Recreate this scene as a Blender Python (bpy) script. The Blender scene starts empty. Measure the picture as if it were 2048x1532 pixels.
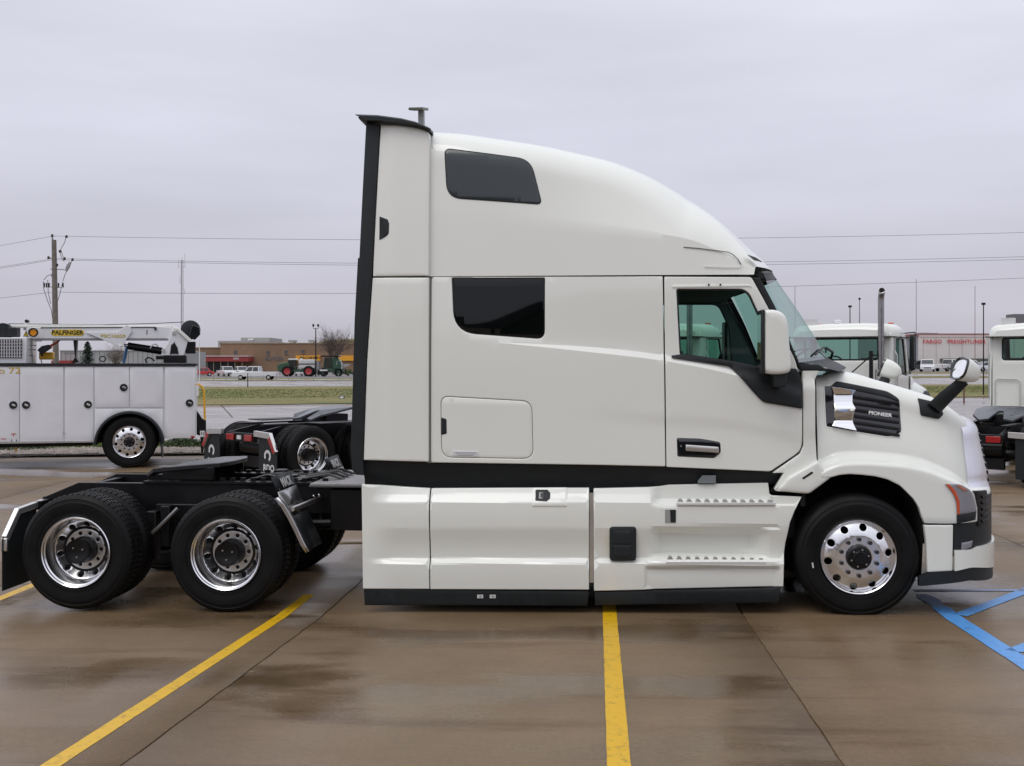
import bpy, bmesh, math, random
import numpy as np
from math import sin, cos, pi, radians, sqrt
from mathutils import Vector, Matrix
from mathutils.geometry import delaunay_2d_cdt
random.seed(7)
R = random.random
U = random.uniform
scn = bpy.context.scene
COL = scn.collection
# ------------------------------------------------------------------ camera
F, CX, HY, H, A = 2200.0, 1024.0, 729.0, 2.11, radians(4.6)
CA, SA = cos(A), sin(A)
cam = bpy.data.objects.new('camera', bpy.data.cameras.new('camera'))
COL.objects.link(cam)
cam.location = (0, 0, H)
cam.rotation_euler = (pi / 2, 0, A)
cam.data.sensor_width = 36
cam.data.lens = 36 * F / 2048
cam.data.shift_y = -(766 - HY) / 2048
cam.data.clip_end = 4000
cam.data.clip_start = .05
scn.camera = cam
# ------------------------------------------------------------------ light
SUN_EL, SUN_AZ = radians(58), radians(216)      # high behind the viewer, veiled by the cloud
W = bpy.data.worlds.new('World'); scn.world = W; W.use_nodes = True
nt = W.node_tree; N = nt.nodes; L = nt.links
for n in list(N): N.remove(n)
wo = N.new('ShaderNodeOutputWorld'); bg = N.new('ShaderNodeBackground')
bg.inputs['Strength'].default_value = 0.1
sky = N.new('ShaderNodeTexSky'); sky.sky_type = 'NISHITA'; sky.sun_disc = False
sky.sun_elevation = SUN_EL; sky.sun_rotation = SUN_AZ; sky.air_density = 1.2; sky.dust_density = 3
tc = N.new('ShaderNodeTexCoord'); sep = N.new('ShaderNodeSeparateXYZ')
L.new(tc.outputs['Generated'], sep.inputs[0])
# overcast deck: pale grey cloud, darker towards the horizon
mr = N.new('ShaderNodeValToRGB')
e = mr.color_ramp.elements
e[0].position = 0.0; e[0].color = (5.4, 5.25, 5.9, 1)
e[1].position = 1.0; e[1].color = (10.5, 10.7, 11.6, 1)
for p, c in ((.08, (5.9, 5.8, 6.7)), (.2, (7.1, 7.1, 8.2)), (.34, (8.1, 8.15, 9.2)), (.6, (9.4, 9.6, 10.5))):
    q = e.new(p); q.color = (*c, 1)
L.new(sep.outputs['Z'], mr.inputs[0])
mp = N.new('ShaderNodeMapping'); mp.inputs['Scale'].default_value = (1.0, 1.0, 5.5)
L.new(tc.outputs['Generated'], mp.inputs[0])
nz = N.new('ShaderNodeTexNoise'); nz.inputs['Scale'].default_value = 2.3; nz.inputs['Detail'].default_value = 5
nz.inputs['Roughness'].default_value = .45
L.new(mp.outputs[0], nz.inputs['Vector'])
mm = N.new('ShaderNodeMapRange'); mm.inputs[1].default_value = .3; mm.inputs[2].default_value = .7
mm.inputs[3].default_value = .9; mm.inputs[4].default_value = 1.1
L.new(nz.outputs['Fac'], mm.inputs[0])
mu = N.new('ShaderNodeVectorMath'); mu.operation = 'SCALE'
L.new(mr.outputs[0], mu.inputs[0]); L.new(mm.outputs[0], mu.inputs['Scale'])
mx = N.new('ShaderNodeMix'); mx.data_type = 'RGBA'; mx.inputs[0].default_value = .93
L.new(sky.outputs[0], mx.inputs[6]); L.new(mu.outputs[0], mx.inputs[7])
L.new(mx.outputs[2], bg.inputs['Color']); L.new(bg.outputs[0], wo.inputs[0])
sd = bpy.data.lights.new('sun', 'SUN'); sd.energy = .95; sd.angle = radians(35); sd.color = (1, .97, .92)
so = bpy.data.objects.new('sun', sd); COL.objects.link(so)
so.rotation_euler = (pi / 2 - SUN_EL, 0, pi - SUN_AZ)
so.rotation_euler = Vector((-sin(SUN_AZ) * cos(SUN_EL), -cos(SUN_AZ) * cos(SUN_EL), sin(SUN_EL))).to_track_quat('Z', 'Y').to_euler()
so.rotation_euler = Vector((-.45, -.62, 1.25)).to_track_quat('Z', 'Y').to_euler()
scn.view_settings.view_transform = 'Standard'; scn.view_settings.look = 'None'
scn.view_settings.exposure = 0.0; scn.view_settings.gamma = 1
scn.view_settings.use_curve_mapping = False

# ------------------------------------------------------------------ mapping from the photograph to the place
def ray(px, py):
    r = (px - CX) / F; u = (HY - py) / F
    return Vector((-SA + r * CA, CA + r * SA, u))
def at(px, py, d):                       # a point at distance d along the camera's axis
    return Vector((0, 0, H)) + ray(px, py) * d
def onY(px, py, Y):                      # a point on the plane y = Y (planes along the truck)
    r = ray(px, py); return Vector((0, 0, H)) + r * (Y / r.y)
def sstep(a, b, x):
    t = max(0., min(1., (x - a) / (b - a))); return t * t * (3 - 2 * t)
def zg(x, y):
    z = .014 * (max(-16, min(12, x)) - 1.5) * (1 - sstep(12, 19, y))
    if y < 9.3: z += .039 * (9.3 - max(y, -4))
    z += 1.0 * sstep(120, 160, y) * sstep(5, 45, x)
    return z
def onG(px, py, dz=0):
    r = ray(px, py); lo, hi = .5, 3000
    for _ in range(60):
        m = (lo + hi) / 2; p = r * m
        if H + p.z > zg(p.x, p.y) + dz: lo = m
        else: hi = m
    return Vector((0, 0, H)) + r * lo
# ------------------------------------------------------------------ materials
MATS = {}
def mat(name, col, rough=.5, metal=0, var=0, vscale=8, bump=0, bscale=60, coat=0, spec=.5, emit=None):
    if name in MATS: return MATS[name]
    m = bpy.data.materials.new(name); m.use_nodes = True; MATS[name] = m
    t = m.node_tree; b = t.nodes['Principled BSDF']
    b.inputs['Base Color'].default_value = (*col, 1); b.inputs['Roughness'].default_value = rough
    b.inputs['Metallic'].default_value = metal; b.inputs['Coat Weight'].default_value = coat
    b.inputs['Coat Roughness'].default_value = .06; b.inputs['Specular IOR Level'].default_value = spec
    if emit: b.inputs['Emission Color'].default_value = (*emit[:3], 1); b.inputs['Emission Strength'].default_value = emit[3]
    if var or bump:
        g = t.nodes.new('ShaderNodeNewGeometry')
    if var:
        n = t.nodes.new('ShaderNodeTexNoise'); n.inputs['Scale'].default_value = vscale; n.inputs['Detail'].default_value = 6
        t.links.new(g.outputs['Position'], n.inputs['Vector'])
        r = t.nodes.new('ShaderNodeMapRange'); r.inputs[1].default_value = .3; r.inputs[2].default_value = .7
        r.inputs[3].default_value = 1 - var; r.inputs[4].default_value = 1 + var
        t.links.new(n.outputs['Fac'], r.inputs[0])
        s = t.nodes.new('ShaderNodeVectorMath'); s.operation = 'SCALE'; s.inputs[0].default_value = col
        t.links.new(r.outputs[0], s.inputs['Scale']); t.links.new(s.outputs[0], b.inputs['Base Color'])
        r2 = t.nodes.new('ShaderNodeMapRange'); r2.inputs[1].default_value = .3; r2.inputs[2].default_value = .7
        r2.inputs[3].default_value = rough * (1 - var * .6); r2.inputs[4].default_value = min(1, rough * (1 + var * .6))
        t.links.new(n.outputs['Fac'], r2.inputs[0]); t.links.new(r2.outputs[0], b.inputs['Roughness'])
    if bump:
        n2 = t.nodes.new('ShaderNodeTexNoise'); n2.inputs['Scale'].default_value = bscale; n2.inputs['Detail'].default_value = 4
        t.links.new(g.outputs['Position'], n2.inputs['Vector'])
        bp = t.nodes.new('ShaderNodeBump'); bp.inputs['Strength'].default_value = bump; bp.inputs['Distance'].default_value = .01
        t.links.new(n2.outputs['Fac'], bp.inputs['Height']); t.links.new(bp.outputs[0], b.inputs['Normal'])
    return m
def glass(name, tint, refl=.08):
    m = bpy.data.materials.new(name); m.use_nodes = True; t = m.node_tree
    for n in list(t.nodes): t.nodes.remove(n)
    o = t.nodes.new('ShaderNodeOutputMaterial'); tr = t.nodes.new('ShaderNodeBsdfTransparent'); tr.inputs[0].default_value = (*tint, 1)
    gl = t.nodes.new('ShaderNodeBsdfGlossy'); gl.inputs['Roughness'].default_value = .02
    fr = t.nodes.new('ShaderNodeFresnel'); fr.inputs[0].default_value = refl if refl > 1 else 1.5
    ms = t.nodes.new('ShaderNodeMixShader'); mul = t.nodes.new('ShaderNodeMath'); mul.operation = 'MULTIPLY'; mul.inputs[1].default_value = .42 if refl > 1 else 1
    t.links.new(fr.outputs[0], mul.inputs[0]); t.links.new(mul.outputs[0], ms.inputs[0]); t.links.new(tr.outputs[0], ms.inputs[1]); t.links.new(gl.outputs[0], ms.inputs[2])
    t.links.new(ms.outputs[0], o.inputs[0]); MATS[name] = m
    return m
WHITE = mat('white_paint', (.80, .815, .76), .32, coat=.8, var=.012, vscale=1.5)
WHITE2 = mat('white_body_paint', (.74, .745, .77), .4, coat=.2, var=.03, vscale=2)
BLK = mat('black_plastic', (.0135, .017, .019), .5, spec=.35, var=.12, vscale=9, bump=.12, bscale=500)
GBLK = mat('gloss_black', (.006, .007, .009), .08, coat=1)
FRM = mat('black_frame_paint', (.005, .005, .006), .4, var=.3, vscale=5, spec=.3)
DARK = mat('dark_recess', (.003, .003, .003), .85)
RUB = mat('tyre_rubber', (.0042, .0042, .0045), .55, var=.35, vscale=6, bump=.1, bscale=300, spec=.22)
RUBT = mat('tyre_tread_rubber', (.02, .02, .021), .42, var=.3, vscale=14)
ALU = mat('polished_aluminium', (.84, .84, .85), .2, 1, var=.03)
SAT = mat('satin_aluminium', (.62, .61, .59), .38, 1, var=.08)
CHR = mat('chrome', (.92, .92, .94), .04, 1)
STEEL = mat('wet_stainless_steel', (.5, .5, .51), .3, 1, var=.1)
SHADE = mat('window_shade_glass', (.03, .038, .042), .22, coat=.2)
LETT = mat('light_grey_print', (.62, .62, .62), .5)
REDL = mat('red_lens', (.35, .012, .012), .18, coat=1)
AMB = mat('amber_lens', (.55, .075, .02), .12, coat=1)
LENS = mat('smoked_headlamp_lens', (.24, .24, .27), .1, coat=1)
TAPEW = mat('white_reflective_tape', (.8, .8, .8), .4)
YEL = mat('yellow_paint', (.8, .42, .02), .45, var=.05)
INTR = mat('cab_interior_grey', (.11, .12, .125), .8)
INTD = mat('cab_interior_dark', (.012, .013, .014), .6)
WSG = glass('windscreen_glass', (.55, .76, .70), 1.22)
GRN = glass('green_tinted_glass', (.50, .70, .62))
CLR = glass('car_glass', (.3, .38, .37))
# ------------------------------------------------------------------ mesh helpers
class MB:
    def __init__(s): s.v = []; s.f = []
    def add(s, vs, fs):
        o = len(s.v); s.v += [tuple(p) for p in vs]; s.f += [tuple(i + o for i in f) for f in fs]; return s
    def box(s, c, d, rot=None, taper=None):
        hx, hy, hz = d[0] / 2, d[1] / 2, d[2] / 2
        vs = []
        for z in (-hz, hz):
            k = 1 if (taper is None or z < 0) else taper
            for x, y in ((-hx, -hy), (hx, -hy), (hx, hy), (-hx, hy)):
                p = Vector((x * k, y * k, z))
                if rot is not None: p = rot @ p
                vs.append(p + Vector(c))
        return s.add(vs, [(3, 2, 1, 0), (4, 5, 6, 7), (0, 1, 5, 4), (1, 2, 6, 5), (2, 3, 7, 6), (3, 0, 4, 7)])
    def span(s, a, b):                       # box from corner a to corner b
        return s.box([(a[i] + b[i]) / 2 for i in range(3)], [abs(b[i] - a[i]) for i in range(3)])
    def prism(s, poly, y0, y1, ax='y'):      # polygon in xz between y0 and y1 (ax 'y'), in xy between z ('z'), in yz between x ('x')
        n = len(poly)
        def P(a, b, t): return (a, t, b) if ax == 'y' else ((a, b, t) if ax == 'z' else (t, a, b))
        vs = [P(a, b, y0) for a, b in poly] + [P(a, b, y1) for a, b in poly]
        area = sum(poly[i][0] * poly[(i + 1) % n][1] - poly[(i + 1) % n][0] * poly[i][1] for i in range(n))
        fs = [tuple(range(n)), tuple(range(2 * n - 1, n - 1, -1))] + [(i, i + n, (i + 1) % n + n, (i + 1) % n) for i in range(n)]
        flip = (area < 0) != (ax in 'z x'.split()) 
        flip = (area < 0) if ax == 'y' else (area > 0)
        if (y1 < y0): flip = not flip
        if flip: fs = [tuple(reversed(f)) for f in fs]
        return s.add(vs, fs)
    def cyl(s, p0, p1, r0, r1=None, n=12, cap=True):
        r1 = r0 if r1 is None else r1
        p0 = Vector(p0); p1 = Vector(p1); d = (p1 - p0).normalized()
        a = d.orthogonal().normalized(); b = d.cross(a)
        vs = [p0 + (a * cos(2 * pi * i / n) + b * sin(2 * pi * i / n)) * r0 for i in range(n)] + \
             [p1 + (a * cos(2 * pi * i / n) + b * sin(2 * pi * i / n)) * r1 for i in range(n)]
        fs = [(i, (i + 1) % n, (i + 1) % n + n, i + n) for i in range(n)]
        if cap: fs += [tuple(range(n - 1, -1, -1)), tuple(range(n, 2 * n))]
        return s.add(vs, fs)
    def tube(s, pts, r, n=8):
        pts = [Vector(p) for p in pts]; rs = r if isinstance(r, (list, tuple)) else [r] * len(pts)
        a = None; vs = []
        for i, p in enumerate(pts):
            d = (pts[min(i + 1, len(pts) - 1)] - pts[max(i - 1, 0)]).normalized()
            if a is None: a = d.orthogonal().normalized()
            a = (a - d * a.dot(d)).normalized(); b = d.cross(a)
            vs += [p + (a * cos(2 * pi * k / n) + b * sin(2 * pi * k / n)) * rs[i] for k in range(n)]
        fs = [(i * n + k, i * n + (k + 1) % n, (i + 1) * n + (k + 1) % n, (i + 1) * n + k) for i in range(len(pts) - 1) for k in range(n)]
        fs += [tuple(range(n - 1, -1, -1)), tuple(range((len(pts) - 1) * n, len(pts) * n))]
        return s.add(vs, fs)
    def lathe(s, prof, c=(0, 0, 0), n=48, closed=False):   # axis y; prof = (r, y)
        m = len(prof); vs = []
        for i in range(n):
            a = 2 * pi * i / n
            vs += [(c[0] + r * cos(a), c[1] + y, c[2] + r * sin(a)) for r, y in prof]
        fs = []
        for i in range(n):
            j = (i + 1) % n
            for k in range(m if closed else m - 1):
                l = (k + 1) % m
                fs.append((i * m + k, i * m + l, j * m + l, j * m + k))
        return s.add(vs, fs)
    def sphere(s, c, r, n=10, sq=(1, 1, 1)):
        vs = []; m = n // 2 + 1
        for i in range(m):
            t = pi * i / (m - 1)
            for k in range(n):
                a = 2 * pi * k / n
                vs.append((c[0] + sq[0] * r * sin(t) * cos(a), c[1] + sq[1] * r * sin(t) * sin(a), c[2] + sq[2] * r * cos(t)))
        fs = [(i * n + k, (i + 1) * n + k, (i + 1) * n + (k + 1) % n, i * n + (k + 1) % n) for i in range(m - 1) for k in range(n)]
        return s.add(vs, fs)
    def grid(s, rows, flip=False):           # rows of equal-length point lists
        m = len(rows[0]); vs = [p for r in rows for p in r]
        fs = [(i * m + k, i * m + k + 1, (i + 1) * m + k + 1, (i + 1) * m + k) for i in range(len(rows) - 1) for k in range(m - 1)]
        if flip: fs = [tuple(reversed(f)) for f in fs]
        return s.add(vs, fs)
    def mirror(s, yc):
        return s.add([(x, 2 * yc - y, z) for x, y, z in list(s.v)], [tuple(reversed(f)) for f in list(s.f)])
    def flipped(s, yc):
        q = MB(); q.add([(x, 2 * yc - y, z) for x, y, z in s.v], [tuple(reversed(f)) for f in s.f]); return q
    def xf(s, M):
        s.v = [tuple(M @ Vector(p)) for p in s.v]; return s
def chain_inv(parent):
    M = Matrix(); o = parent
    while o is not None:
        M = Matrix.LocRotScale(o.location, o.rotation_euler, o.scale) @ M; o = o.parent
    return M.inverted()
def obj(name, mb, m, parent=None, w=True, smooth=35, bevel=0, solid=0, kind=None, label=None, seg=2):
    me = bpy.data.meshes.new(name)
    vs = mb.v
    if parent is not None and w:
        M = chain_inv(parent); vs = [tuple(M @ Vector(p)) for p in vs]
    me.from_pydata(vs, [], mb.f); me.validate(); me.materials.append(m)
    if smooth:
        me.shade_smooth(); me.set_sharp_from_angle(angle=radians(smooth))
    o = bpy.data.objects.new(name, me); COL.objects.link(o)
    if parent is not None: o.parent = parent
    if solid:
        q = o.modifiers.new('solid', 'SOLIDIFY'); q.thickness = solid; q.offset = -1
    if bevel:
        q = o.modifiers.new('bevel', 'BEVEL'); q.width = bevel; q.segments = seg; q.limit_method = 'ANGLE'; q.angle_limit = radians(40); q.harden_normals = False
    if kind: o['kind'] = kind
    if label: o['label'] = label
    return o
def thing(name, label, cat, loc=(0, 0, 0), rz=0, group=None):
    o = bpy.data.objects.new(name, None); COL.objects.link(o); o.empty_display_size = .3
    o.location = loc; o.rotation_euler = (0, 0, rz); o['label'] = label; o['category'] = cat
    if group: o['group'] = group
    return o
def tag(o, label, cat, group=None):
    o['label'] = label; o['category'] = cat
    if group: o['group'] = group
    return o
def copy_tree(o, parent=None):
    c = o.copy(); COL.objects.link(c); c.parent = parent
    for ch in list(KIDS.get(o.name, [])): pass
    for ch in [x for x in ALLOBJ() if x.parent == o]: copy_tree(ch, c)
    return c
KIDS = {}
def ALLOBJ(): return list(COL.objects)
def copy_thing(o, loc, rz, label, group=None):
    kids = {}
    for x in list(COL.objects):
        if x.parent is not None: kids.setdefault(x.parent, []).append(x)
    def rec(s, p):
        c = s.copy(); COL.objects.link(c); c.parent = p
        for ch in kids.get(s, []): rec(ch, c)
        return c
    c = rec(o, None); c.location = loc; c.rotation_euler = (0, 0, rz); c['label'] = label
    if group: c['group'] = group
    return c
def text(s, size, M, m, parent, name='lettering', ext=.002, spacing=1.0, sx=1.0, shear=0, bold=0):
    cu = bpy.data.curves.new('t', 'FONT'); cu.body = s; cu.size = size; cu.extrude = ext; cu.space_character = spacing
    cu.align_x = 'CENTER'; cu.align_y = 'CENTER'; cu.shear = shear; cu.offset = bold; cu.resolution_u = 3
    t = bpy.data.objects.new('t', cu); COL.objects.link(t)
    dg = bpy.context.evaluated_depsgraph_get(); dg.update()
    me = bpy.data.meshes.new_from_object(t.evaluated_get(dg))
    bpy.data.objects.remove(t); bpy.data.curves.remove(cu)
    Mi = chain_inv(parent) if parent else Matrix()
    me.transform(Mi @ M @ Matrix.Diagonal((sx, 1, 1, 1)))
    me.materials.clear(); me.materials.append(m)
    o = bpy.data.objects.new(name, me); COL.objects.link(o); o.parent = parent
    return o
def face_cam(p, rz=0, tilt=0):               # letters upright in the xz plane, facing -y, turned by rz
    return Matrix.Translation(p) @ Matrix.Rotation(rz, 4, 'Z') @ Matrix.Rotation(tilt, 4, 'Y') @ Matrix.Rotation(pi / 2, 4, 'X')
# -------- a panel cut to an outline, its face following a relief y = depth(x, z), edges rounded over
def dens(poly, step):
    out = []
    n = len(poly)
    for i in range(n):
        a, b = poly[i], poly[(i + 1) % n]; k = max(1, int(math.hypot(b[0] - a[0], b[1] - a[1]) / step))
        out += [(a[0] + (b[0] - a[0]) * j / k, a[1] + (b[1] - a[1]) * j / k) for j in range(k)]
    return out
def rnd(poly, r, k=4):                       # round the corners of a polygon
    out = []; n = len(poly)
    for i in range(n):
        p0, p, p1 = Vector(poly[i - 1]), Vector(poly[i]), Vector(poly[(i + 1) % n])
        rr = r[i] if isinstance(r, (list, tuple)) else r
        a = (p0 - p); b = (p1 - p); la = min(rr, a.length * .45); lb = min(rr, b.length * .45)
        if rr <= 0: out.append(tuple(p)); continue
        A_ = p + a.normalized() * la; B_ = p + b.normalized() * lb
        for j in range(k + 1):
            t = j / k; out.append(tuple(A_ * (1 - t) ** 2 + p * 2 * t * (1 - t) + B_ * t * t))
    return out
def inset(poly, d):
    n = len(poly); area = sum(poly[i][0] * poly[(i + 1) % n][1] - poly[(i + 1) % n][0] * poly[i][1] for i in range(n))
    s = 1 if area > 0 else -1; out = []
    for i in range(n):
        a = Vector(poly[i - 1]); p = Vector(poly[i]); b = Vector(poly[(i + 1) % n])
        e1 = (p - a).normalized(); e2 = (b - p).normalized()
        nn = Vector((-(e1.y + e2.y), e1.x + e2.x)) * s
        if nn.length < 1e-6: nn = Vector((-e1.y, e1.x)) * s
        nn.normalize(); c = max(.5, nn.dot(Vector((-e1.y, e1.x)) * s))
        out.append(tuple(p + nn * d / c))
    return out
def inside(poly, X, Z):
    poly = np.array(poly); x1, z1 = poly[:, 0], poly[:, 1]; x2, z2 = np.roll(x1, -1), np.roll(z1, -1)
    X = np.asarray(X)[:, None]; Z = np.asarray(Z)[:, None]
    c = ((z1 > Z) != (z2 > Z)) & (X < (x2 - x1) * (Z - z1) / (z2 - z1 + 1e-15) + x1)
    return c.sum(1) % 2 == 1
def bdist(poly, X, Z):
    P = np.array(poly); Q = np.roll(P, -1, 0); d = Q - P; l = (d ** 2).sum(1) + 1e-15
    X = np.asarray(X)[:, None]; Z = np.asarray(Z)[:, None]
    t = np.clip(((X - P[:, 0]) * d[:, 0] + (Z - P[:, 1]) * d[:, 1]) / l, 0, 1)
    return np.sqrt((X - P[:, 0] - t * d[:, 0]) ** 2 + (Z - P[:, 1] - t * d[:, 1]) ** 2).min(1)
def relief(outline, depth, holes=(), step=.06, edge=.006, thick=.03, gridx=None, gridz=None, lines=()):
    vs = []; ed = []; off = []
    rings = []
    loops = [(outline, 1)] + [(h, -1) for h in holes]
    for poly, sgn in loops:
        poly = dens(poly, step)
        rr = [(0, edge), (.3 * edge, edge * .286), (edge, 0)] if edge else [(0, 0)]
        for d, o in rr:
            q = inset(poly, d * sgn) if d else poly
            b = len(vs); vs += [Vector(p) for p in q]; off += [o] * len(q)
            ed += [(b + i, b + (i + 1) % len(q)) for i in range(len(q))]
            if d == 0: rings.append((b, len(q), q))
    xs = [p[0] for p in outline]; zs = [p[1] for p in outline]
    gx = np.array(gridx) if gridx is not None else np.arange(min(xs) + step / 2, max(xs), step)
    gz = np.array(gridz) if gridz is not None else np.arange(min(zs) + step / 2, max(zs), step)
    GX, GZ = [g.ravel() for g in np.meshgrid(gx, gz)]
    ok = inside(outline, GX, GZ) & (bdist(outline, GX, GZ) > edge * 1.6 + .004)
    for h in holes: ok &= ~inside(h, GX, GZ) & (bdist(h, GX, GZ) > edge * 1.6 + .004)
    for ln in lines:                         # keep the loose points clear of the break lines
        lx = np.array([p[0] for p in ln]); lz = np.array([p[1] for p in ln]); dz = np.abs(GZ - np.interp(GX, lx, lz)); ok &= ~((dz < .03) & (GX > lx[0] - .02) & (GX < lx[-1] + .02))
    for x, z in zip(GX[ok], GZ[ok]): vs.append(Vector((x, z))); off.append(0)
    for ln in lines:                         # break lines of the relief
        run = []
        for p in ln:
            a1 = inside(outline, [p[0]], [p[1]])[0] and bdist(outline, [p[0]], [p[1]])[0] > edge * 1.7
            for h in holes: a1 = a1 and not inside(h, [p[0]], [p[1]])[0] and bdist(h, [p[0]], [p[1]])[0] > edge * 1.7
            if a1:
                vs.append(Vector(p)); off.append(0)
                if run: ed.append((run[-1], len(vs) - 1))
                run.append(len(vs) - 1)
            else: run = []
    V, E, Fc, ov, oe, of = delaunay_2d_cdt(vs, ed, [], 0, 1e-5, True)
    C = np.array([[sum(V[i][0] for i in f) / len(f), sum(V[i][1] for i in f) / len(f)] for f in Fc])
    keep = inside(outline, C[:, 0], C[:, 1])
    for h in holes: keep &= ~inside(h, C[:, 0], C[:, 1])
    pts = []; omap = {}
    for i, v in enumerate(V):
        o = off[ov[i][0]] if ov[i] else 0
        for k in ov[i]: omap[k] = i
        pts.append((v[0], depth(v[0], v[1]) + o, v[1]))
    mb = MB()
    fs = []
    for f, k in zip(Fc, keep):
        if not k: continue
        a, b, c = [Vector(pts[i]) for i in f[:3]]
        fs.append(tuple(f) if (b - a).cross(c - a).y < 0 else tuple(reversed(f)))
    mb.add(pts, fs)
    if thick:
        for (b, n, q), (poly, sgn) in zip(rings, loops):
            idx = [omap[b + i] for i in range(n)]
            area = sum(q[i][0] * q[(i + 1) % n][1] - q[(i + 1) % n][0] * q[i][1] for i in range(n))
            o = len(mb.v); mb.v += [(pts[i][0], pts[i][1] + thick, pts[i][2]) for i in idx]
            for i in range(n):
                j = (i + 1) % n; f = (idx[i], o + i, o + j, idx[j])
                if (area > 0) != (sgn > 0): f = tuple(reversed(f))
                mb.f.append(f)
    return mb
def PX(pts, Y): return [(onY(x, y, Y).x, onY(x, y, Y).z) for x, y in pts]
def lerpc(c, x):                             # piecewise-linear curve
    if x <= c[0][0]: return c[0][1]
    for (a, b), (d, e_) in zip(c, c[1:]):
        if x <= d: return b + (e_ - b) * (x - a) / (d - a)
    return c[-1][1]
def smoothc(c):                              # Catmull-Rom through the points, as a function of x
    xs = [p[0] for p in c]; ys = [p[1] for p in c]
    def f(x):
        if x <= xs[0]: return ys[0]
        if x >= xs[-1]: return ys[-1]
        i = max(k for k in range(len(xs) - 1) if xs[k] <= x)
        h = xs[i + 1] - xs[i]; t = (x - xs[i]) / h
        def m(k):
            if k <= 0: return (ys[1] - ys[0]) / (xs[1] - xs[0])
            if k >= len(xs) - 1: return (ys[-1] - ys[-2]) / (xs[-1] - xs[-2])
            return (ys[k + 1] - ys[k - 1]) / (xs[k + 1] - xs[k - 1])
        a, b = m(i) * h, m(i + 1) * h
        return (2 * t ** 3 - 3 * t * t + 1) * ys[i] + (t ** 3 - 2 * t * t + t) * a + (-2 * t ** 3 + 3 * t * t) * ys[i + 1] + (t ** 3 - t * t) * b
    return f
# ================================================================== SETTING: ground
def ground_mat(name, c1, c2, rough, wet=True, ns=.7):
    m = bpy.data.materials.new(name); m.use_nodes = True; t = m.node_tree; b = t.nodes['Principled BSDF']
    g = t.nodes.new('ShaderNodeNewGeometry')
    def noise(scale, sc=(1, 1, 1), det=6, rough_=.6):
        mp = t.nodes.new('ShaderNodeMapping'); mp.inputs['Scale'].default_value = sc
        t.links.new(g.outputs['Position'], mp.inputs[0])
        n = t.nodes.new('ShaderNodeTexNoise'); n.inputs['Scale'].default_value = scale; n.inputs['Detail'].default_value = det
        n.inputs['Roughness'].default_value = rough_
        t.links.new(mp.outputs[0], n.inputs['Vector']); return n
    def rng(src, a, b_, c, d):
        r = t.nodes.new('ShaderNodeMapRange'); r.inputs[1].default_value = a; r.inputs[2].default_value = b_
        r.inputs[3].default_value = c; r.inputs[4].default_value = d; t.links.new(src, r.inputs[0]); return r.outputs[0]
    n1 = noise(ns, det=8); n5 = noise(.42, (.55, 1.3, 1), 7, .55); n6 = noise(34, det=4); n2 = noise(.8, (.45, 3.2, 1), 9, .68); n3 = noise(140, det=2); n4 = noise(.3, (.6, 1.6, 1), 5)
    mixa = t.nodes.new('ShaderNodeMix'); mixa.data_type = 'RGBA'
    mixa.inputs[6].default_value = (*c1, 1); mixa.inputs[7].default_value = (*c2, 1)
    t.links.new(rng(n1.outputs['Fac'], .35, .65, 0, 1), mixa.inputs[0])
    # brown silt dried in streaks
    mixb = t.nodes.new('ShaderNodeMix'); mixb.data_type = 'RGBA'
    mixb.inputs[7].default_value = (c1[0] * .52, c1[1] * .42, c1[2] * .32, 1)
    t.links.new(mixa.outputs[2], mixb.inputs[6]); t.links.new(rng(n2.outputs['Fac'], .54, .68, 0, .75), mixb.inputs[0])
    sc = t.nodes.new('ShaderNodeVectorMath'); sc.operation = 'SCALE'
    t.links.new(mixb.outputs[2], sc.inputs[0]); t.links.new(rng(n3.outputs['Fac'], .3, .7, .8, 1.2), sc.inputs['Scale'])
    sc2 = t.nodes.new('ShaderNodeVectorMath'); sc2.operation = 'SCALE'
    t.links.new(sc.outputs[0], sc2.inputs[0]); t.links.new(rng(n6.outputs['Fac'], .3, .7, .88, 1.12), sc2.inputs['Scale'])
    t.links.new(sc2.outputs[0], b.inputs['Base Color'])
    if wet:
        pud = rng(n5.outputs['Fac'], .50, .58, 1, .12)          # thin films of standing water
        mr_ = t.nodes.new('ShaderNodeMath'); mr_.operation = 'MULTIPLY'
        t.links.new(rng(n4.outputs['Fac'], .38, .62, rough * .6, rough * 1.3), mr_.inputs[0]); t.links.new(pud, mr_.inputs[1])
        t.links.new(mr_.outputs[0], b.inputs['Roughness'])
        sc3 = t.nodes.new('ShaderNodeVectorMath'); sc3.operation = 'SCALE'
        t.links.new(sc2.outputs[0], sc3.inputs[0]); t.links.new(rng(n5.outputs['Fac'], .50, .60, 1.0, .8), sc3.inputs['Scale'])
        t.links.new(sc3.outputs[0], b.inputs['Base Color'])
        b.inputs['Coat Weight'].default_value = .0
    else: b.inputs['Roughness'].default_value = rough
    bp = t.nodes.new('ShaderNodeBump'); bp.inputs['Strength'].default_value = .25; bp.inputs['Distance'].default_value = .004
    t.links.new(n3.outputs['Fac'], bp.inputs['Height']); t.links.new(bp.outputs[0], b.inputs['Normal'])
    MATS[name] = m; return m
CONC = ground_mat('wet_concrete', (.195, .133, .076), (.148, .099, .054), .46)
ROADM = ground_mat('grey_road_concrete', (.33, .31, .30), (.28, .265, .26), .6)
DIRT = ground_mat('dark_soil', (.06, .048, .036), (.05, .04, .03), .9, False)
GRASS = ground_mat('dry_lawn', (.115, .14, .035), (.24, .18, .075), 1, False, .12)
JOINT = mat('joint_filler', (.02, .016, .013), .8)

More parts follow.
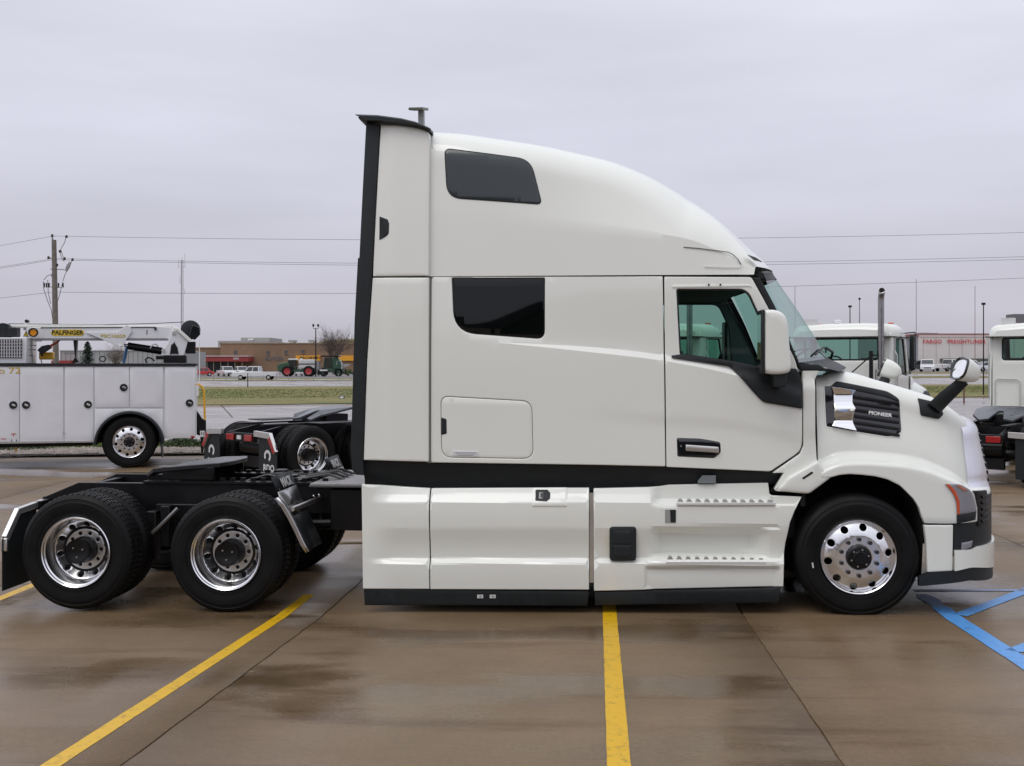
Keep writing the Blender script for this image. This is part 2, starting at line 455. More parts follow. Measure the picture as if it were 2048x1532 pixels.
def sheet(name, xs, ys, m, dz=0, kind='structure', f=None, parent=None):
    rows = [[(x, y, zg(x, y) + dz) for x in xs] for y in ys]
    return obj(name, MB().grid(rows), m, parent, kind=kind, smooth=60)
def lin(a, b, n): return [a + (b - a) * i / (n - 1) for i in range(n)]
gy = [-60, -30, -10, -4] + lin(-3, 9.3, 14) + lin(10, 24, 25)[:-1] + lin(24, 200, 45)[:-1] + [200, 300, 500, 1000, 2500]
gx = [-1500, -600, -250, -120] + lin(-60, 60, 61) + [120, 250, 600, 1500]
sheet('ground', gx, gy, CONC, -.012)
# slabs of the lot: every slab between two joints is its own piece
pL0 = onG(580, 1280); pL1 = onG(320, 1485); pR0 = onG(1520, 1282); pR1 = onG(1640, 1485)
dirv = Vector(((pL0.x - pL1.x) / (pL0.y - pL1.y) * .5 + (pR0.x - pR1.x) / (pR0.y - pR1.y) * .5, 1))
span = (pR0.x - pL0.x) - dirv.x * (pR0.y - pL0.y)
x0 = pL0.x - dirv.x * pL0.y
lot = thing('parking_lot', 'wet brown grey concrete lot paved in large slabs under the trucks', 'pavement')
del lot['category']; del lot['label']; lot['kind'] = 'structure'
ysl = [-1.5, 4.2, 13.2, 19.2]
for i in range(-5, 5):
    for j in range(len(ysl) - 1):
        a, b = x0 + span * i + .006, x0 + span * (i + 1) - .006
        rows = []
        for y in sorted(lin(ysl[j] + .006, ysl[j + 1] - .006, 61) + [9.3] * (j == 1)):
            wb = lambda k: .0015 * sin(y * 9.1 + k * 2.3) + .0015 * sin(y * 23.7 + k) + .002 * sin(y * 51 + k * 4)
            xs_ = lin(a + wb(i) + U(0, .004), b + wb(i + 1) - U(0, .004), 5)
            rows.append([(x + dirv.x * y, y, zg(x + dirv.x * y, y)) for x in xs_])
        o = obj('concrete_slab', MB().grid(rows), CONC, lot, smooth=60, solid=.01)
def stripe(name, a, b, w, m, label, jag=.0, dz=.004):
    a = Vector(a); b = Vector(b); d = (b - a); d.z = 0; L_ = d.length; d.normalize(); n = Vector((-d.y, d.x, 0))
    k = max(4, int(L_ / .12)); rows = []
    for i in range(k + 1):
        p = a + d * L_ * i / k; ww = w / 2 * (1 + U(-jag, jag)); w2 = w / 2 * (1 + U(-jag, jag))
        q1, q2 = p - n * ww, p + n * w2
        rows.append([(q.x, q.y, zg(q.x, q.y) + dz) for q in (q1, q2)])
    return obj(name, MB().grid(rows, True), m, kind='structure', smooth=60)
def paintm(name, c):
    m = mat(name, c, .4); t = m.node_tree; b = t.nodes['Principled BSDF']
    g = t.nodes.new('ShaderNodeNewGeometry'); n = t.nodes.new('ShaderNodeTexNoise'); n.inputs['Scale'].default_value = 13; n.inputs['Detail'].default_value = 10
    n.inputs['Roughness'].default_value = .75
    t.links.new(g.outputs['Position'], n.inputs['Vector'])
    cr = t.nodes.new('ShaderNodeValToRGB'); cr.color_ramp.elements[0].position = .35; cr.color_ramp.elements[1].position = .46
    cr.color_ramp.elements[0].color = (c[0] * .45 + .03, c[1] * .45 + .03, c[2] * .5 + .02, 1); cr.color_ramp.elements[1].color = (*c, 1)
    t.links.new(n.outputs['Fac'], cr.inputs[0]); t.links.new(cr.outputs[0], b.inputs['Base Color']); return m
YL = paintm('yellow_line_paint', (.68, .40, .008)); BL = paintm('blue_line_paint', (.09, .31, .70)); BL2 = paintm('faded_blue_paint', (.2, .29, .5))
a_, b_ = onG(98, 1532), onG(545, 1240)
a2 = a_ + (a_ - b_) * .5; b2 = onG(618, 1190)
stripe('yellow_line', a2, b2, .105, YL, '', .03)
b3 = b2 + (b2 - a_) * .35
a_, b_ = onG(1238, 1532), onG(1220, 1238)
stripe('yellow_line', a_ + (a_ - b_) * .5, a_ + (b_ - a_) * 2.0, .118, YL, '', .03)
stripe('yellow_line', onG(-160, 1257), onG(72, 1168), .11, YL, '', .03)
a_, b_ = onG(2048, 1326), onG(1880, 1215)
stripe('blue_line', a_ + (a_ - b_) * 1.0, b_, .15, BL, '', .04)
stripe('blue_line', b_, onG(1842, 1189), .14, BL2, '', .35)
a_, b_ = onG(1921, 1231), onG(2048, 1183)
stripe('blue_line', a_, a_ + (b_ - a_) * 1.25, .12, BL, '', .05)
stripe('blue_line', onG(1828, 1181), onG(2300, 1181), .08, BL2, '', .2)
a_, b_ = onG(2026, 1303), onG(2160, 1254)
stripe('blue_line', a_, b_, .12, BL, '', .05)
# ---- kerb, rock border and lawn behind the left-hand trucks
def gpoly(name, pts, m, dz, n=14, kind='structure'):
    # quad patch from four ground pixels (near left, near right, far right, far left)
    P = [onG(*p) for p in pts]; rows = []
    for i in range(n + 1):
        t = i / n; l = P[0].lerp(P[3], t); r = P[1].lerp(P[2], t); rows.append([])
        for j in range(n * 3 + 1):
            q = l.lerp(r, j / (n * 3)); rows[-1].append((q.x, q.y, zg(q.x, q.y) + dz))
    return obj(name, MB().grid(rows), m, kind=kind, smooth=60), P
gpoly('grass_verge', [(-500, 905), (720, 899), (720, 886), (-500, 889)], GRASS, .03)
gpoly('rock_bed', [(-500, 920), (420, 910), (420, 899), (-500, 904)], DIRT, .035)
STONE = mat('river_stone', (.26, .22, .19), .6, var=.55, vscale=3.5)
mb = MB(); ico = [(0, 0, 1), (.9, 0, .2), (.28, .85, .2), (-.72, .53, .2), (-.72, -.53, .2), (.28, -.85, .2), (0, 0, -.6)]
icf = [(0, 1, 2), (0, 2, 3), (0, 3, 4), (0, 4, 5), (0, 5, 1), (6, 2, 1), (6, 3, 2), (6, 4, 3), (6, 5, 4), (6, 1, 5)]
P = [onG(-500, 918), onG(420, 909), onG(420, 899), onG(-500, 904)]
for _ in range(5200):
    s, t = R(), R(); q = P[0].lerp(P[1], s).lerp(P[3].lerp(P[2], s), t + U(-.04, .04))
    r = U(.025, .075); sx, sy, sz = r * U(.7, 1.4), r * U(.7, 1.4), r * U(.5, .9); a = U(0, 6.3)
    mb.add([(q.x + (x * cos(a) - y * sin(a)) * sx, q.y + (x * sin(a) + y * cos(a)) * sy, zg(q.x, q.y) + .045 + z * sz) for x, y, z in ico], icf)
obj('gravel', mb, STONE, smooth=0, kind='stuff')
BLADE = mat('grass_blades', (.11, .15, .036), .8, var=.4, vscale=1.2)
BLADE2 = mat('dry_grass_blades', (.30, .22, .10), .8, var=.4, vscale=.6)
def blades(name, pts, n, h, m, wid=.02, t0=0, t1=1):
    P = [onG(*p) for p in pts]; mb = MB()
    for _ in range(n):
        s, t = R(), t0 + (t1 - t0) * R(); q = P[0].lerp(P[1], s).lerp(P[3].lerp(P[2], s), t); z = zg(q.x, q.y) + .03
        a = U(0, 6.3); hh = h * U(.5, 1.3); w = wid * U(.6, 1.4); lx, ly = U(-.5, .5) * hh, U(-.5, .5) * hh
        mb.add([(q.x - cos(a) * w, q.y - sin(a) * w, z), (q.x + cos(a) * w, q.y + sin(a) * w, z), (q.x + lx, q.y + ly, z + hh)], [(0, 1, 2)])
    return obj(name, mb, m, smooth=0, kind='stuff')
blades('grass', [(-100, 902), (720, 899), (720, 886), (-100, 889)], 14000, .09, BLADE, .012)
LEAF = mat('juniper_leaf', (.055, .085, .03), .7, var=.4, vscale=5)
def shrub(px, py, w, h, label):
    c = onG(px, py); mb = MB()
    for _ in range(1500):
        a = U(0, 6.3); rr = sqrt(R()) * w; zz = h * (1 - (rr / w) ** 2) * U(.4, 1.05); s = U(.02, .05)
        x, y, z = c.x + rr * cos(a), c.y + rr * sin(a) * .6, c.z + zz + .02
        d1 = Vector((U(-1, 1), U(-1, 1), U(-.2, 1))).normalized() * s * 2; d2 = Vector((U(-1, 1), U(-1, 1), U(-1, 1))).normalized() * s * .6
        mb.add([(x, y, z), tuple(Vector((x, y, z)) + d1 + d2), tuple(Vector((x, y, z)) + d1 - d2)], [(0, 1, 2)])
    t = thing('low_shrub', label, 'shrub', c)
    obj('foliage', mb, LEAF, t, smooth=0)
    st = MB()
    for k in range(5):
        a = k * 1.3; st.cyl((c.x, c.y, c.z), (c.x + cos(a) * w * .5, c.y + sin(a) * w * .3, c.z + h * .6), .012, .005, 5)
    obj('stem', st, mat('bark', (.08, .06, .045), .9, var=.3), t, smooth=30)
shrub(368, 898, .55, .28, 'low dark green juniper beside the rear wheel of the crane truck')
shrub(28, 903, .85, .25, 'low spreading juniper under the crane truck at the left edge of the photo')
# ---- roads and lawns further off
gpoly('service_road', [(-900, 889), (2900, 872), (2900, 786), (-900, 830)], ROADM, .0)
gr, P = gpoly('lawn', [(-700, 822), (2700, 786), (2700, 764), (-700, 777)], GRASS, .02, 20)
blades('lawn_grass', [(-100, 812), (2200, 790), (2200, 765), (-100, 774)], 30000, .03, BLADE, .07, .18, .7)
blades('dry_lawn_grass', [(-100, 812), (2200, 790), (2200, 765), (-100, 774)], 9000, .03, BLADE2, .05, 0, 1)
gpoly('highway', [(-900, 778.5), (2900, 764), (2900, 756), (-900, 761)], ROADM, .015)
gpoly('median_strip', [(-900, 760.5), (2900, 755.5), (2900, 748), (-900, 753)], GRASS, .02)
gpoly('far_roadway', [(-900, 758.5), (2900, 753.5), (2900, 751), (-900, 756)], ROADM, .03)
gpoly('far_lot', [(-900, 753), (2900, 747.5), (2900, 738), (-900, 740)], mat('far_asphalt', (.16, .15, .145), .7, var=.1, vscale=.2), .03)
# one joint across the service road
stripe('road_joint', onG(441, 809), onG(465, 835), .045, JOINT, '', 0, .01)
stripe('road_line', onG(402, 830.5), onG(434, 830.5), .35, mat('white_line_paint', (.6, .6, .6), .5), '', .05, .012)
stripe('road_line', onG(1890, 815), onG(2100, 812), .05, JOINT, '', 0, .012)
# ================================================================== wheels shared by all the big trucks
def circ(r, n=40, c=(0, 0)): return [(c[0] + r * cos(2 * pi * i / n), c[1] + r * sin(2 * pi * i / n)) for i in range(n)]
def disc(Ro, yf, holes=(), Ri=0, step=.02, edge=.002, thick=.012, ph=0):
    hs = []
    for r, n, hr in holes:
        for k in range(n):
            a = 2 * pi * (k + ph) / n; hs.append(circ(hr, 14, (r * cos(a), r * sin(a))))
    if Ri: hs.append(circ(Ri, 40))
    return relief(circ(Ro, 80), lambda x, z: yf(math.hypot(x, z)), hs, step, edge, thick)
def tyre_mb(tread, Rr=.515, w=.275, bead=.302):
    side = [(bead, .05), (bead + .006, .03), (.335, .012), (.36, .012), (.362, .007), (.405, 0), (.44, .002), (.444, .006), (.468, .012), (.472, .009), (.492, .022), (.504, .034), (Rr - .004, .045)]
    side = [(r if r < Rr - .003 else Rr - .004, y) for r, y in side]
    g = []
    for c in (.09, .1375, .185): g += [(Rr, c - .009), (Rr - .014, c - .006), (Rr - .014, c + .006), (Rr, c + .009)]
    prof = side + [(Rr, .055)] + g + [(Rr, w - .055)] + [(r, w - y) for r, y in reversed(side)]
    mb = MB()
    if not tread: return mb.lathe(prof, n=72)
    n = 64; angs = []
    for i in range(n):
        a = 2 * pi * i / n; d = 2 * pi / n; angs += [(a, 0), (a + d * .74, 0), (a + d * .76, 1), (a + d * .98, 1)]
    m = len(prof)
    for a, low in angs:
        for k, (r, y) in enumerate(prof):
            rr = r - (.011 if (low and r > Rr - .008) else 0)
            aa = a + (.03 if .1 < y < .14 else (-.02 if y > .19 else 0))
            mb.v.append((rr * cos(aa), y, rr * sin(aa)))
    q = len(angs)
    mb.f = [(i * m + k, i * m + k + 1, ((i + 1) % q) * m + k + 1, ((i + 1) % q) * m + k) for i in range(q) for k in range(m - 1)]
    return mb
def mesh_of(name, mb, m, smooth=35):
    me = bpy.data.meshes.new(name); me.from_pydata(mb.v, [], mb.f); me.validate(); me.materials.append(m)
    me.shade_smooth(); me.set_sharp_from_angle(angle=radians(smooth)); return me
TY_S = mesh_of('steer_tyre', tyre_mb(False), RUB); TY_D = mesh_of('drive_tyre', tyre_mb(True), RUB, 30)
def front_y(r):
    if r > .283: return .032
    if r > .195: return .03 - .038 * (1 - ((r - .195) / .088) ** 1.6)
    return -.014
fm = disc(.288, front_y, [(.25, 10, .031)], .1, ph=.25)
fm.lathe([(.284, .05), (.286, .034), (.296, .022), (.303, .004), (.311, -.002), (.316, .006), (.316, .05)], n=80)
WH_F = mesh_of('front_wheel_disc', fm, ALU, 28)
rm = disc(.264, lambda r: .215 - max(0, r - .19) * .9, [(.228, 10, .024)], .17, ph=.3)
rm.lathe([(.258, .158), (.265, .146), (.271, .12), (.276, .09), (.283, .05), (.289, .03), (.3, .022), (.303, .006), (.311, -.002), (.317, .006), (.317, .05)], n=80)
rm.lathe([(.180, .225), (.184, .2), (.18, .194)], n=60)
WH_R = mesh_of('rear_wheel_disc', rm, ALU, 28)
fl = disc(.181, lambda r: .194, [(.146, 10, .018)], .1, ph=.0)
FLG = mesh_of('wheel_flange', fl, SAT, 28)
hb = MB().lathe([(0, -.062), (.05, -.062), (.056, -.056), (.09, -.05), (.1, -.04), (.104, -.02), (.108, .03), (.112, .05)], n=40)
HUB_F = mesh_of('front_hub', hb, FRM, 30)
hb = MB().lathe([(0, .05), (.06, .05), (.07, .045), (.102, .04), (.108, .03), (.104, .05), (.092, .07), (.092, .13), (.118, .15), (.12, .2)], n=40)
HUB_R = mesh_of('rear_hub', hb, FRM, 30)
nb = MB().cyl((0, 0, 0), (0, -.028, 0), .0195, .017, 10); NUT = mesh_of('nut', nb, mat('dark_nut_cap', (.06, .06, .065), .3, .6), 30)
NUTB = mesh_of('nut_black', nb, FRM, 30)
bb = MB().cyl((0, 0, 0), (0, -.01, 0), .008, .007, 6); BOLT = mesh_of('bolt', bb, SAT, 30)
db = MB().cyl((0, .09, 0), (0, .3, 0), .215, .215, 32); DRUM = mesh_of('drum', db, DARK, 30)
db = MB().cyl((0, .2, 0), (0, .36, 0), .26, .26, 32); DRUM_R = mesh_of('drum_r', db, DARK, 30)
def inst(name, me, parent, loc=(0, 0, 0), rot=(0, 0, 0)):
    o = bpy.data.objects.new(name, me); COL.objects.link(o); o.parent = parent; o.location = loc; o.rotation_euler = rot; return o
def wheel(kind, parent, loc, far=False, nuts=True, spin=0):
    w = inst('wheel', WH_F if kind == 'front' else WH_R, parent, loc, (0, spin, pi if far else 0))
    if kind == 'front':
        inst('tyre', TY_S, w); inst('hub', HUB_F, w); inst('brake_drum', DRUM, w)
        if nuts:
            for k in range(10): a = 2 * pi * (k + .5) / 10; inst('lug_nut', NUT, w, (.152 * cos(a), -.012, .152 * sin(a)))
            for k in range(6): a = 2 * pi * (k + .25) / 6; inst('hub_bolt', BOLT, w, (.072 * cos(a), -.055, .072 * sin(a)))
    else:
        inst('tyre', TY_D, w); inst('tyre', TY_D, w, (0, .335, 0)); inst('flange', FLG, w); inst('hub', HUB_R, w); inst('brake_drum', DRUM_R, w)
        if nuts:
            for k in range(3): a = 2 * pi * k / 3 + .4; inst('hub_bolt', BOLT, w, (.05 * cos(a), .05, .05 * sin(a)))
    return w
# ================================================================== the white sleeper tractor
Y0, YC = 9.40, 10.65
truck = thing('tractor_truck', 'large white sleeper cab tractor truck with black trim filling the photo, parked side on', 'truck', (-.9, YC, -.03))
def tp(name, mb, m, **k): return obj(name, mb, m, truck, **k)
def tcurve(pts, Y): return smoothc([tuple(p) for p in PX(pts, Y)])
YS = 9.46
crease = tcurve([(880, 676), (990, 685), (1160, 702), (1328, 722), (1460, 748), (1600, 790)], YS)
xc0, xc1 = onY(930, 700, YS).x, onY(1250, 700, YS).x
low = tcurve([(1000, 806), (1100, 813), (1330, 833), (1460, 842), (1600, 872)], YS)
xl0, xl1 = onY(1060, 800, YS).x, onY(1400, 800, YS).x
zr = onY(1200, 553, YS).z
def side_y(x, z):
    y = YS
    a = sstep(xc0, xc1, x); y += .032 * a * (1 - .8 * sstep(zr - .6, zr, z)) * max(0, min(1, (z - crease(x)) / (.05 * a + .004))) 
    y += .010 * sstep(xl0, xl1, x) * sstep(0, .06, low(x) - z) * (1 - sstep(.05, .45, low(x) - z))
    y += .03 * max(0, (z - 1.9) / (zr - 1.9)) ** 2
    return y
SL = PX([(862, 553), (1326, 551.7), (1331, 933), (1200, 930), (862, 925)], YS)
win_lo = rnd(PX([(904, 556), (1088, 556), (1088, 677), (909, 664)], YS), [.01, .01, .07, .19], 7)
box_door = rnd(PX([(882, 793), (1063, 803), (1066, 917), (884, 914)], YS), [.07, .09, .09, .09], 7)
cl1 = [(x, crease(x)) for x in lin(xc0 + .3, SL[0][0] * 0 + 1.8, 90)]; cl2 = [(x, crease(x) + .05 * sstep(xc0, xc1, x) + .001) for x, z in cl1]
def off(y, d): return lambda x, z: y(x, z) + d
g1 = inset(box_door, -.004); w1 = inset(win_lo, -.006)
sm = relief(rnd(SL, [.03, .012, .012, 0, .02], 3), side_y, [w1, g1], .05, .008, .05, lines=(cl1, cl2))
tp('sleeper_side', sm, WHITE, smooth=22); tp('sleeper_side', sm.flipped(YC), WHITE, smooth=22)
bd = relief(box_door, off(side_y, .001), [], .06, .006, .03); bdo = tp('locker_door', bd, WHITE, smooth=50)
tp('window', relief(win_lo, off(side_y, .006), [], .08, .003, .01), mat('black_window_glass', (.002, .003, .003), .03, spec=.4), smooth=50)
obj('gasket', relief(inset(win_lo, -.009), off(side_y, .012), [win_lo], .08, .002, .01), BLK, truck)
obj('handle', relief(rnd(PX([(883, 835), (893, 838), (893.5, 867), (883, 870)], YS), .008, 2), off(side_y, -.003), [], .05, .003, .02), BLK, bdo)
lab = obj('notice_plate', relief(PX([(905, 901.5), (957, 903), (957, 913), (905, 911.5)], YS), off(side_y, -.003), [], .1, .001, .004), mat('plate_white', (.7, .7, .72), .4), bdo)
for k in range(3):
    obj('print_line', relief(PX([(908 + k * 4, 903.8 + k * 2.9), (954 - k * 4, 904.8 + k * 2.9), (954 - k * 4, 905.8 + k * 2.9), (908 + k * 4, 904.8 + k * 2.9)], YS), off(side_y, -.0045), [], .1, 0, .001), mat('small_print', (.3, .3, .32), .5), bdo, smooth=0)
# dark body behind the gaps, floor, walls, headliner
def bx(name, a, b, m, **k): return tp(name, MB().span(a, b), m, **k)
zf = onY(1000, 932, YS).z
xb = onY(850, 700, YS).x; xp = onY(1140, 700, YS).x; xd = onY(1327, 700, YS).x
inner = MB()
inner.span((xb, YS + .11, zf), (xp, 2 * YC - YS - .11, zr + .02))
tp('inner_shell', inner, INTR, smooth=0)
# ---- side extenders behind the sleeper
YE = 9.43
ext_y = lambda x, z: YE + .03 * max(0, (z - 1.9) / 1.5) ** 2 + .02 * sstep(.1, 0, x - onY(757, 500, YE).x)
up = relief(rnd(PX([(757, 245), (806, 248.5), (838, 254), (857, 262), (857, 551), (744, 552), (747, 470)], YE), [.01, .1, .1, .03, .006, .006, 0], 3), ext_y, [], .06, .008, .05)
lo = relief(rnd(PX([(743.5, 555), (857, 555), (857, 923.5), (726, 920.5), (733, 720)], YE), .006, 2), ext_y, [], .06, .008, .05)
st = relief(rnd(PX([(728, 240), (756, 244), (746, 470), (742.5, 552), (732, 720), (725, 921), (727, 951), (712, 950), (703, 940), (701, 900), (708, 640), (714, 516), (717, 514)], YE), .004, 2),
            lambda x, z: YE + .012 + .03 * max(0, (z - 1.9) / 1.5) ** 2, [], .06, .006, .07)
for q in (up, lo): tp('side_extender', q, WHITE, smooth=50); tp('side_extender', q.flipped(YC), WHITE, smooth=50)
tp('rubber_edge', st, BLK, smooth=50); tp('rubber_edge', st.flipped(YC), BLK, smooth=50)
tp('extender_handle', relief(rnd(PX([(756.5, 431), (774, 438), (777, 446), (776.5, 466), (772, 471), (756.5, 480)], YE), .004, 2), off(ext_y, -.004), [], .05, .004, .02), BLK)
gap = MB()                                     # dark bulkhead behind the joint between extender and sleeper
gx0, gx1 = onY(850, 500, 9.5).x, onY(868, 500, 9.5).x
gap.span((gx0, 9.62, zf), (gx1, 2 * YC - 9.62, onY(858, 300, 9.6).z)); tp('rear_bulkhead', gap, mat('grey_seal', (.22, .22, .21), .6), smooth=0)
# ---- roof cap
sil = [(861, 259.5, 9.75), (925, 266, 9.8), (993, 275.5, 9.8), (1080, 287, 9.8), (1154, 301, 9.8), (1228, 319, 9.85), (1301, 347, 9.9), (1359, 379, 9.95), (1404, 411, 10.05), (1444, 443, 10.15), (1473, 472, 10.25), (1502, 503, 10.35), (1523, 529, 10.5), (1540, 552, 10.6)]
sp = [onY(*s) for s in sil]; ztop = smoothc([(p.x, p.z) for p in sp])
cr_roof = tcurve([(861, 425), (1000, 432), (1150, 448), (1300, 463), (1420, 478), (1500, 500)], YS)
xs0, xs1 = sp[0].x, sp[-1].x
zs = lambda x: onY(1200, 550, YS).z
def roof_rows():
    rows = []
    n = 60
    for i in range(n + 1):
        t = i / n; x = xs0 + (xs1 - xs0) * t; zt = ztop(x); zb = zs(x)
        h = max(.02, zt - zb); nose = sstep(.45, 1, t)
        bul = .30 * nose ** 1.5
        hw = YC - (YS + .03) - .02 * nose                # half width at the seam
        zc = min(cr_roof(x), zb + h * .5)
        Rr = min(.30, h * .45) * (1 + .6 * nose)
        Rr = min(Rr, max(.01, zt - zc - .01))
        pts = []
        lean1 = .015; lean2 = .05 + .36 * sstep(.12, .85, t)
        k1 = 6
        for j in range(k1 + 1): z = zb + (zc - zb) * j / k1; pts.append((lean1 * (z - zb) / max(.01, zc - zb), z))
        y1 = lean1
        for j in range(1, 9): z = zc + (zt - Rr - zc) * j / 8; pts.append((y1 + lean2 * (z - zc), z))
        y2, z2 = pts[-1]
        rx = Rr * 1.15
        a0 = math.atan(lean2 * Rr / rx); R2 = Rr / (1 - sin(a0)); rx2 = rx / (1 - sin(a0))
        for j in range(1, 13): a = a0 + (pi / 2 - a0) * j / 12; pts.append((y2 + rx2 * (cos(a0) - cos(a)), z2 + R2 * (sin(a) - sin(a0))))
        y3 = pts[-1][0]
        for j in range(1, 7): q = j / 6; pts.append((y3 + (hw - y3) * q, zt + .035 * (1 - nose * .6) * (1 - (1 - q) ** 2)))
        row = []
        for dy, z in pts:
            f = dy / hw
            row.append((x - bul * (1 - f) ** 2.2 + 0, YC - hw + dy, z))
        rows.append(row + [(p[0], 2 * YC - p[1], p[2]) for p in reversed(row[:-1])])
    return rows
rr = roof_rows()
# keep the nose where the silhouette has it: the bulge pushes the sides back, so lift the sides' x at the base row
roof = MB().grid(rr, True); roof.add([p for p in rr[0]], [tuple(range(len(rr[0])))])
tp('roof_cap', roof, WHITE, smooth=17)
def roof_y(x, z):
    zt = ztop(x); zb = zs(x); zc = min(cr_roof(x), zb + (zt - zb) * .5); t = (x - xs0) / (xs1 - xs0); nose = sstep(.45, 1, t)
    y = YS + .03 + .02 * nose
    ln2 = .05 + .36 * sstep(.12, .85, t)
    if z < zc: return y + .015 * (z - zb) / max(.01, zc - zb)
    y2 = y + .015 + ln2 * (z - zc)
    Rr = min(min(.30, (zt - zb) * .45) * (1 + .6 * nose), max(.01, zt - zc - .01)); z2 = zt - Rr
    if z > z2:
        y2 = y + .015 + ln2 * (z2 - zc); a0 = math.atan(ln2 / 1.15); R2 = Rr / (1 - sin(a0)); a = math.asin(min(1, (z - z2) / R2 + sin(a0))); y2 += R2 * 1.15 * (cos(a0) - cos(a))
    return y2
GRV2 = mat('dark_grey_seal', (.06, .06, .058), .7)
ssl = relief(PX([(853, 551), (853, 262), (866, 268), (866, 551)], YS + .05), lambda x, z: roof_y(max(x, xs0 + .001), z) + .006, [], .05, 0, .02); tp('joint_seal', ssl, MATS['grey_seal'], smooth=50); tp('joint_seal', ssl.flipped(YC), MATS['grey_seal'], smooth=50)
ssl = relief(PX([(853, 926), (853, 551), (866, 551), (866, 926)], YS), off(side_y, .012), [], .1, 0, .02); tp('joint_seal', ssl, MATS['grey_seal'], smooth=50)
ssl = relief(PX([(744, 559), (744, 547), (1500, 546), (1500, 557)], YS), lambda x, z: YS + .07, [], .1, 0, .02); tp('roof_joint_seal', ssl, GRV2, smooth=50); tp('roof_joint_seal', ssl.flipped(YC), GRV2, smooth=50)
uw = rnd(PX([(891, 298), (1060, 319), (1083, 409), (897, 396)], YS + .1), [.05, .12, .045, .12], 7)
tp('window', relief(uw, off(roof_y, -.008), [], .05, .004, .03), SHADE, smooth=50)
tp('window_gasket', relief(inset(uw, -.008), off(roof_y, -.004), [inset(uw, -.001)], .05, .002, .03), BLK, smooth=50)
# groove moulding above the door
def strip(name, pts, wpx, yf, m, Y=YS, dy=-.003, **k):
    P = [Vector(p) for p in PX(pts, Y)]; w = wpx * .0042 / 2; rows = []
    for i, p in enumerate(P):
        d = (P[min(i + 1, len(P) - 1)] - P[max(i - 1, 0)]).normalized(); n = Vector((-d.y, d.x)) * w
        if isinstance(k.get('tap'), (int, float)): pass
        a, b = p - n, p + n
        rows.append([(a.x, yf(a.x, a.y) + dy + .004, a.y), (a.x, yf(a.x, a.y) + dy, a.y), (b.x, yf(b.x, b.y) + dy, b.y), (b.x, yf(b.x, b.y) + dy + .004, b.y)])
    return tp(name, MB().grid(rows), m, smooth=30)
GRV = mat('panel_gap', (.09, .09, .085), .8)
strip('moulding', [(1368, 493), (1400, 495.5), (1435, 500), (1458, 503), (1468, 508), (1478, 518), (1484, 528)], 1.6, roof_y, GRV)
strip('moulding', [(1484, 529), (1480, 533.5), (1450, 533.5), (1410, 532)], 1.6, roof_y, WHITE, dy=-.006)
tp('marker_lamp', relief(rnd(PX([(1489, 513), (1506, 519), (1519, 528), (1503, 524)], 9.7), .01, 2), lambda x, z: roof_y(min(x, xs1 - .04), z) - .012, [], .03, .003, .05), mat('smoked_marker', (.05, .05, .05), .15, coat=1), smooth=50)
# ---- black cap spoiler across the back of the roof
cp = [(716, 233), (730, 233.5), (760, 234.5), (806, 240.5), (835, 247.5), (861, 258.5)]; cpb = [(717, 237), (729, 244), (757, 244.5), (805, 248.8), (838, 254.5), (860.5, 261.5)]
T = [onY(*p, 9.6) for p in cp]; B_ = [onY(*p, 9.5) for p in cpb]
rows = []
for y, dz, dx in ((9.43, -.03, .02), (9.46, -.012, .005), (9.54, 0, 0), (9.8, .012, -.0), (YC, .02, -.02), (2 * YC - 9.8, .012, 0), (2 * YC - 9.54, 0, 0), (2 * YC - 9.46, -.012, .005), (2 * YC - 9.43, -.03, .02)):
    rows.append([(p.x + dx, y, p.z + dz) for p in T] + [(p.x + dx, y, min(p.z, q.z + dz)) for p, q in zip(reversed(B_), reversed(T))])
sp_ = MB().grid(rows, True); sp_.add(rows[0], [tuple(range(len(rows[0])))]); sp_.add(rows[-1], [tuple(reversed(range(len(rows[0]))))])
tp('roof_spoiler', sp_, BLK, smooth=50)
a_, b_, c_ = onY(843, 252, 10.0), onY(843, 222, 10.0), onY(838, 218, 10.0)
bm_ = MB().box((a_.x, 10.0, (a_.z + b_.z) / 2 - .05), (.055, .055, b_.z - a_.z + .1)); 
antm = tp('antenna_bracket', bm_, mat('grey_bracket', (.42, .43, .42), .5, var=.1), bevel=.004)
obj('antenna_plate', MB().box((c_.x, 9.98, onY(838, 218, 9.98).z), (.13, .34, .025), Matrix.Rotation(radians(12), 3, 'X')), mat('olive_plate', (.16, .17, .14), .5, var=.2), antm, bevel=.004)
# ---- the door
dout = PX([(1329, 552.5), (1504, 553.5), (1541, 621), (1591, 717), (1602, 757), (1604.5, 818), (1604.5, 891), (1598, 905), (1541, 943), (1333, 934)], YS)
dwin = PX([(1355, 579), (1487, 579), (1499, 588), (1521, 636), (1530, 735), (1460, 722), (1362, 708)], YS)
dwin_r = rnd(dwin, [.012, .05, .03, .05, .01, .01, .01], 5)
xe, ze = onY(1341, 572, YS), onY(1341, 555, YS)
def door_y(x, z):
    y = side_y(x, z)
    # recessed window surround with a soft lip above
    return y
fo = PX([(1340, 567), (1499, 567), (1526, 612), (1560, 700), (1560, 745), (1340, 716)], YS)
dm = relief(rnd(dout, [.01, .02, .1, .05, .02, .02, .05, .05, .02, .01], 4), door_y, [inset(dwin_r, -.008)], .05, .007, .05, lines=(cl1, cl2))
door = tp('door', dm, WHITE, smooth=22)
dlabel = tp('door', dm.flipped(YC), WHITE, smooth=22)
gm = relief(inset(dwin_r, -.012), off(door_y, .014), [inset(dwin_r, .006)], .06, .002, .02)
obj('window_seal', gm, BLK, door); obj('window_seal', gm.flipped(YC), BLK, dlabel)
wg = relief(inset(dwin_r, -.004), off(door_y, .024), [], .09, 0, 0)
obj('window_glass', wg, GRN, door); obj('window_glass', wg.flipped(YC), GRN, dlabel)
